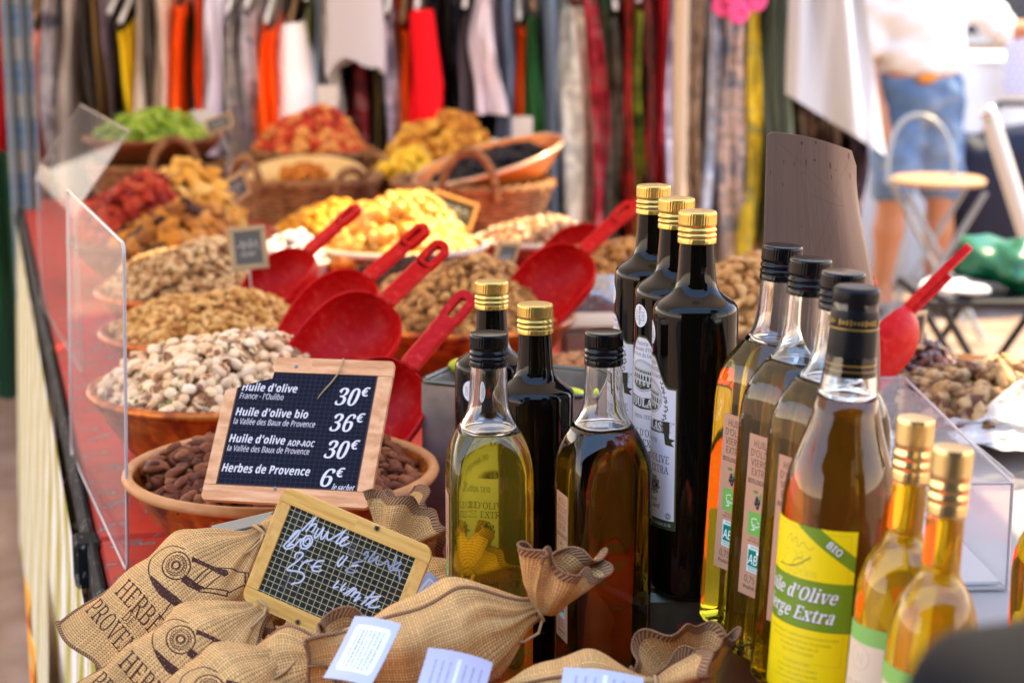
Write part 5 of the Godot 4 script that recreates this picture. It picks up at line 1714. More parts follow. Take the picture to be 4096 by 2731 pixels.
func kraft_label() -> StandardMaterial3D:
	var w := 200
	var h := 888
	var kraft := L(0.50, 0.27, 0.155)
	var im := canvas(w, h, kraft)
	speckle(im, 900, L(0.45, 0.235, 0.13), 0, 1)
	speckle(im, 400, L(0.56, 0.33, 0.2), 0, 1)
	var k := L(0.05, 0.03, 0.02)
	for i in 4:
		ink(im, ["HUILE", "D'OLIVE", "VIERGE", "EXTRA"][i], "Droid Sans", w * 0.5, h * (0.055 + 0.058 * i), 54, k, 0.5, 0.86)
	ink(im, "BIOLOGIQUE", "Droid Sans Bold", w * 0.5, h * 0.287, 34, k, 0.5, 0.82)
	stroke(im, curve([Vector2(128, 300), Vector2(112, 325), Vector2(100, 345)], 4), 4, L(0.2, 0.3, 0.06))
	fill_poly(im, oval(Vector2(80, 308), Vector2(22, 9)), L(0.12, 0.22, 0.05))
	fill_poly(im, oval(Vector2(118, 332), Vector2(11, 20)), L(0.16, 0.28, 0.06))
	for p in [Vector2(92, 345), Vector2(110, 362), Vector2(86, 368), Vector2(102, 386)]:
		fill_poly(im, oval(p, Vector2(12, 16)), L(0.03, 0.018, 0.022))
		fill_poly(im, oval(p + Vector2(-4, -5), Vector2(3, 5)), L(0.3, 0.26, 0.28))
	im.fill_rect(Rect2i(36, 420, 128, 128), L(0.16, 0.40, 0.07))
	for i in 6:
		fill_poly(im, oval(Vector2(66 + 11 * i, 462 - 8 * sin(i * 0.7) + (0 if i < 4 else 10)), Vector2(4, 4), 5), Color.WHITE)
	for i in 5:
		fill_poly(im, oval(Vector2(122 - 9 * i, 490 + 9 * sin(i * 0.8)), Vector2(4, 4), 5), Color.WHITE)
	stroke(im, curve([Vector2(66, 472), Vector2(74, 496), Vector2(92, 514), Vector2(70, 520)], 4), 4, Color.WHITE)
	for i in 2:
		ink(im, ["FR-BIO-10", "Agriculture UE"][i], "Droid Sans", w * 0.5, 564 + i * 16, 17, k, 0.5)
	im.fill_rect(Rect2i(52, 604, 96, 150), Color(0.82, 0.86, 0.84))
	im.fill_rect(Rect2i(58, 630, 84, 92), L(0.0, 0.20, 0.11))
	ink(im, "AB", "Droid Sans", 96, 684, 74, Color.WHITE, 0.5, 0.8, 0.12)
	fill_poly(im, oval(Vector2(128, 640), Vector2(8, 12)), Color.WHITE)
	ink(im, "AGRICULTURE", "Droid Sans Bold", 100, 731, 12, L(0.0, 0.2, 0.11), 0.5)
	ink(im, "BIOLOGIQUE", "Droid Sans Bold", 100, 744, 12, L(0.0, 0.2, 0.11), 0.5)
	ink(im, "CERTIFIÉ", "Droid Sans Bold", 100, 616, 14, L(0.0, 0.2, 0.11), 0.5)
	ink(im, "0,75 L", "Droid Sans", w * 0.5, 796, 52, k, 0.5, 0.86)
	ink(im, "Produit UE", "Droid Sans Bold", w * 0.5, 842, 28, k, 0.5, 0.9)
	return printed("kraft_label", im, 0.75)

func yellow_label() -> StandardMaterial3D:
	var w := 720
	var h := 1160
	var yel := L(0.86, 0.66, 0.0)
	var grn := L(0.15, 0.26, 0.01)
	var im := canvas(w, h, yel)
	var pale := L(0.62, 0.48, 0.02)
	# thin frame
	for r in [Rect2i(0, 26, w - 40, 4), Rect2i(w - 44, 26, 4, h * 0.27), Rect2i(w - 44, h * 0.6, 4, h * 0.18), Rect2i(60, h * 0.78, w - 100, 4)]:
		im.fill_rect(r, pale)
	# script word and tree
	stroke(im, curve([Vector2(210, 130), Vector2(250, 80), Vector2(262, 130), Vector2(300, 90), Vector2(318, 150), Vector2(360, 110), Vector2(400, 150), Vector2(440, 130)], 5), 4, L(0.3, 0.24, 0.02))
	stroke(im, curve([Vector2(150, 300), Vector2(260, 290), Vector2(330, 265), Vector2(420, 200)], 5), 9, L(0.14, 0.10, 0.02))
	stroke(im, curve([Vector2(280, 285), Vector2(300, 240), Vector2(360, 215)], 5), 5, L(0.18, 0.13, 0.02))
	for i in 70:
		var q := Vector2(rng.randf_range(170, 420), rng.randf_range(170, 420))
		fill_poly(im, oval(q, Vector2(rng.randf_range(3, 13), 3), 8), L(0.40, 0.42, 0.03))
	ink(im, "TRADITION", "Droid Serif", 330, h * 0.268, 58, pale, 0.5, 0.9)
	# corner ribbon
	fill_poly(im, PackedVector2Array([Vector2(w * 0.42, 0), Vector2(w * 0.66, 0), Vector2(w, h * 0.145), Vector2(w, h * 0.235)]), grn)
	for d in [Vector2(-3, 3), Vector2(3, 3)]:
		ink(im, "BIO", "Droid Sans Bold", w * 0.80 + d.x, h * 0.105 + d.y, 76, L(0.05, 0.10, 0.01), 0.5, 0.95, 0.0, 0.62)
	ink(im, "BIO", "Droid Sans Bold", w * 0.80, h * 0.105, 72, L(0.75, 0.75, 0.70), 0.5, 0.95, 0.0, 0.62)
	# wide green band
	im.fill_rect(Rect2i(0, h * 0.302, w, h * 0.285), L(0.10, 0.19, 0.01))
	im.fill_rect(Rect2i(0, h * 0.308, w, h * 0.273), grn)
	for d in [Vector2(-4, 5), Vector2(4, 5), Vector2(0, 6), Vector2(0, 0)]:
		var k := L(0.035, 0.05, 0.02) if d != Vector2.ZERO else L(0.78, 0.76, 0.72)
		ink(im, "Huile d'Olive", "Droid Serif Bold", w * 0.87 + d.x, h * 0.385 + d.y, 128, k, 1.0, 0.80, 0.32)
		ink(im, "Vierge Extra", "Droid Serif Bold", w * 0.86 + d.x, h * 0.50 + d.y, 128, k, 1.0, 0.80, 0.32)
	for i in 9:
		ink(im, ["Huile de catégorie supérieure obtenue directement", "des olives et uniquement par des procédés", "mécaniques. Produit issu de", "l'agriculture biologique.", "A conserver à l'abri", "de la lumière et de la chaleur", "Origine : voir contre étiquette", "A consommer de préférence avant", "certifié FR-BIO-10"][i], "Droid Sans", w * 0.52, h * (0.63 + 0.033 * i + (0.03 if i > 3 else 0.0)), 27, L(0.30, 0.24, 0.01), 0.5, 0.9)
	im.fill_rect(Rect2i(w * 0.36, h * 0.945, 90, 60), L(0.16, 0.40, 0.07))
	im.fill_rect(Rect2i(w * 0.54, h * 0.945, 70, 60), L(0.0, 0.20, 0.11))
	return printed("yellow_label", im, 0.4)

func build_bottles() -> void:
	var gold := M("gold_cap", Color(0.64, 0.42, 0.10), 0.27, 0.85)
	var black := M("black_cap", Color(0.004, 0.004, 0.004), 0.12)
	black.metallic_specular = 0.36
	# dark bottles
	var dark := M("dark_glass", Color(0.003, 0.002, 0.001), 0.03)
	dark.metallic_specular = 0.34
	var dpr := [[0.0, 0.0315, 2.0], [0.002, 0.0335, 2.0], [0.006, 0.0346, 2.0], [0.02, 0.0346, 2.0], [0.10, 0.0346, 2.0], [0.20, 0.0346, 2.0], [0.231, 0.0346, 2.0], [0.2352, 0.0343, 2.0], [0.2385, 0.0333, 2.0], [0.2408, 0.0316, 2.0], [0.2425, 0.0295, 2.0], [0.2448, 0.026, 2.0], [0.2472, 0.0225, 2.0], [0.2502, 0.0192, 2.0], [0.254, 0.0171, 2.0], [0.260, 0.0159, 2.0], [0.268, 0.0152, 2.0], [0.280, 0.0144, 2.0], [0.29, 0.0139, 2.0], [0.30, 0.0136, 2.0]]
	var closed := [[0.003, 0.0, 2.0]] + dpr + [[0.30, 0.0, 2.0]]
	var body := rings(closed, 64).mesh(true)
	var lab := dark_label()
	var im := canvas(128, 128, L(0.70, 0.68, 0.68))
	fill_poly(im, oval(Vector2(64, 64), Vector2(60, 60), 40), L(0.66, 0.64, 0.64))
	ink(im, "2021", "Droid Serif", 64, 34, 30, L(0.03, 0.03, 0.03), 0.5, 0.9)
	ink(im, "Récolte", "Droid Serif Bold", 64, 64, 32, L(0.03, 0.03, 0.03), 0.5, 0.9, 0.15)
	ink(im, "2022", "Droid Serif", 64, 96, 30, L(0.03, 0.03, 0.03), 0.5, 0.9)
	im.rotate_90(CLOCKWISE)
	var sticker := printed("round_sticker", im, 0.4)
	var spec := [
		["tall dark glass oil bottle farthest back of the three on the metal box", Vector3(0.128, 0.903, -1.646), -1.45],
		["tall dark glass oil bottle between two others, round harvest sticker in full view", Vector3(0.140, 0.903, -1.546), -0.98],
		["tall dark glass oil bottle in front of its two twins, label reaching to its right", Vector3(0.149, 0.903, -1.458), -1.42],
		["dark gold-capped bottle standing low beside the open tin", Vector3(-0.019, 0.811, -1.673), -0.45],
		["dark gold-capped bottle low between the two black-capped oil bottles", Vector3(0.020, 0.811, -1.552), -2.6],
	]
	for s in spec:
		var t := thing("dark_bottle", s[0], "bottle", s[1], Basis(), "dark gold-capped oil bottles")
		part("body", body, dark, t)
		part("cap", cap_geo(0.0157, 0.0262), gold, t, Transform3D(Basis(Vector3.UP, s[2]), Vector3(0, 0.2890, 0)))
		part("label", bent_label(0.0346, s[2] - 0.94, s[2] + 0.94, 0.057, 0.200, arch_drop), lab, t)
		var g := Geo.new()
		var yc := 0.2165
		var th: float = s[2] - 0.12
		g.sheet(24, 4, func(a, b):
			var q = Vector2(cos(TAU * a), sin(TAU * a)) * (1.0 - b) * 0.0098
			return Vector3(0.0351 * sin(th - q.x / 0.0346), yc + q.y, 0.0351 * cos(th - q.x / 0.0346)), func(a, b, p): return Vector2(0.5 - 0.5 * cos(TAU * a) * (1.0 - b), 0.5 - 0.5 * sin(TAU * a) * (1.0 - b)))
		part("sticker", g, sticker, t)
	# square clear bottles
	var kl := kraft_label()
	var sq := [[0.0, 0.029, 6.0], [0.002, 0.0318, 6.5], [0.006, 0.0337, 7.0], [0.03, 0.0340, 7.0], [0.12, 0.0342, 7.0], [0.185, 0.0343, 6.5], [0.196, 0.0341, 6.0], [0.204, 0.0334, 5.2], [0.212, 0.0318, 4.4], [0.2195, 0.0294, 3.7], [0.2265, 0.0262, 3.0], [0.2325, 0.0228, 2.5], [0.238, 0.0198, 2.2], [0.2435, 0.0177, 2.0], [0.250, 0.0165, 2.0], [0.258, 0.0158, 2.0], [0.27, 0.0152, 2.0], [0.282, 0.0148, 2.0], [0.29, 0.0135, 2.0], [0.306, 0.0132, 2.0]]
	var oils := [glass("golden_oil", Color(0.90, 0.70, 0.04), 1.47, 0.0, 0.05), glass("brown_oil", Color(0.20, 0.135, 0.014), 1.47), glass("olive_oil", Color(0.46, 0.33, 0.016), 1.47, 0.0, 0.035)]
	var lean := Basis(Vector3.BACK, -0.05)
	var sqs := [
		["square bottle of bright yellow oil with black cap, left front", Vector3(-0.019, 0.811, -1.456), Basis(Vector3.UP, 0.13), 0.2275, 0],
		["square bottle of brown oil with black cap behind the tied sack", Vector3(0.074, 0.815, -1.442), Basis(Vector3.UP, 0.30), 0.2300, 1],
		["square olive oil bottle, black cap, backmost of the leaning row at the right", Vector3(0.193, 0.892, -1.394), lean * Basis(Vector3.UP, 0.62), 0.2330, 2],
		["square olive oil bottle, black cap, in the middle of the leaning row", Vector3(0.205, 0.891, -1.333), lean * Basis(Vector3.UP, 0.62), 0.2310, 2],
		["square olive oil bottle right behind the bottle with the yellow label", Vector3(0.218, 0.891, -1.271), lean * Basis(Vector3.UP, 0.62), 0.2300, 2],
	]
	for s in sqs:
		var t := oil_bottle(s[0], s[1], s[2], sq, s[3], oils[s[4]], {"cap": black, "group": "square black-capped oil bottles"})
		var g := Geo.new()
		var y0 := 0.052
		g.sheet(4, 16, func(a, b):
			var z = (a - 0.5) * 0.0275
			var y := lerpf(y0, y0 + 0.124, b)
			var e := body_at(sq, y)
			return Vector3(-e[1] * pow(1.0 - pow(absf(z / e[1]), e[2]), 1.0 / e[2]) - 0.0005, y, z))
		g.sheet(4, 16, func(a, b):
			var z = (0.5 - a) * 0.0275
			var y := lerpf(y0, y0 + 0.124, b)
			var e := body_at(sq, y)
			return Vector3(-e[1] * pow(1.0 - pow(absf(z / e[1]), e[2]), 1.0 / e[2]) - 0.0002, y, z), func(a, b, p): return Vector2(1.0 - a, 1.0 - b))
		part("label", g, kl, t)
	# round bottle with the yellow label
	var rd := [[0.0, 0.033, 2.0], [0.003, 0.0365, 2.0], [0.008, 0.038, 2.0], [0.08, 0.0383, 2.0], [0.155, 0.0383, 2.0], [0.168, 0.0376, 2.0], [0.180, 0.0357, 2.0], [0.191, 0.0327, 2.0], [0.202, 0.0290, 2.0], [0.212, 0.0258, 2.0], [0.224, 0.0228, 2.0], [0.238, 0.0200, 2.0], [0.252, 0.0180, 2.0], [0.268, 0.0165, 2.0], [0.285, 0.0155, 2.0], [0.304, 0.015, 2.0]]
	var y := oil_bottle("big round bottle of amber oil with yellow and green label and black capsule", Vector3(0.216, 0.889, -1.209), lean, rd, 0.234, glass("amber_oil", Color(0.66, 0.26, 0.016), 1.47, 0.0, 0.08))
	var cg := Geo.new()
	cg.lathe([Vector2(0.0, 0.0), Vector2(0.0168, 0.0), Vector2(0.0172, 0.001), Vector2(0.0168, 0.02), Vector2(0.0163, 0.031), Vector2(0.0160, 0.0315), Vector2(0.0160, 0.0325), Vector2(0.0164, 0.0335), Vector2(0.0162, 0.043), Vector2(0.0150, 0.0455), Vector2(0.0148, 0.049), Vector2(0.0156, 0.0505), Vector2(0.0158, 0.057), Vector2(0.0150, 0.0592), Vector2(0.0135, 0.0602), Vector2(0, 0.0602)], 48)
	var capsule := M("capsule_black", Color(0.006, 0.006, 0.006), 0.35)
	capsule.metallic_specular = 0.3
	var co := part("capsule", cg, capsule, y, Transform3D(Basis(), Vector3(0, 0.2495, 0)))
	for e in [[0.0045, 0.0172], [0.0085, 0.01705], [0.033, 0.0166]]:
		var bg := Geo.new()
		var rr: float = e[1]
		bg.lathe([Vector2(rr - 0.001, e[0] - 0.0006), Vector2(rr + 0.0004, e[0] - 0.0005), Vector2(rr + 0.0004, e[0] + 0.0005), Vector2(rr - 0.001, e[0] + 0.0006)], 48)
		part("gold_band", bg, M("gold_print", Color(0.34, 0.22, 0.05), 0.4, 0.6), co)
	var dots := Geo.new()
	for i in 40:
		var a := TAU * i / 40.0
		if i % 7 < 6:
			dots.box(Vector3(sin(a), 0, cos(a)) * 0.01655 + Vector3.UP * 0.0375, Vector3(0.0014, 0.0022 + 0.0008 * (i % 3), 0.0006), 0.0, Basis(Vector3.UP, a))
	part("gold_lettering", dots, M("gold_print"), co)
	part("label", bent_label(0.0383, -1.72, 0.20, 0.028, 0.150), yellow_label(), y)
	# small golden bottles
	var gb := [[0.0, 0.024, 2.0], [0.003, 0.0262, 2.0], [0.007, 0.0268, 2.0], [0.07, 0.027, 2.0], [0.112, 0.027, 2.0], [0.122, 0.0263, 2.0], [0.131, 0.0246, 2.0], [0.139, 0.0218, 2.0], [0.145, 0.0186, 2.0], [0.150, 0.0152, 2.0], [0.1545, 0.0126, 2.0], [0.160, 0.0117, 2.0], [0.175, 0.0115, 2.0], [0.19, 0.0114, 2.0], [0.2, 0.0112, 2.0]]
	var cream := canvas(220, 440, L(0.24, 0.46, 0.10))
	cream.fill_rect(Rect2i(0, 60, 190, 380), L(0.70, 0.55, 0.36))
	fill_poly(cream, oval(Vector2(96, 110), Vector2(44, 44)), L(0.55, 0.45, 0.28))
	fill_poly(cream, oval(Vector2(96, 110), Vector2(40, 40)), L(0.70, 0.55, 0.36))
	stroke(cream, [Vector2(84, 130), Vector2(84, 92), Vector2(108, 130), Vector2(108, 92)], 4, L(0.55, 0.45, 0.28))
	ink(cream, "Filles", "Droid Serif", 96, 220, 56, L(0.46, 0.34, 0.22), 0.5, 0.9, 0.2)
	for i in 4:
		ink(cream, ["Huile d'olive", "vierge extra", "France", "25 cl"][i], "Droid Serif", 96, 290 + 34 * i, 26, L(0.2, 0.15, 0.1), 0.5, 0.9)
	var cl := printed("cream_label", cream, 0.5)
	var golden := glass("gold_oil", Color(0.88, 0.50, 0.012), 1.47, 0.0, 0.11)
	var lean2 := Basis(Vector3.BACK, -0.06)
	for e in [["small golden oil bottle left of its twin at the lower right, label turned left", Vector3(0.245, 0.8905, -1.139), -0.75], ["small golden oil bottle nearest the camera, standing before its twin", Vector3(0.251, 0.8905, -1.064), -1.15]]:
		var t := oil_bottle(e[0], e[1], lean2, gb, 0.196, golden, {"name": "small_oil_bottle", "group": "small golden oil bottles"})
		part("cap", cap_geo(0.0125, 0.042), M("pale_gold_cap", Color(0.78, 0.58, 0.25), 0.26, 0.95), t, Transform3D(Basis(), Vector3(0, 0.193, 0)))
		part("label", bent_label(0.027, e[2] - 0.95, e[2] + 0.55, 0.012, 0.098), cl, t)
	# another bottle cut by the edge of the frame
	var t2 := oil_bottle("square bottle of orange oil cut by the photograph's right edge", Vector3(0.392, 0.80, -1.225), Basis(Vector3.UP, 0.1), sq, 0.232, glass("orange_oil", Color(0.84, 0.42, 0.008), 1.47), {"cap": gold})

func build_blade() -> void:
	var m := M("brown_steel", Color.WHITE, 0.38, 0.35)
	m.albedo_color = Color.WHITE
	var im := canvas(512, 1024, L(0.19, 0.122, 0.082))
	for i in 900:
		var x := rng.randi_range(0, 511)
		var k := rng.randf_range(0.84, 1.17)
		im.fill_rect(Rect2i(x, rng.randi_range(-200, 1000), rng.randi_range(1, 3), rng.randi_range(60, 420)), L(0.19 * k, 0.122 * k, 0.082 * k))
	for i in 14:
		var p := Vector2(rng.randf_range(20, 500), rng.randf_range(10, 900))
		fill_poly(im, oval(p, Vector2(rng.randf_range(0.8, 1.8), rng.randf_range(1.5, 5)), 8), L(0.05, 0.028, 0.02))
	for i in 16:
		stroke(im, curve([Vector2(rng.randf_range(0, 512), rng.randf_range(0, 900)), Vector2(rng.randf_range(0, 512), rng.randf_range(0, 900)), Vector2(rng.randf_range(0, 512), rng.randf_range(0, 900))], 6), 1, L(0.13, 0.076, 0.045))
	for i in 12:
		fill_poly(im, oval(Vector2(150 + rng.randf_range(-140, 340), 20 + rng.randf_range(-16, 60)), Vector2(rng.randf_range(2, 7), rng.randf_range(2, 9)), 8), L(0.09, 0.052, 0.035))
	m.albedo_texture = ImageTexture.create_from_image(im)
	m.texture_repeat = false
	var outline_ := func(a: float, b: float, back: float) -> Vector3:
		var right := lerpf(0.338, 0.309, smoothstep(0.45, 1.0, b) * smoothstep(0.45, 1.0, b))
		var top := 1.268 - 0.020 * a - 0.004 * sin(PI * a) * -1.0 - 0.012 * smoothstep(0.93, 1.0, a) - 0.004 * smoothstep(0.05, 0.0, a)
		var x := lerpf(0.2255, right, a)
		return Vector3(x, lerpf(0.812, top, b), -1.622 - 0.016 * pow(a, 5.0) - back)
	var g := Geo.new()
	g.sheet(30, 30, func(a, b): return outline_.call(a, b, 0.0))
	g.sheet(30, 30, func(a, b): return outline_.call(1.0 - a, b, 0.0016), func(a, b, p): return Vector2(1.0 - a, 1.0 - b))
	g.sheet(30, 1, func(a, b): return outline_.call(a, 1.0, 0.0016 * b))
	g.sheet(1, 30, func(a, b): return outline_.call(1.0, b, 0.0016 * a))
	g.sheet(1, 30, func(a, b): return outline_.call(0.0, b, 0.0016 * (1.0 - a)))
	var t := thing("steel_sheet", "tall brownish steel sheet with a curved edge standing behind the black caps", "metal sheet")
	part("sheet", g, m, t)
	g = Geo.new()
	g.box(Vector3(0.276, 0.817, -1.65), Vector3(0.11, 0.010, 0.05), 0.002)
	part("foot", g, m, t)

func build_acrylic() -> void:
	var ac := film("acrylic", Color(0.80, 0.74, 0.70), 0.07, 0.02)
	ac.metallic_specular = 0.22
	var edge := M("acrylic_edge", Color(0.50, 0.42, 0.38), 0.25)
	var dirx := Vector3(-0.165, 0, -0.463).normalized()
	var g := Geo.new()
	var poly := PackedVector2Array()
	for p in rounded(0.50, 0.335, 0.012, [true, true, true, true]):
		poly.append(p + Vector2(0.25, 0.1675))
	g.slab(poly, -0.002, 0.002)
	var near_panel := single("acrylic_panel", g.mesh(true), ac, "clear acrylic panel upright on the table's left edge, nearest the camera", "panel", Transform3D(Basis(-dirx * -1.0, Vector3.UP, (dirx).cross(Vector3.UP)) * Basis(Vector3.RIGHT, 0.03), Vector3(-0.389, 0.812, -1.768)))
	# the further one is bent inwards over the food
	g = Geo.new()
	var prof := [Vector2(0, 0), Vector2(0, 0.235), Vector2(0.012, 0.262), Vector2(0.085, 0.365)]
	for side in [0.0, 0.004]:
		for i in 3:
			var a: Vector2 = prof[i]
			var b: Vector2 = prof[i + 1]
			var lam := func(u: float, v: float) -> Vector3:
				var q := a.lerp(b, v)
				return Vector3(-u * 0.62 if side == 0.0 else -(1.0 - u) * 0.62, q.y, -q.x + side)
			g.sheet(1, 1, lam)
	for u in [0.0, 1.0]:
		for i in 3:
			var a: Vector2 = prof[i]
			var b: Vector2 = prof[i + 1]
			g.sheet(1, 1, func(s, v):
				var q := a.lerp(b, v)
				return Vector3(-u * 0.62, q.y, -q.x + 0.004 * (s if u == 1.0 else 1.0 - s)))
	for e in [0, 3]:
		var a: Vector2 = prof[e]
		g.sheet(1, 1, func(s, v): return Vector3(-(s if e == 3 else 1.0 - s) * 0.62, a.y, -a.x + 0.004 * v))
	var turn := Basis(-dirx, Vector3.UP, (-dirx).cross(Vector3.UP))
	var ac2 := film("far_acrylic", Color(0.80, 0.74, 0.70), 0.06, 0.02)
	ac2.metallic_specular = 0.16
	var far_panel := single("acrylic_panel", g.mesh(true), ac2, "clear acrylic panel farther back, its upper half bent over the food", "panel", Transform3D(turn, Vector3(-0.652, 0.812, -2.72)))
	var rim := Geo.new()
	var rp := []
	for p in poly:
		rp.append(Vector3(p.x, p.y, 0))
	rim.tube(rp, 0.0017, 8, true)
	part("polished_edge", rim, edge, near_panel)
	rim = Geo.new()
	rp = []
	for u in [0.0, 0.62]:
		for i in 4:
			var q: Vector2 = prof[i if u == 0.0 else 3 - i]
			rp.append(Vector3(-u, q.y, -q.x + 0.002))
	rim.tube(rp, 0.0013, 8, true)
	part("polished_edge", rim, M("dull_acrylic_edge", Color(0.34, 0.27, 0.23), 0.3), far_panel)
	g = Geo.new()  # pale paper placed to cover the red table and cut its red bounce
	g.sheet(30, 30, func(a, b): return Vector3(-0.24 + 0.56 * a, 0.0004 * sin(a * 31.0) * sin(b * 23.0), 0.42 - 0.84 * b))
	single("bounce_cutting_paper", g, M("pale_paper", Color(0.34, 0.30, 0.27), 0.85), "pale paper placed under the display box to cut red light off the table", "paper", Transform3D(Basis(Vector3.UP, 0.29), Vector3(0.52, 0.8125, -1.98)))
	# clear display box of cellophane bags at the right
	var bx := thing("display_box", "clear plastic display box of cellophane bags at the right", "box", Vector3(0.362, 0.8145, -1.90), Basis(Vector3.UP, 0.05))
	var pane := film("clear_pane", Color(0.8, 0.8, 0.8), 0.13, 0.06)
	for e in [[Vector3(0, 0.055, 0.2), Vector3(0.22, 0.104, 0.003)], [Vector3(0, 0.065, -0.2), Vector3(0.22, 0.124, 0.003)], [Vector3(-0.1115, 0.06, 0), Vector3(0.003, 0.114, 0.403)], [Vector3(0.1115, 0.06, 0), Vector3(0.003, 0.114, 0.403)], [Vector3(0, 0.0015, 0), Vector3(0.226, 0.003, 0.403)]]:
		g = Geo.new()
		g.box(e[0], e[1], 0.0008)
		part("pane", g, pane, bx)
	g = Geo.new()
	g.box(Vector3(0, 0.006, 0), Vector3(0.214, 0.004, 0.39), 0.001)
	part("liner", g, M("grey_card", Color(0.58, 0.53, 0.49), 0.8), bx)
	for y in [0.002, 0.108]:
		g = Geo.new()
		g.tube([Vector3(-0.112, y, 0.2), Vector3(0.112, y, 0.2), Vector3(0.112, y + (0.016 if y > 0.1 else 0.0), -0.2), Vector3(-0.112, y + (0.016 if y > 0.1 else 0.0), -0.2)], 0.0018, 6, true)
		part("pane_edge", g, M("acrylic_edge"), bx)
	for x in [-0.112, 0.112]:
		g = Geo.new()
		g.tube([Vector3(x, 0.002, 0.2), Vector3(x, 0.108, 0.2)], 0.0018, 6)
		part("pane_edge", g, M("acrylic_edge"), bx)
	var cello := film("cellophane", Color(0.74, 0.74, 0.74), 0.26, 0.08)
	for i in 4:
		var fn := FastNoiseLite.new()
		fn.seed = 300 + i
		fn.frequency = 1.0
		fn.noise_type = FastNoiseLite.TYPE_CELLULAR
		g = Geo.new()
		g.ball(Vector3.ZERO, Vector3(0.085, 0.024, 0.10), 40, 26, Basis(), func(p): return p * (1.0 + 0.30 * fn.get_noise_3d(p.x * 3.2, p.y * 3.2, p.z * 3.2)))
		single("cellophane_bag", g, cello, ["crumpled cellophane bag low at the front of the display box", "crumpled cellophane bag low at the back of the display box", "crumpled cellophane bag on top at the front of the display box", "crumpled cellophane bag on top at the back of the display box"][i], "bag", Transform3D(Basis(Vector3.UP, 0.3 * i), Vector3(0.362, 0.846 + (i / 2) * 0.046, -1.80 - 0.19 * (i % 2))), "cellophane bags in the display box")
	# white plastic bag over the tray
	g = Geo.new()
	var nz := FastNoiseLite.new()
	nz.seed = 44
	nz.frequency = 2.2
	g.sheet(40, 30, func(a, b):
		var x := lerpf(0.0, 0.36, a)
		var y = b * (0.010 + 0.13 * smoothstep(0.0, 0.65, a))
		return Vector3(x, y + 0.03 * nz.get_noise_2d(a * 2.0, b * 2.0) * b, -0.10 * b + 0.05 * nz.get_noise_2d(a * 1.7 + 5.0, b * 1.4)))
	var bagm := M("thin_white_plastic", Color(0.80, 0.80, 0.80), 0.35)
	bagm.transparency = BaseMaterial3D.TRANSPARENCY_ALPHA
	bagm.albedo_color.a = 0.62
	single("plastic_bag", g, bagm, "thin white plastic bag spread over the right side of the nut tray", "bag", Transform3D(Basis(), Vector3(0.53, 0.858, -2.10)))

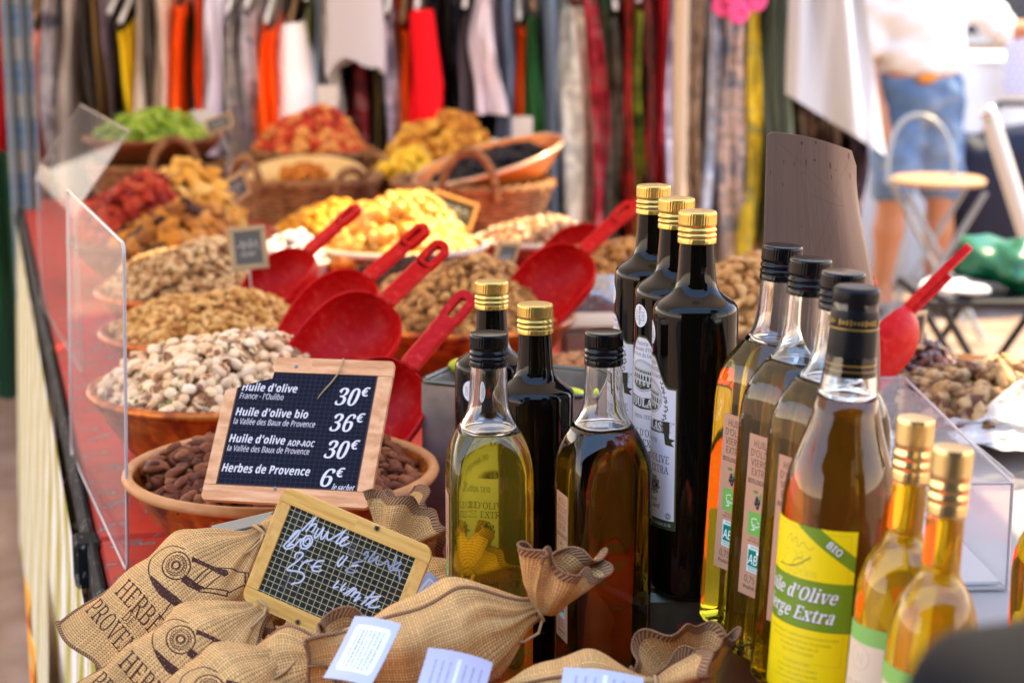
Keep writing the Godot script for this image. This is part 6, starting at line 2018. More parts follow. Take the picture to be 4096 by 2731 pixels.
# ---------------------------------------------------------------- price boards
func build_boards() -> void:
	var orange_wood := grain("orange_wood", Color(0.82, 0.42, 0.20), Color(0.58, 0.24, 0.09), 7)
	orange_wood.uv1_scale = Vector3(9, 18, 1)
	var ow2 := grain("orange_wood_upright", Color(0.84, 0.44, 0.21), Color(0.60, 0.26, 0.10), 8)
	ow2.uv1_scale = Vector3(22, 10, 1)
	var t := thing("price_board", "printed price board in orange wood frame, its upper left corner broken off", "sign", Vector3(-0.199, 0.986, -1.662), look(Vector3(0.977, 0.008, 0.211), Vector3(0.129, 0.769, -0.626)))
	var w := 0.162
	var h := 0.151
	var P := func(u: float, v: float) -> Vector2: return Vector2((u - 0.5) * w, (0.5 - v) * h)
	# the printed slate
	var im := canvas(1200, 1120, L(0.012, 0.012, 0.019))
	for i in 34:
		im.fill_rect(Rect2i(i * 36, 0, 2, 1120), L(0.055, 0.052, 0.07))
		im.fill_rect(Rect2i(0, i * 34, 1200, 2), L(0.055, 0.052, 0.07))
	speckle(im, 160, L(0.06, 0.05, 0.05), 0, 2)
	var wh := L(0.72, 0.64, 0.60)
	var sn := "Droid Sans Bold"
	var put_ := func(s: String, f: String, u: float, v: float, wide: float, tall: float, skew: float):
		var nat := 0.0
		for p in outline(s, f):
			nat = maxf(nat, p.x)
		ink(im, s, f, u * 1200, v * 1120, tall * 1120, wh, 0.0, wide * 1200 / (nat * tall * 1120), skew)
	put_.call("Huile d'olive", sn, 0.102, 0.217, 0.337, 0.074, 0.10)
	put_.call("France - l'Oulibo", "Droid Sans", 0.098, 0.279, 0.268, 0.056, 0.10)
	put_.call("Huile d'olive bio", sn, 0.096, 0.392, 0.440, 0.076, 0.10)
	put_.call("la Vallée des Baux de Provence", "Droid Sans", 0.094, 0.458, 0.495, 0.056, 0.10)
	put_.call("Huile d'olive", sn, 0.093, 0.577, 0.337, 0.076, 0.10)
	put_.call("AOP-AOC", sn, 0.448, 0.592, 0.160, 0.054, 0.10)
	put_.call("la Vallée des Baux de Provence", "Droid Sans", 0.092, 0.644, 0.495, 0.056, 0.10)
	put_.call("Herbes de Provence", sn, 0.088, 0.778, 0.527, 0.078, 0.10)
	for e in [["30", 0.690, 0.258], ["36", 0.688, 0.438], ["30", 0.686, 0.622], ["6", 0.690, 0.812]]:
		var two: bool = e[0].length() == 2
		put_.call(e[0], "Droid Serif Bold", e[1] + (0.0 if two else 0.0), e[2], 0.130 if two else 0.068, 0.168, 0.22)
		put_.call("€", sn, e[1] + (0.142 if two else 0.082), e[2] - 0.038, 0.044, 0.088, 0.22)
	put_.call("le sachet", "Droid Serif Bold", 0.762, 0.872, 0.130, 0.056, 0.3)
	var cut := [P.call(0.0, 0.25), P.call(0.06, 0.23), P.call(0.12, 0.20), P.call(0.20, 0.172), P.call(0.272, 0.150), P.call(0.278, 0.10), P.call(0.270, 0.0)]
	var slate := PackedVector2Array([P.call(0.06, 0.9), P.call(0.06, 0.23), P.call(0.12, 0.20), P.call(0.20, 0.172), P.call(0.272, 0.150), P.call(0.276, 0.1), P.call(0.92, 0.1), P.call(0.92, 0.9)])
	slate.reverse()
	var g := Geo.new()
	g.slab(slate, -0.0025, 0.0012, Rect2(-w / 2, -h / 2, w, h))
	part("slate", g, price_look(im), t)
	var rail := func(called: String, ps: Array, m: Material):
		var q := PackedVector2Array(ps)
		if Geometry2D.is_polygon_clockwise(q):
			q.reverse()
		var gg := Geo.new()
		gg.slab(q, -0.003, 0.0022)
		part(called, gg, m, t)
	rail.call("frame_rail", [P.call(0.272, 0.105), P.call(0.276, 0.06), P.call(0.270, 0.0), P.call(0.975, 0.0), P.call(0.992, 0.008), P.call(1.0, 0.028), P.call(1.0, 0.105)], orange_wood)
	rail.call("frame_rail", [P.call(0.0, 0.897), P.call(1.0, 0.897), P.call(1.0, 0.972), P.call(0.992, 0.992), P.call(0.975, 1.0), P.call(0.025, 1.0), P.call(0.008, 0.992), P.call(0.0, 0.972)], orange_wood)
	rail.call("frame_rail", [P.call(0.0, 0.893), P.call(0.0, 0.25), P.call(0.035, 0.238), P.call(0.07, 0.226), P.call(0.07, 0.893)], ow2)
	rail.call("frame_rail", [P.call(0.914, 0.893), P.call(0.914, 0.109), P.call(1.0, 0.109), P.call(1.0, 0.893)], ow2)
	var dk := M("dark_lip", Color(0.14, 0.055, 0.03), 0.5)
	for e in [[P.call(0.595, 0.104), Vector2(w * 0.63, 0.0016)], [P.call(0.495, 0.894), Vector2(w * 0.84, 0.0016)], [P.call(0.0735, 0.56), Vector2(0.0014, h * 0.66)], [P.call(0.911, 0.5), Vector2(0.0014, h * 0.78)]]:
		g = Geo.new()
		g.box(Vector3(e[0].x, e[0].y, 0.0014), Vector3(e[1].x, e[1].y, 0.0012), 0.0003)
		part("inner_lip", g, dk, t)
	for e in [P.call(0.405, 0.062), P.call(0.43, 0.905)]:
		g = Geo.new()
		g.lathe([Vector2(0.0006, 0.0), Vector2(0.0016, 0.0004), Vector2(0.0019, 0.0), Vector2(0.0019, -0.0006)], 16)
		part("eyelet", g, M("steel_eyelet", Color(0.3, 0.27, 0.25), 0.3, 0.9), t, Transform3D(Basis(Vector3.RIGHT, PI / 2), Vector3(e.x, e.y, 0.0026)))
		g = Geo.new()
		g.ball(Vector3(e.x, e.y, 0.0019), Vector3(0.0009, 0.0009, 0.0006), 8, 5)
		part("eyelet_hole", g, M("hole_black", Color(0.01, 0.01, 0.01)), t)
	g = Geo.new()
	g.tube([Vector3(-0.01, -0.06, -0.003), Vector3(-0.02, -0.11, -0.05)], 0.0015, 6)
	part("wire_prop", g, M("wire", Color(0.4, 0.4, 0.4), 0.3, 1.0), t)
	g = Geo.new()
	var ps := []
	for e in [[0.687, -0.006, -0.001], [0.688, 0.003, 0.004], [0.683, 0.06, 0.0045], [0.668, 0.12, 0.0040], [0.64, 0.17, 0.003], [0.605, 0.225, 0.0028], [0.585, 0.262, 0.0026], [0.577, 0.285, 0.0028]]:
		var q: Vector2 = P.call(e[0], e[1])
		ps.append(Vector3(q.x, q.y, e[2]))
	g.tube(ps, [0.0007, 0.0008, 0.0008, 0.0008, 0.0008, 0.0007, 0.0006, 0.0003], 6)
	single("string", g, M("jute", Color(0.46, 0.30, 0.15), 0.9), "loose jute string hanging over the price board's top rail", "string", t.transform)
	# hand-written board
	var yw := grain("yellow_wood", Color(0.84, 0.48, 0.13), Color(0.66, 0.32, 0.06), 11)
	yw.uv1_scale = Vector3(9, 26, 1)
	var yw2 := grain("yellow_wood_upright", Color(0.82, 0.46, 0.13), Color(0.64, 0.31, 0.06), 12)
	yw2.uv1_scale = Vector3(26, 9, 1)
	var b := thing("chalk_board", "chalkboard with yellow grid and chalk writing tilted on the sacks", "sign", Vector3(-0.1376, 0.9415, -1.3736), look(Vector3(0.914, -0.324, 0.243), Vector3(0.364, 0.921, -0.139)))
	w = 0.1302
	h = 0.0977
	im = canvas(1120, 840, L(0.011, 0.0105, 0.010))
	for i in 40:
		var c := Vector2(rng.randf_range(120, 760), rng.randf_range(120, 700))
		var k := rng.randf_range(0.013, 0.03)
		fill_poly(im, oval(c, Vector2(rng.randf_range(4, 16), rng.randf_range(20, 90)), 14), L(k, k, k * 1.15))
	for i in 22:
		im.fill_rect(Rect2i(78 + i * 45, 0, 4, 840), L(0.58, 0.50, 0.24))
	for i in 17:
		im.fill_rect(Rect2i(0, 92 + i * 42, 1120, 4), L(0.58, 0.50, 0.24))
	for i in 14:
		var c := Vector2(rng.randf_range(560, 860), rng.randf_range(170, 250))
		stroke(im, [c, c + Vector2(rng.randf_range(-30, 30), rng.randf_range(-14, 20))], rng.randf_range(6, 14), L(0.075, 0.08, 0.10))
	for i in 9:
		var c := Vector2(rng.randf_range(120, 420), rng.randf_range(330, 640))
		stroke(im, [c, c + Vector2(rng.randf_range(-20, 10), rng.randf_range(20, 80))], rng.randf_range(4, 12), L(0.05, 0.053, 0.065))
	for s in chalk_strokes():
		var q := []
		for i in range(0, s.size(), 2):
			q.append(Vector2(s[i] * 1120, s[i + 1] * 840))
		q = curve(q, 5)
		var faded: bool = q[0].x > 670 and q[0].y < 300
		stroke(im, q, 13, L(0.22, 0.22, 0.25) if faded else L(0.40, 0.40, 0.44))
		var q2 := []
		for p in q:
			q2.append(p + Vector2(1.5, -1.5))
		stroke(im, q2, 7, L(0.36, 0.36, 0.40) if faded else L(0.66, 0.66, 0.70))
	g = Geo.new()
	g.slab(PackedVector2Array([Vector2(-w * 0.45, -h * 0.41), Vector2(w * 0.45, -h * 0.41), Vector2(w * 0.45, h * 0.41), Vector2(-w * 0.45, h * 0.41)]), -0.001, 0.0009, Rect2(-w / 2, -h / 2, w, h))
	part("slate", g, printed("chalk_writing", im, 0.33), b)
	for s in [1.0, -1.0]:
		var q := PackedVector2Array()
		for p in rounded(w, h * 0.125, 0.009, [s > 0, s > 0, s < 0, s < 0]):
			q.append(p + Vector2(0, s * (h * 0.5 - h * 0.0625)))
		g = Geo.new()
		g.slab(q, -0.0024, 0.0024)
		part("frame_rail", g, yw, b)
	for s in [1.0, -1.0]:
		g = Geo.new()
		g.box(Vector3(s * (w * 0.5 - h * 0.055), 0, 0), Vector3(h * 0.11, h * 0.749, 0.0046), 0.0006)
		part("frame_rail", g, yw2, b)
	for e in [Vector2(0.017, 0.0465), Vector2(-0.015, -0.0465), Vector2(0.004, -0.0465)]:
		g = Geo.new()
		g.lathe([Vector2(0.0009, 0.0), Vector2(0.0014, 0.0007), Vector2(0.0020, 0.0007), Vector2(0.0024, 0.0), Vector2(0.0024, -0.0008)], 18)
		part("eyelet", g, M("brass_eyelet", Color(0.42, 0.38, 0.32), 0.25, 1.0), b, Transform3D(Basis(Vector3.RIGHT, PI / 2), Vector3(e.x, e.y, 0.0028)))
		g = Geo.new()
		g.ball(Vector3(e.x, e.y, 0.0021), Vector3(0.0012, 0.0012, 0.0006), 8, 5)
		part("eyelet_hole", g, M("hole_black"), b)
	g = Geo.new()
	g.tube([Vector3(0.004, -0.046, 0.003), Vector3(0.001, -0.06, 0.004), Vector3(-0.004, -0.075, 0.0)], 0.0008, 6)
	part("pin", g, M("wire"), b)
	# the board lying flat behind it
	var l := thing("chalk_board", "grey chalkboard lying flat under the tilted one", "sign", Vector3(-0.196, 0.916, -1.508), look(Vector3(0.80, 0.05, -0.55), Vector3(0.45, 0.42, -0.75)))
	im = canvas(560, 420, L(0.05, 0.055, 0.055))
	for i in 16:
		im.fill_rect(Rect2i(i * 36, 0, 3, 420), L(0.14, 0.13, 0.10))
		im.fill_rect(Rect2i(0, i * 30, 560, 3), L(0.14, 0.13, 0.10))
	stroke(im, curve([Vector2(60, 250), Vector2(130, 215), Vector2(180, 230), Vector2(230, 190), Vector2(300, 220), Vector2(420, 180)], 5), 10, L(0.5, 0.52, 0.56))
	g = Geo.new()
	g.slab(PackedVector2Array([Vector2(-0.044, -0.03), Vector2(0.044, -0.03), Vector2(0.044, 0.03), Vector2(-0.044, 0.03)]), -0.001, 0.001, Rect2(-0.044, -0.03, 0.088, 0.06))
	part("slate", g, printed("grey_slate", im, 0.5), l)
	var pale := grain("pale_wood_rail", Color(0.46, 0.36, 0.23), Color(0.34, 0.25, 0.14), 15)
	for e in [[Vector3(0, 0.035, 0), Vector3(0.108, 0.010, 0.005)], [Vector3(0, -0.035, 0), Vector3(0.108, 0.010, 0.005)], [Vector3(-0.049, 0, 0), Vector3(0.010, 0.0596, 0.005)], [Vector3(0.049, 0, 0), Vector3(0.010, 0.0596, 0.005)]]:
		g = Geo.new()
		g.box(e[0], e[1], 0.0008)
		part("frame_rail", g, pale, l)

func price_look(im: Image) -> StandardMaterial3D:
	var m := printed("price_print", im, 0.5)
	m.metallic_specular = 0.12
	return m

func chalk_strokes() -> Array:
	return [[0.200, 0.283, 0.225, 0.202, 0.256, 0.118, 0.248, 0.156, 0.235, 0.240, 0.224, 0.275, 0.239, 0.228, 0.258, 0.194, 0.272, 0.193, 0.268, 0.232, 0.261, 0.264],
		[0.291, 0.219, 0.285, 0.266, 0.289, 0.297, 0.300, 0.286, 0.312, 0.237, 0.320, 0.192, 0.321, 0.251, 0.329, 0.285, 0.341, 0.269, 0.353, 0.205, 0.359, 0.250, 0.373, 0.270, 0.387, 0.254, 0.421, 0.196, 0.462, 0.124, 0.450, 0.147, 0.434, 0.218, 0.423, 0.264, 0.444, 0.259, 0.473, 0.206, 0.482, 0.182, 0.461, 0.203, 0.449, 0.249, 0.459, 0.272, 0.481, 0.252, 0.500, 0.225],
		[0.612, 0.266, 0.621, 0.232, 0.637, 0.262, 0.623, 0.293],
		[0.670, 0.205, 0.656, 0.271, 0.653, 0.301, 0.677, 0.283, 0.697, 0.229, 0.696, 0.277, 0.708, 0.295, 0.733, 0.282, 0.763, 0.236, 0.780, 0.280, 0.806, 0.294, 0.802, 0.171],
		[0.787, 0.276, 0.818, 0.230, 0.840, 0.204, 0.831, 0.252, 0.811, 0.287, 0.856, 0.263],
		[0.847, 0.272, 0.872, 0.336],
		[0.182, 0.293, 0.156, 0.370, 0.129, 0.453, 0.148, 0.473],
		[0.146, 0.385, 0.168, 0.306, 0.190, 0.298, 0.173, 0.380, 0.149, 0.449, 0.176, 0.417, 0.187, 0.432, 0.149, 0.475],
		[0.211, 0.350, 0.191, 0.423],
		[0.239, 0.310, 0.218, 0.365, 0.235, 0.414, 0.269, 0.397, 0.285, 0.338, 0.264, 0.297, 0.234, 0.318, 0.235, 0.375, 0.259, 0.386, 0.273, 0.345, 0.256, 0.320, 0.242, 0.352],
		[0.218, 0.510, 0.218, 0.471, 0.247, 0.448, 0.261, 0.467, 0.236, 0.539, 0.204, 0.604, 0.206, 0.625, 0.248, 0.609, 0.273, 0.600],
		[0.299, 0.485, 0.277, 0.535, 0.272, 0.596, 0.301, 0.599, 0.318, 0.629, 0.301, 0.679, 0.272, 0.702, 0.261, 0.718],
		[0.284, 0.511, 0.326, 0.472],
		[0.395, 0.440, 0.363, 0.459, 0.344, 0.518, 0.351, 0.545, 0.384, 0.537, 0.401, 0.516],
		[0.333, 0.526, 0.387, 0.490],
		[0.497, 0.338, 0.480, 0.406, 0.492, 0.433, 0.507, 0.390, 0.521, 0.335],
		[0.616, 0.320, 0.581, 0.350, 0.559, 0.401, 0.542, 0.441, 0.583, 0.438, 0.608, 0.405],
		[0.567, 0.389, 0.602, 0.363],
		[0.525, 0.540, 0.511, 0.591, 0.511, 0.607, 0.535, 0.588],
		[0.572, 0.534, 0.556, 0.590, 0.560, 0.605, 0.578, 0.578],
		[0.626, 0.542, 0.602, 0.589, 0.583, 0.624],
		[0.604, 0.622, 0.633, 0.548, 0.646, 0.556, 0.631, 0.617, 0.653, 0.569, 0.674, 0.569, 0.658, 0.641, 0.687, 0.591],
		[0.753, 0.505, 0.725, 0.600, 0.707, 0.640],
		[0.715, 0.578, 0.799, 0.520],
		[0.734, 0.633, 0.762, 0.579, 0.789, 0.545, 0.760, 0.600, 0.755, 0.636, 0.793, 0.620, 0.815, 0.596]]

# ---------------------------------------------------------------- burlap sacks
func burlap() -> StandardMaterial3D:
	if mat_of.has("burlap"):
		return mat_of["burlap"]
	var n := 24
	var px := 8
	var s := n * px
	var im := canvas(s, s, Color.WHITE)
	var hm := canvas(s, s, Color.BLACK)
	var wa := []
	var we := []
	for i in n:
		wa.append(rng.randf_range(0.8, 1.14))
		we.append(rng.randf_range(0.8, 1.14))
	for x in s:
		for y in s:
			var i := x / px
			var j := y / px
			var u := (x % px + 0.5) / px * 2.0 - 1.0
			var v := (y % px + 0.5) / px * 2.0 - 1.0
			var over := (i + j) % 2 == 0
			var across := absf(u if over else v)
			var along := absf(v if over else u)
			var hgt := sqrt(maxf(0.0, 1.0 - across * across * 1.15)) * (1.0 - 0.35 * along * along)
			var k: float = (wa[i] if over else we[j]) * (0.92 + 0.16 * rng.randf())
			var c := Color(0.74, 0.39, 0.135) * k
			if across > 0.84 and along > 0.62:
				c = Color(0.10, 0.045, 0.015)
			im.set_pixel(x, y, L(c.r, c.g, c.b))
			hm.set_pixel(x, y, Color(hgt, hgt, hgt))
	var m := printed("burlap", im, 0.95)
	m.texture_repeat = true
	m.uv1_scale = Vector3(21, 21, 1)
	bump(m, ImageTexture.create_from_image(hm), 0.07)
	return m

func burlap_print() -> StandardMaterial3D:
	var base := burlap()
	var m: StandardMaterial3D = base.duplicate()
	m.resource_name = "printed_burlap"
	var im := canvas(640, 1024, Color(0.1, 0.05, 0.04, 0.0))
	var k := L(0.075, 0.027, 0.018)
	var f := "Droid Serif"
	ink(im, "HERBES", f, 320, 700, 128, k, 0.5, 0.92)
	ink(im, "DE", f, 300, 772, 70, k, 0.5, 0.9)
	ink(im, "PROVENCE", f, 320, 856, 128, k, 0.5, 0.80)
	# an old oil mill: round trough, millstone, beam and posts
	var c := Vector2(310, 440)
	stroke(im, curve([c + Vector2(-230, 20), c + Vector2(-215, 80), c + Vector2(-120, 135), c + Vector2(30, 150), c + Vector2(180, 110)], 6), 7, k)
	fill_poly(im, PackedVector2Array([c + Vector2(-120, 128), c + Vector2(0, 118), c + Vector2(150, 92), c + Vector2(196, 100), c + Vector2(120, 140), c + Vector2(20, 160), c + Vector2(-70, 152)]), k)
	stroke(im, curve([c + Vector2(-230, 20), c + Vector2(-190, -40), c + Vector2(-110, -70)], 6), 6, k)
	for r in [92, 68]:
		var ring := []
		for i in 25:
			var a := TAU * i / 24.0
			ring.append(c + Vector2(-60, 10) + Vector2(cos(a) * r, sin(a) * r * 0.72))
		stroke(im, ring, 5 if r != 92 else 8, k)
	for i in 46:
		var a := TAU * i / 23.0
		var r0 := 20.0 + 26.0 * (i % 2)
		stroke(im, [c + Vector2(-60, 10) + Vector2(cos(a) * r0, sin(a) * r0 * 0.72), c + Vector2(-60, 10) + Vector2(cos(a + 0.3) * (r0 + 14), sin(a + 0.3) * (r0 + 14) * 0.72)], 5, k)
	fill_poly(im, PackedVector2Array([c + Vector2(20, 6), c + Vector2(110, -14), c + Vector2(150, -30), c + Vector2(150, 4), c + Vector2(90, 30), c + Vector2(36, 40)]), k)
	fill_poly(im, PackedVector2Array([c + Vector2(-40, -76), c + Vector2(60, -130), c + Vector2(130, -166), c + Vector2(150, -150), c + Vector2(140, -128), c + Vector2(60, -104), c + Vector2(-20, -58)]), k)
	fill_poly(im, oval(c + Vector2(140, -150), Vector2(24, 20)), k)
	for e in [[Vector2(60, -112), Vector2(84, -10)], [Vector2(84, -116), Vector2(108, -16)], [Vector2(140, -140), Vector2(160, -20)], [Vector2(100, 120), Vector2(136, 230)], [Vector2(176, 100), Vector2(222, 220)], [Vector2(204, 80), Vector2(250, 200)], [Vector2(150, -20), Vector2(240, -110)], [Vector2(150, 6), Vector2(262, -90)], [Vector2(240, -110), Vector2(262, -90)], [Vector2(60, -120), Vector2(210, -250)], [Vector2(210, -250), Vector2(262, -220)], [Vector2(262, -220), Vector2(250, -110)], [Vector2(196, -238), Vector2(246, -206)]]:
		stroke(im, [c + e[0], c + e[1]], 8, k)
	# threads the ink has missed
	for i in 1500:
		im.fill_rect(Rect2i(rng.randi_range(0, 639), rng.randi_range(0, 1023), rng.randi_range(2, 5), rng.randi_range(1, 3)), Color(0.1, 0.05, 0.04, 0.0))
	m.detail_enabled = true
	m.detail_albedo = ImageTexture.create_from_image(im)
	m.detail_blend_mode = BaseMaterial3D.BLEND_MODE_MIX
	m.detail_uv_layer = BaseMaterial3D.DETAIL_UV_2
	return m

func stitch() -> StandardMaterial3D:
	if mat_of.has("overlock_stitch"):
		return mat_of["overlock_stitch"]
	var im := canvas(32, 64, L(0.26, 0.115, 0.055))
	var hm := canvas(32, 64, Color(0.4, 0.4, 0.4))
	for y in 64:
		for x in 32:
			var p := (y + int(x * 0.35)) % 8
			if p < 3:
				im.set_pixel(x, y, L(0.42, 0.22, 0.095))
			elif p > 5:
				im.set_pixel(x, y, L(0.11, 0.045, 0.024))
			hm.set_pixel(x, y, Color.WHITE * (1.0 - absf(p - 3.0) / 5.0))
	var m := printed("overlock_stitch", im, 0.95)
	m.texture_repeat = true
	m.uv1_scale = Vector3(1, 58, 1)
	bump(m, ImageTexture.create_from_image(hm), 0.06)
	return m

# local axes: x across, y from the seam to the tied neck, z out of the printed side
func sack(label: String, at: Vector3, x: Vector3, y: Vector3, o: Dictionary, print_mat: Material) -> Node3D:
	var ax := y.normalized()
	var ay := (x - ax * x.dot(ax)).normalized()
	var bs := Basis(ay, ax, ay.cross(ax))
	var t := thing("burlap_sack", label, "sack", at, bs, o.get("group", "small burlap sacks"))
	var ln: float = o.get("len", 0.15)
	var hw: float = o.get("w", 0.042)
	var th: float = o.get("t", 0.033)
	var sd: float = o.get("seed", 1.0)
	var neck := 0.0085
	var sec := func(a: float, b: float) -> Vector3:
		var w := lerpf(hw, neck, smoothstep(0.66, 1.0, b)) * (1.0 - 0.10 * smoothstep(0.0, 0.25, b) * (1.0 - smoothstep(0.5, 0.8, b)))
		var d := lerpf(lerpf(0.0022, th, pow(smoothstep(0.0, 0.5, b), 0.8)), neck, smoothstep(0.62, 1.0, b))
		var q := TAU * a
		var c := cos(q)
		var s := sin(q)
		var e := lerpf(1.0, 0.80, smoothstep(0.0, 0.3, b))
		var wr := 0.10 * smoothstep(0.55, 0.95, b) * sin(q * 11.0 + sd) + 0.035 * sin(q * 3.0 + sd * 2.0 + b * 7.0) + 0.02 * sin(q * 7.0 - b * 19.0 + sd)
		var p := Vector3(w * signf(c) * pow(absf(c), e), ln * b, d * signf(s) * pow(absf(s), e)) * Vector3(1.0 + wr, 1, 1.0 + wr)
		var crease := 0.0028 * sin(p.x * 70.0 + p.y * 95.0 + sd * 5.0) * sin(p.y * 60.0 - p.x * 40.0 + sd) * smoothstep(0.0, 0.2, b)
		p.z += crease * signf(s) * smoothstep(0.0, 0.4, absf(s))
		p.y += 0.004 * sin(p.x * 90.0 + sd) * (1.0 - b)
		return p
	var per := 2.0 * (hw + hw * 0.9)
	for half in 2:
		var g := Geo.new()
		g.sheet(44, 44, func(a, b): return sec.call(0.5 - 0.5 * a if half == 0 else 1.0 - 0.5 * a, b), func(a, b, p): return Vector2(a * per * 0.62, b * ln), func(a, b, p):
			return Vector2(clampf(p.x / (2.0 * hw * 0.98) + 0.5, 0.002, 0.998), clampf(1.0 - p.y / ln, 0.002, 0.998)))
		part("front_cloth" if half == 0 else "back_cloth", g, print_mat if half == 0 and o.get("print", false) else burlap(), t)
	# stitched bottom seam and side seams
	var g2 := Geo.new()
	var ps := []
	for i in 25:
		var q := lerpf(-1.0, 1.0, i / 24.0)
		ps.append(Vector3(q * hw * 1.03, -0.0005 + 0.004 * sin(q * hw * 90.0 + sd), 0))
	g2.tube(ps, 0.0021, 8)
	part("seam", g2, stitch(), t)
	for s in [0.0, 0.5]:
		ps = []
		for i in 37:
			var b := i / 36.0
			ps.append(sec.call(s, b) * Vector3(1.012, 1, 1))
		g2 = Geo.new()
		g2.tube(ps, 0.0016, 8)
		part("seam", g2, stitch(), t)
	# tie and gathered mouth
	g2 = Geo.new()
	ps = []
	for i in 20:
		var a := TAU * i / 20.0
		ps.append(Vector3(cos(a) * (neck + 0.001), ln + 0.0006 * sin(a * 2.0), sin(a) * (neck + 0.001)))
	g2.tube(ps, 0.0016, 6, true)
	g2.tube([Vector3(0.004, ln, neck), Vector3(0.010, ln - 0.006, neck + 0.006), Vector3(0.012, ln - 0.018, neck + 0.007), Vector3(0.010, ln - 0.028, neck + 0.004)], 0.0012, 6)
	part("tie", g2, M("raffia", Color(0.5, 0.28, 0.12), 0.8), t)
	var fr: float = o.get("flare", 0.04)
	var fl: float = o.get("flare_len", 0.045)
	var fdir: Vector3 = bs.inverse() * (o.get("flare_dir", y) as Vector3).normalized()
	var fx := fdir.cross(Vector3(0.3, 0.2, 1.0)).normalized()
	var fz := fx.cross(fdir).normalized()
	var fold := func(a: float, b: float) -> Vector3:
		var q := TAU * a
		var r := lerpf(neck * 0.9, fr, pow(b, 0.85)) * (1.0 + b * (0.10 * sin(3.0 * q + sd * 3.0) + 0.07 * sin(8.0 * q + sd)))
		var flat: float = o.get("flat", 0.62)
		var up := fl * b * (1.0 + 0.13 * sin(2.0 * q + sd * 1.7)) + 0.003 * b * sin(9.0 * q + sd)
		var dir := Vector3.UP.lerp(fdir, smoothstep(0.0, 0.35, b)).normalized()
		return Vector3(0, ln, 0) + fx * (cos(q) * r) + fz * (sin(q) * r * lerpf(1.0, flat, b) + 0.20 * r * b * sin(5.0 * q + sd * 2.3)) + dir * up
	var g3 := Geo.new()
	g3.sheet(96, 14, func(a, b): return fold.call(1.0 - a, b), func(a, b, p): return Vector2(a * 0.20, b * fl))
	part("mouth", g3, burlap(), t)
	g3 = Geo.new()
	ps = []
	for i in 96:
		ps.append(fold.call(i / 96.0, 1.0))
	g3.tube(ps, 0.0010, 6, true)
	var band: float = 0.0065 / fl
	for out in [1.0, -1.0]:
		g3.sheet(96, 3, func(a, b):
			var q = 1.0 - a if out > 0 else a
			var f = 1.0 - band + band * b
			var p: Vector3 = fold.call(q, f)
			var n: Vector3 = (fold.call(q, f + 0.02) - p).cross(fold.call(q + 0.004, f) - p).normalized()
			return p - n * 0.0005 * out, func(a, b, p): return Vector2(b, a * 0.20))
	part("mouth_stitching", g3, stitch(), t)
	# loose fibres
	var hair := Geo.new()
	for i in 70:
		var p: Vector3 = sec.call(rng.randf_range(0.02, 0.48), rng.randf_range(0.05, 0.9))
		var d := Vector3(rng.randf_range(-1, 1), rng.randf_range(-1, 1), rng.randf_range(0.2, 1.0)).normalized() * rng.randf_range(0.003, 0.009)
		var e := Vector3(rng.randf_range(-1, 1), rng.randf_range(-1, 1), rng.randf_range(-0.5, 0.5)) * 0.004
		hair.tube([p, p + d * 0.5 + e, p + d], [0.00013, 0.00011, 0.00006], 3)
	var hp := part("fibres", hair, M("burlap_fibre", Color(0.42, 0.24, 0.11), 0.95), t)
	hp.set_meta("kind", "stuff")
	return t

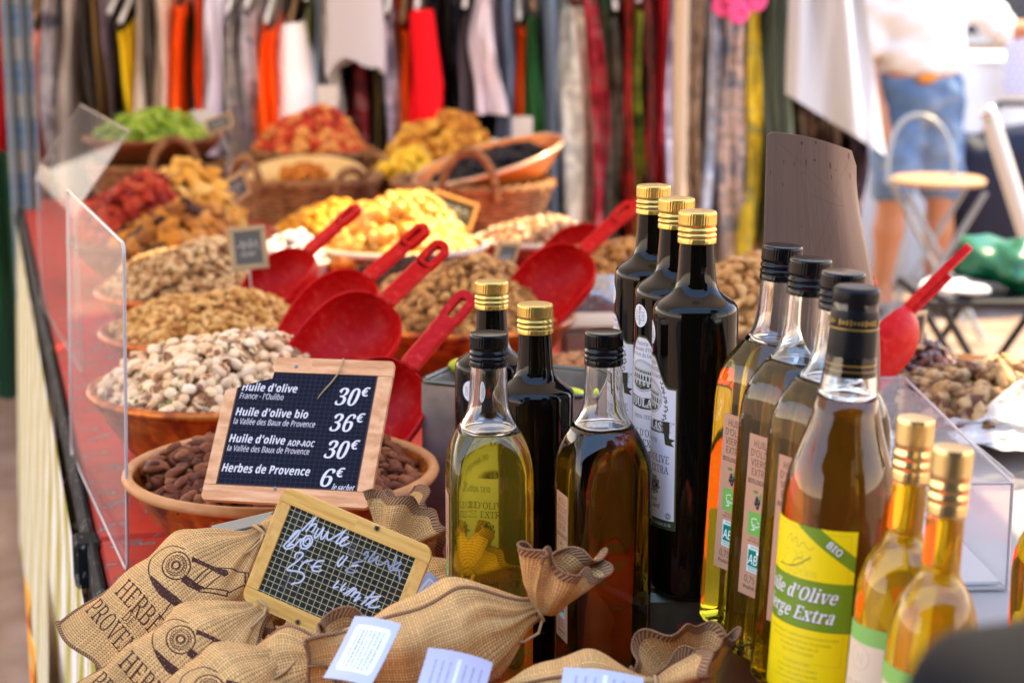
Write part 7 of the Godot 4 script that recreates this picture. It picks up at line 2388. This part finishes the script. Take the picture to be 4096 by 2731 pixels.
func build_sacks() -> void:
	var pm := burlap_print()
	var X := Vector3(0.66, -0.580, 0.471)
	var Y := Vector3(0.75, 0.481, -0.452)
	sack("printed HERBES DE PROVENCE sack lying uppermost against the red table edge", Vector3(-0.340, 0.860, -1.397), X, Y, {"print": true, "len": 0.172, "w": 0.045, "seed": 1.0, "flare": 0.02, "flare_len": 0.022, "flare_dir": Vector3(0.75, -0.1, -0.6), "group": "printed sacks of herbs"}, pm)
	sack("printed HERBES DE PROVENCE sack in the middle of the leaning three", Vector3(-0.315, 0.834, -1.306), X.rotated(Vector3.UP, 0.04), Y.rotated(Vector3.UP, 0.04), {"print": true, "len": 0.160, "w": 0.045, "seed": 2.3, "flare": 0.016, "flare_len": 0.018, "flare_dir": Vector3(0.4, -0.7, -0.6), "group": "printed sacks of herbs"}, pm)
	sack("printed sack lowest of the leaning three, only its mill drawing in view", Vector3(-0.282, 0.826, -1.232), X.rotated(Vector3.UP, 0.02), Y.rotated(Vector3.UP, 0.02), {"print": true, "len": 0.160, "w": 0.045, "seed": 3.9, "flare": 0.016, "flare_len": 0.018, "flare_dir": Vector3(0.4, -0.7, -0.6), "t": 0.03, "group": "printed sacks of herbs"}, pm)
	sack("tied burlap sack with its ruffled mouth before the brown oil bottle", Vector3(-0.142, 0.888, -1.268), Vector3(0.3, -0.882, -0.335), Vector3(0.93, 0.304, -0.162), {"len": 0.172, "w": 0.044, "t": 0.037, "seed": 5.1, "flare": 0.040, "flare_len": 0.046, "flare_dir": Vector3(0.48, 0.86, 0.10), "flat": 0.30}, pm)
	sack("burlap sack at the lower right, its stitched mouth turned to the camera", Vector3(0.0579, 0.8127, -1.3665), Vector3(0.8, -0.2, -0.3), Vector3(0.5, 0.42, 0.55), {"len": 0.13, "seed": 6.6, "flare": 0.042, "flare_len": 0.046, "flare_dir": Vector3(-0.25, 0.9, 0.25), "flat": 0.45}, pm)
	sack("burlap sack along the bottom edge, right of the tied one", Vector3(-0.03, 0.882, -1.215), Vector3(0.1, -0.8, -0.5), Vector3(0.97, 0.18, -0.05), {"len": 0.135, "w": 0.040, "t": 0.03, "seed": 7.7, "flare": 0.028, "flare_len": 0.035}, pm)
	sack("burlap sack at the bottom under the white paper labels", Vector3(-0.215, 0.848, -1.195), Vector3(0.2, -0.7, -0.5), Vector3(0.96, 0.24, 0.05), {"len": 0.15, "w": 0.046, "t": 0.034, "seed": 8.2, "flare": 0.03, "flare_len": 0.03}, pm)
	sack("burlap sack whose gathered mouth shows left of the big white label", Vector3(-0.225, 0.840, -1.330), Vector3(0.5, -0.5, 0.4), Vector3(0.80, 0.50, 0.30), {"len": 0.125, "w": 0.042, "t": 0.032, "seed": 9.4, "flare": 0.03, "flare_len": 0.026, "flare_dir": Vector3(0.2, 0.55, 0.75), "flat": 0.9}, pm)
	sack("tied burlap sack with a fanned mouth between price board and tin", Vector3(-0.228, 0.842, -1.520), Vector3(0.5, -0.6, 0.6), Vector3(0.80, 0.40, -0.30), {"len": 0.14, "seed": 10.3, "flare": 0.040, "flare_len": 0.042, "flare_dir": Vector3(0.45, 0.80, -0.25), "flat": 0.4}, pm)
	sack("burlap sack lying behind the chalkboard's upper right corner", Vector3(-0.150, 0.835, -1.470), Vector3(0.5, -0.7, 0.5), Vector3(0.72, 0.42, -0.32), {"len": 0.14, "w": 0.04, "seed": 11.8, "flare": 0.030, "flare_len": 0.03}, pm)
	sack("printed sack half hidden behind the two boards", Vector3(-0.272, 0.862, -1.555), Vector3(0.50, -0.45, 0.72), Vector3(0.90, 0.17, -0.40), {"print": true, "len": 0.172, "w": 0.045, "seed": 12.4, "group": "printed sacks of herbs"}, pm)
	sack("burlap sack underneath the leaning printed sacks", Vector3(-0.26, 0.838, -1.42), Vector3(0.4, 0.0, 0.9), Vector3(0.93, 0.05, -0.35), {"seed": 13.7, "len": 0.14}, pm)
	sack("burlap sack underneath the chalkboard's middle", Vector3(-0.20, 0.836, -1.36), Vector3(0.3, 0.0, 0.95), Vector3(0.95, 0.12, -0.25), {"seed": 14.2, "len": 0.14}, pm)

func paper_tag(label: String, at: Vector3, bs: Basis, w: float, h: float, curl: float, sticker: bool, seed_: int) -> void:
	var im := canvas(256, 320, L(0.50, 0.48, 0.56))
	var dk := L(0.12, 0.11, 0.15)
	var r := RandomNumberGenerator.new()
	r.seed = seed_
	if sticker:
		for q in [Rect2i(46, 40, 176, 232), Rect2i(38, 52, 192, 208)]:
			im.fill_rect(q, L(0.78, 0.77, 0.80))
	for row in 7:
		var x := 66.0 + row * 22
		if not sticker:
			x = 40.0 + row * 30
		var y := 62.0
		while y < 250:
			var st := r.randf_range(4, 12)
			im.fill_rect(Rect2i(int(x), int(y), 9 if row == 1 or not sticker else 6, int(st)), dk if sticker else L(0.28, 0.27, 0.34))
			y += st + r.randf_range(2, 6)
	if not sticker:
		im.fill_rect(Rect2i(128, 40, 14, 210), L(0.74, 0.73, 0.76))
	var g := Geo.new()
	for side in 2:
		g.sheet(14, 14, func(a, b):
			var u: float = a if side == 0 else 1.0 - a
			return Vector3((u - 0.5) * w, (b - 0.5) * h, curl * (sin(u * 2.6) * 0.6 + b * b * 0.7) - 0.0004 * side), func(a, b, p): return Vector2(a if side == 0 else 1.0 - a, 1.0 - b))
	single("paper_label", g, printed("paper_label_%d" % seed_, im, 0.5), label, "label", Transform3D(bs, at))

func build_near_things() -> void:
	paper_tag("big white paper label with a printed sticker, in front of the chalkboard", Vector3(-0.103, 0.9405, -1.205), look(Vector3(0.83, 0.03, 0.55), Vector3(0.38, 0.60, -0.70)), 0.042, 0.050, 0.006, true, 5)
	paper_tag("grey paper label at the bottom edge below the tied sack", Vector3(-0.040, 0.932, -1.17), look(Vector3(0.92, -0.18, 0.2), Vector3(0.25, 0.60, -0.65)), 0.046, 0.036, 0.010, false, 6)
	paper_tag("grey paper label at the bottom edge before the right-hand sack", Vector3(0.060, 0.927, -1.165), look(Vector3(0.96, -0.12, 0.1), Vector3(0.2, 0.35, -0.85)), 0.055, 0.030, 0.006, false, 7)
	paper_tag("folded paper label showing behind the chalkboard's right edge", Vector3(-0.068, 0.915, -1.405), look(Vector3(0.75, -0.6, 0.1), Vector3(0.5, 0.8, -0.2)), 0.022, 0.030, 0.006, true, 8)
	# dark soft bag right before the lens
	var g := Geo.new()
	g.ball(Vector3.ZERO, Vector3(0.062, 0.05, 0.05), 28, 20, Basis(), func(p): return Vector3(signf(p.x) * absf(p.x) ** 0.75, signf(p.y) * absf(p.y) ** 0.7 * (1.0 + 0.06 * sin(p.x * 6.0)), p.z))
	var t := thing("black_bag", "black soft bag very close to the camera at the lower right corner", "bag", Vector3(0.189, 1.146, -0.563))
	part("body", g, M("black_cloth", Color(0.006, 0.005, 0.005), 0.9), t)
	g = Geo.new()
	g.tube([Vector3(-0.04, 0.0, 0.046), Vector3(0.0, 0.004, 0.051), Vector3(0.04, 0.0, 0.046)], 0.0025, 6)
	part("zip", g, M("black_steel"), t)
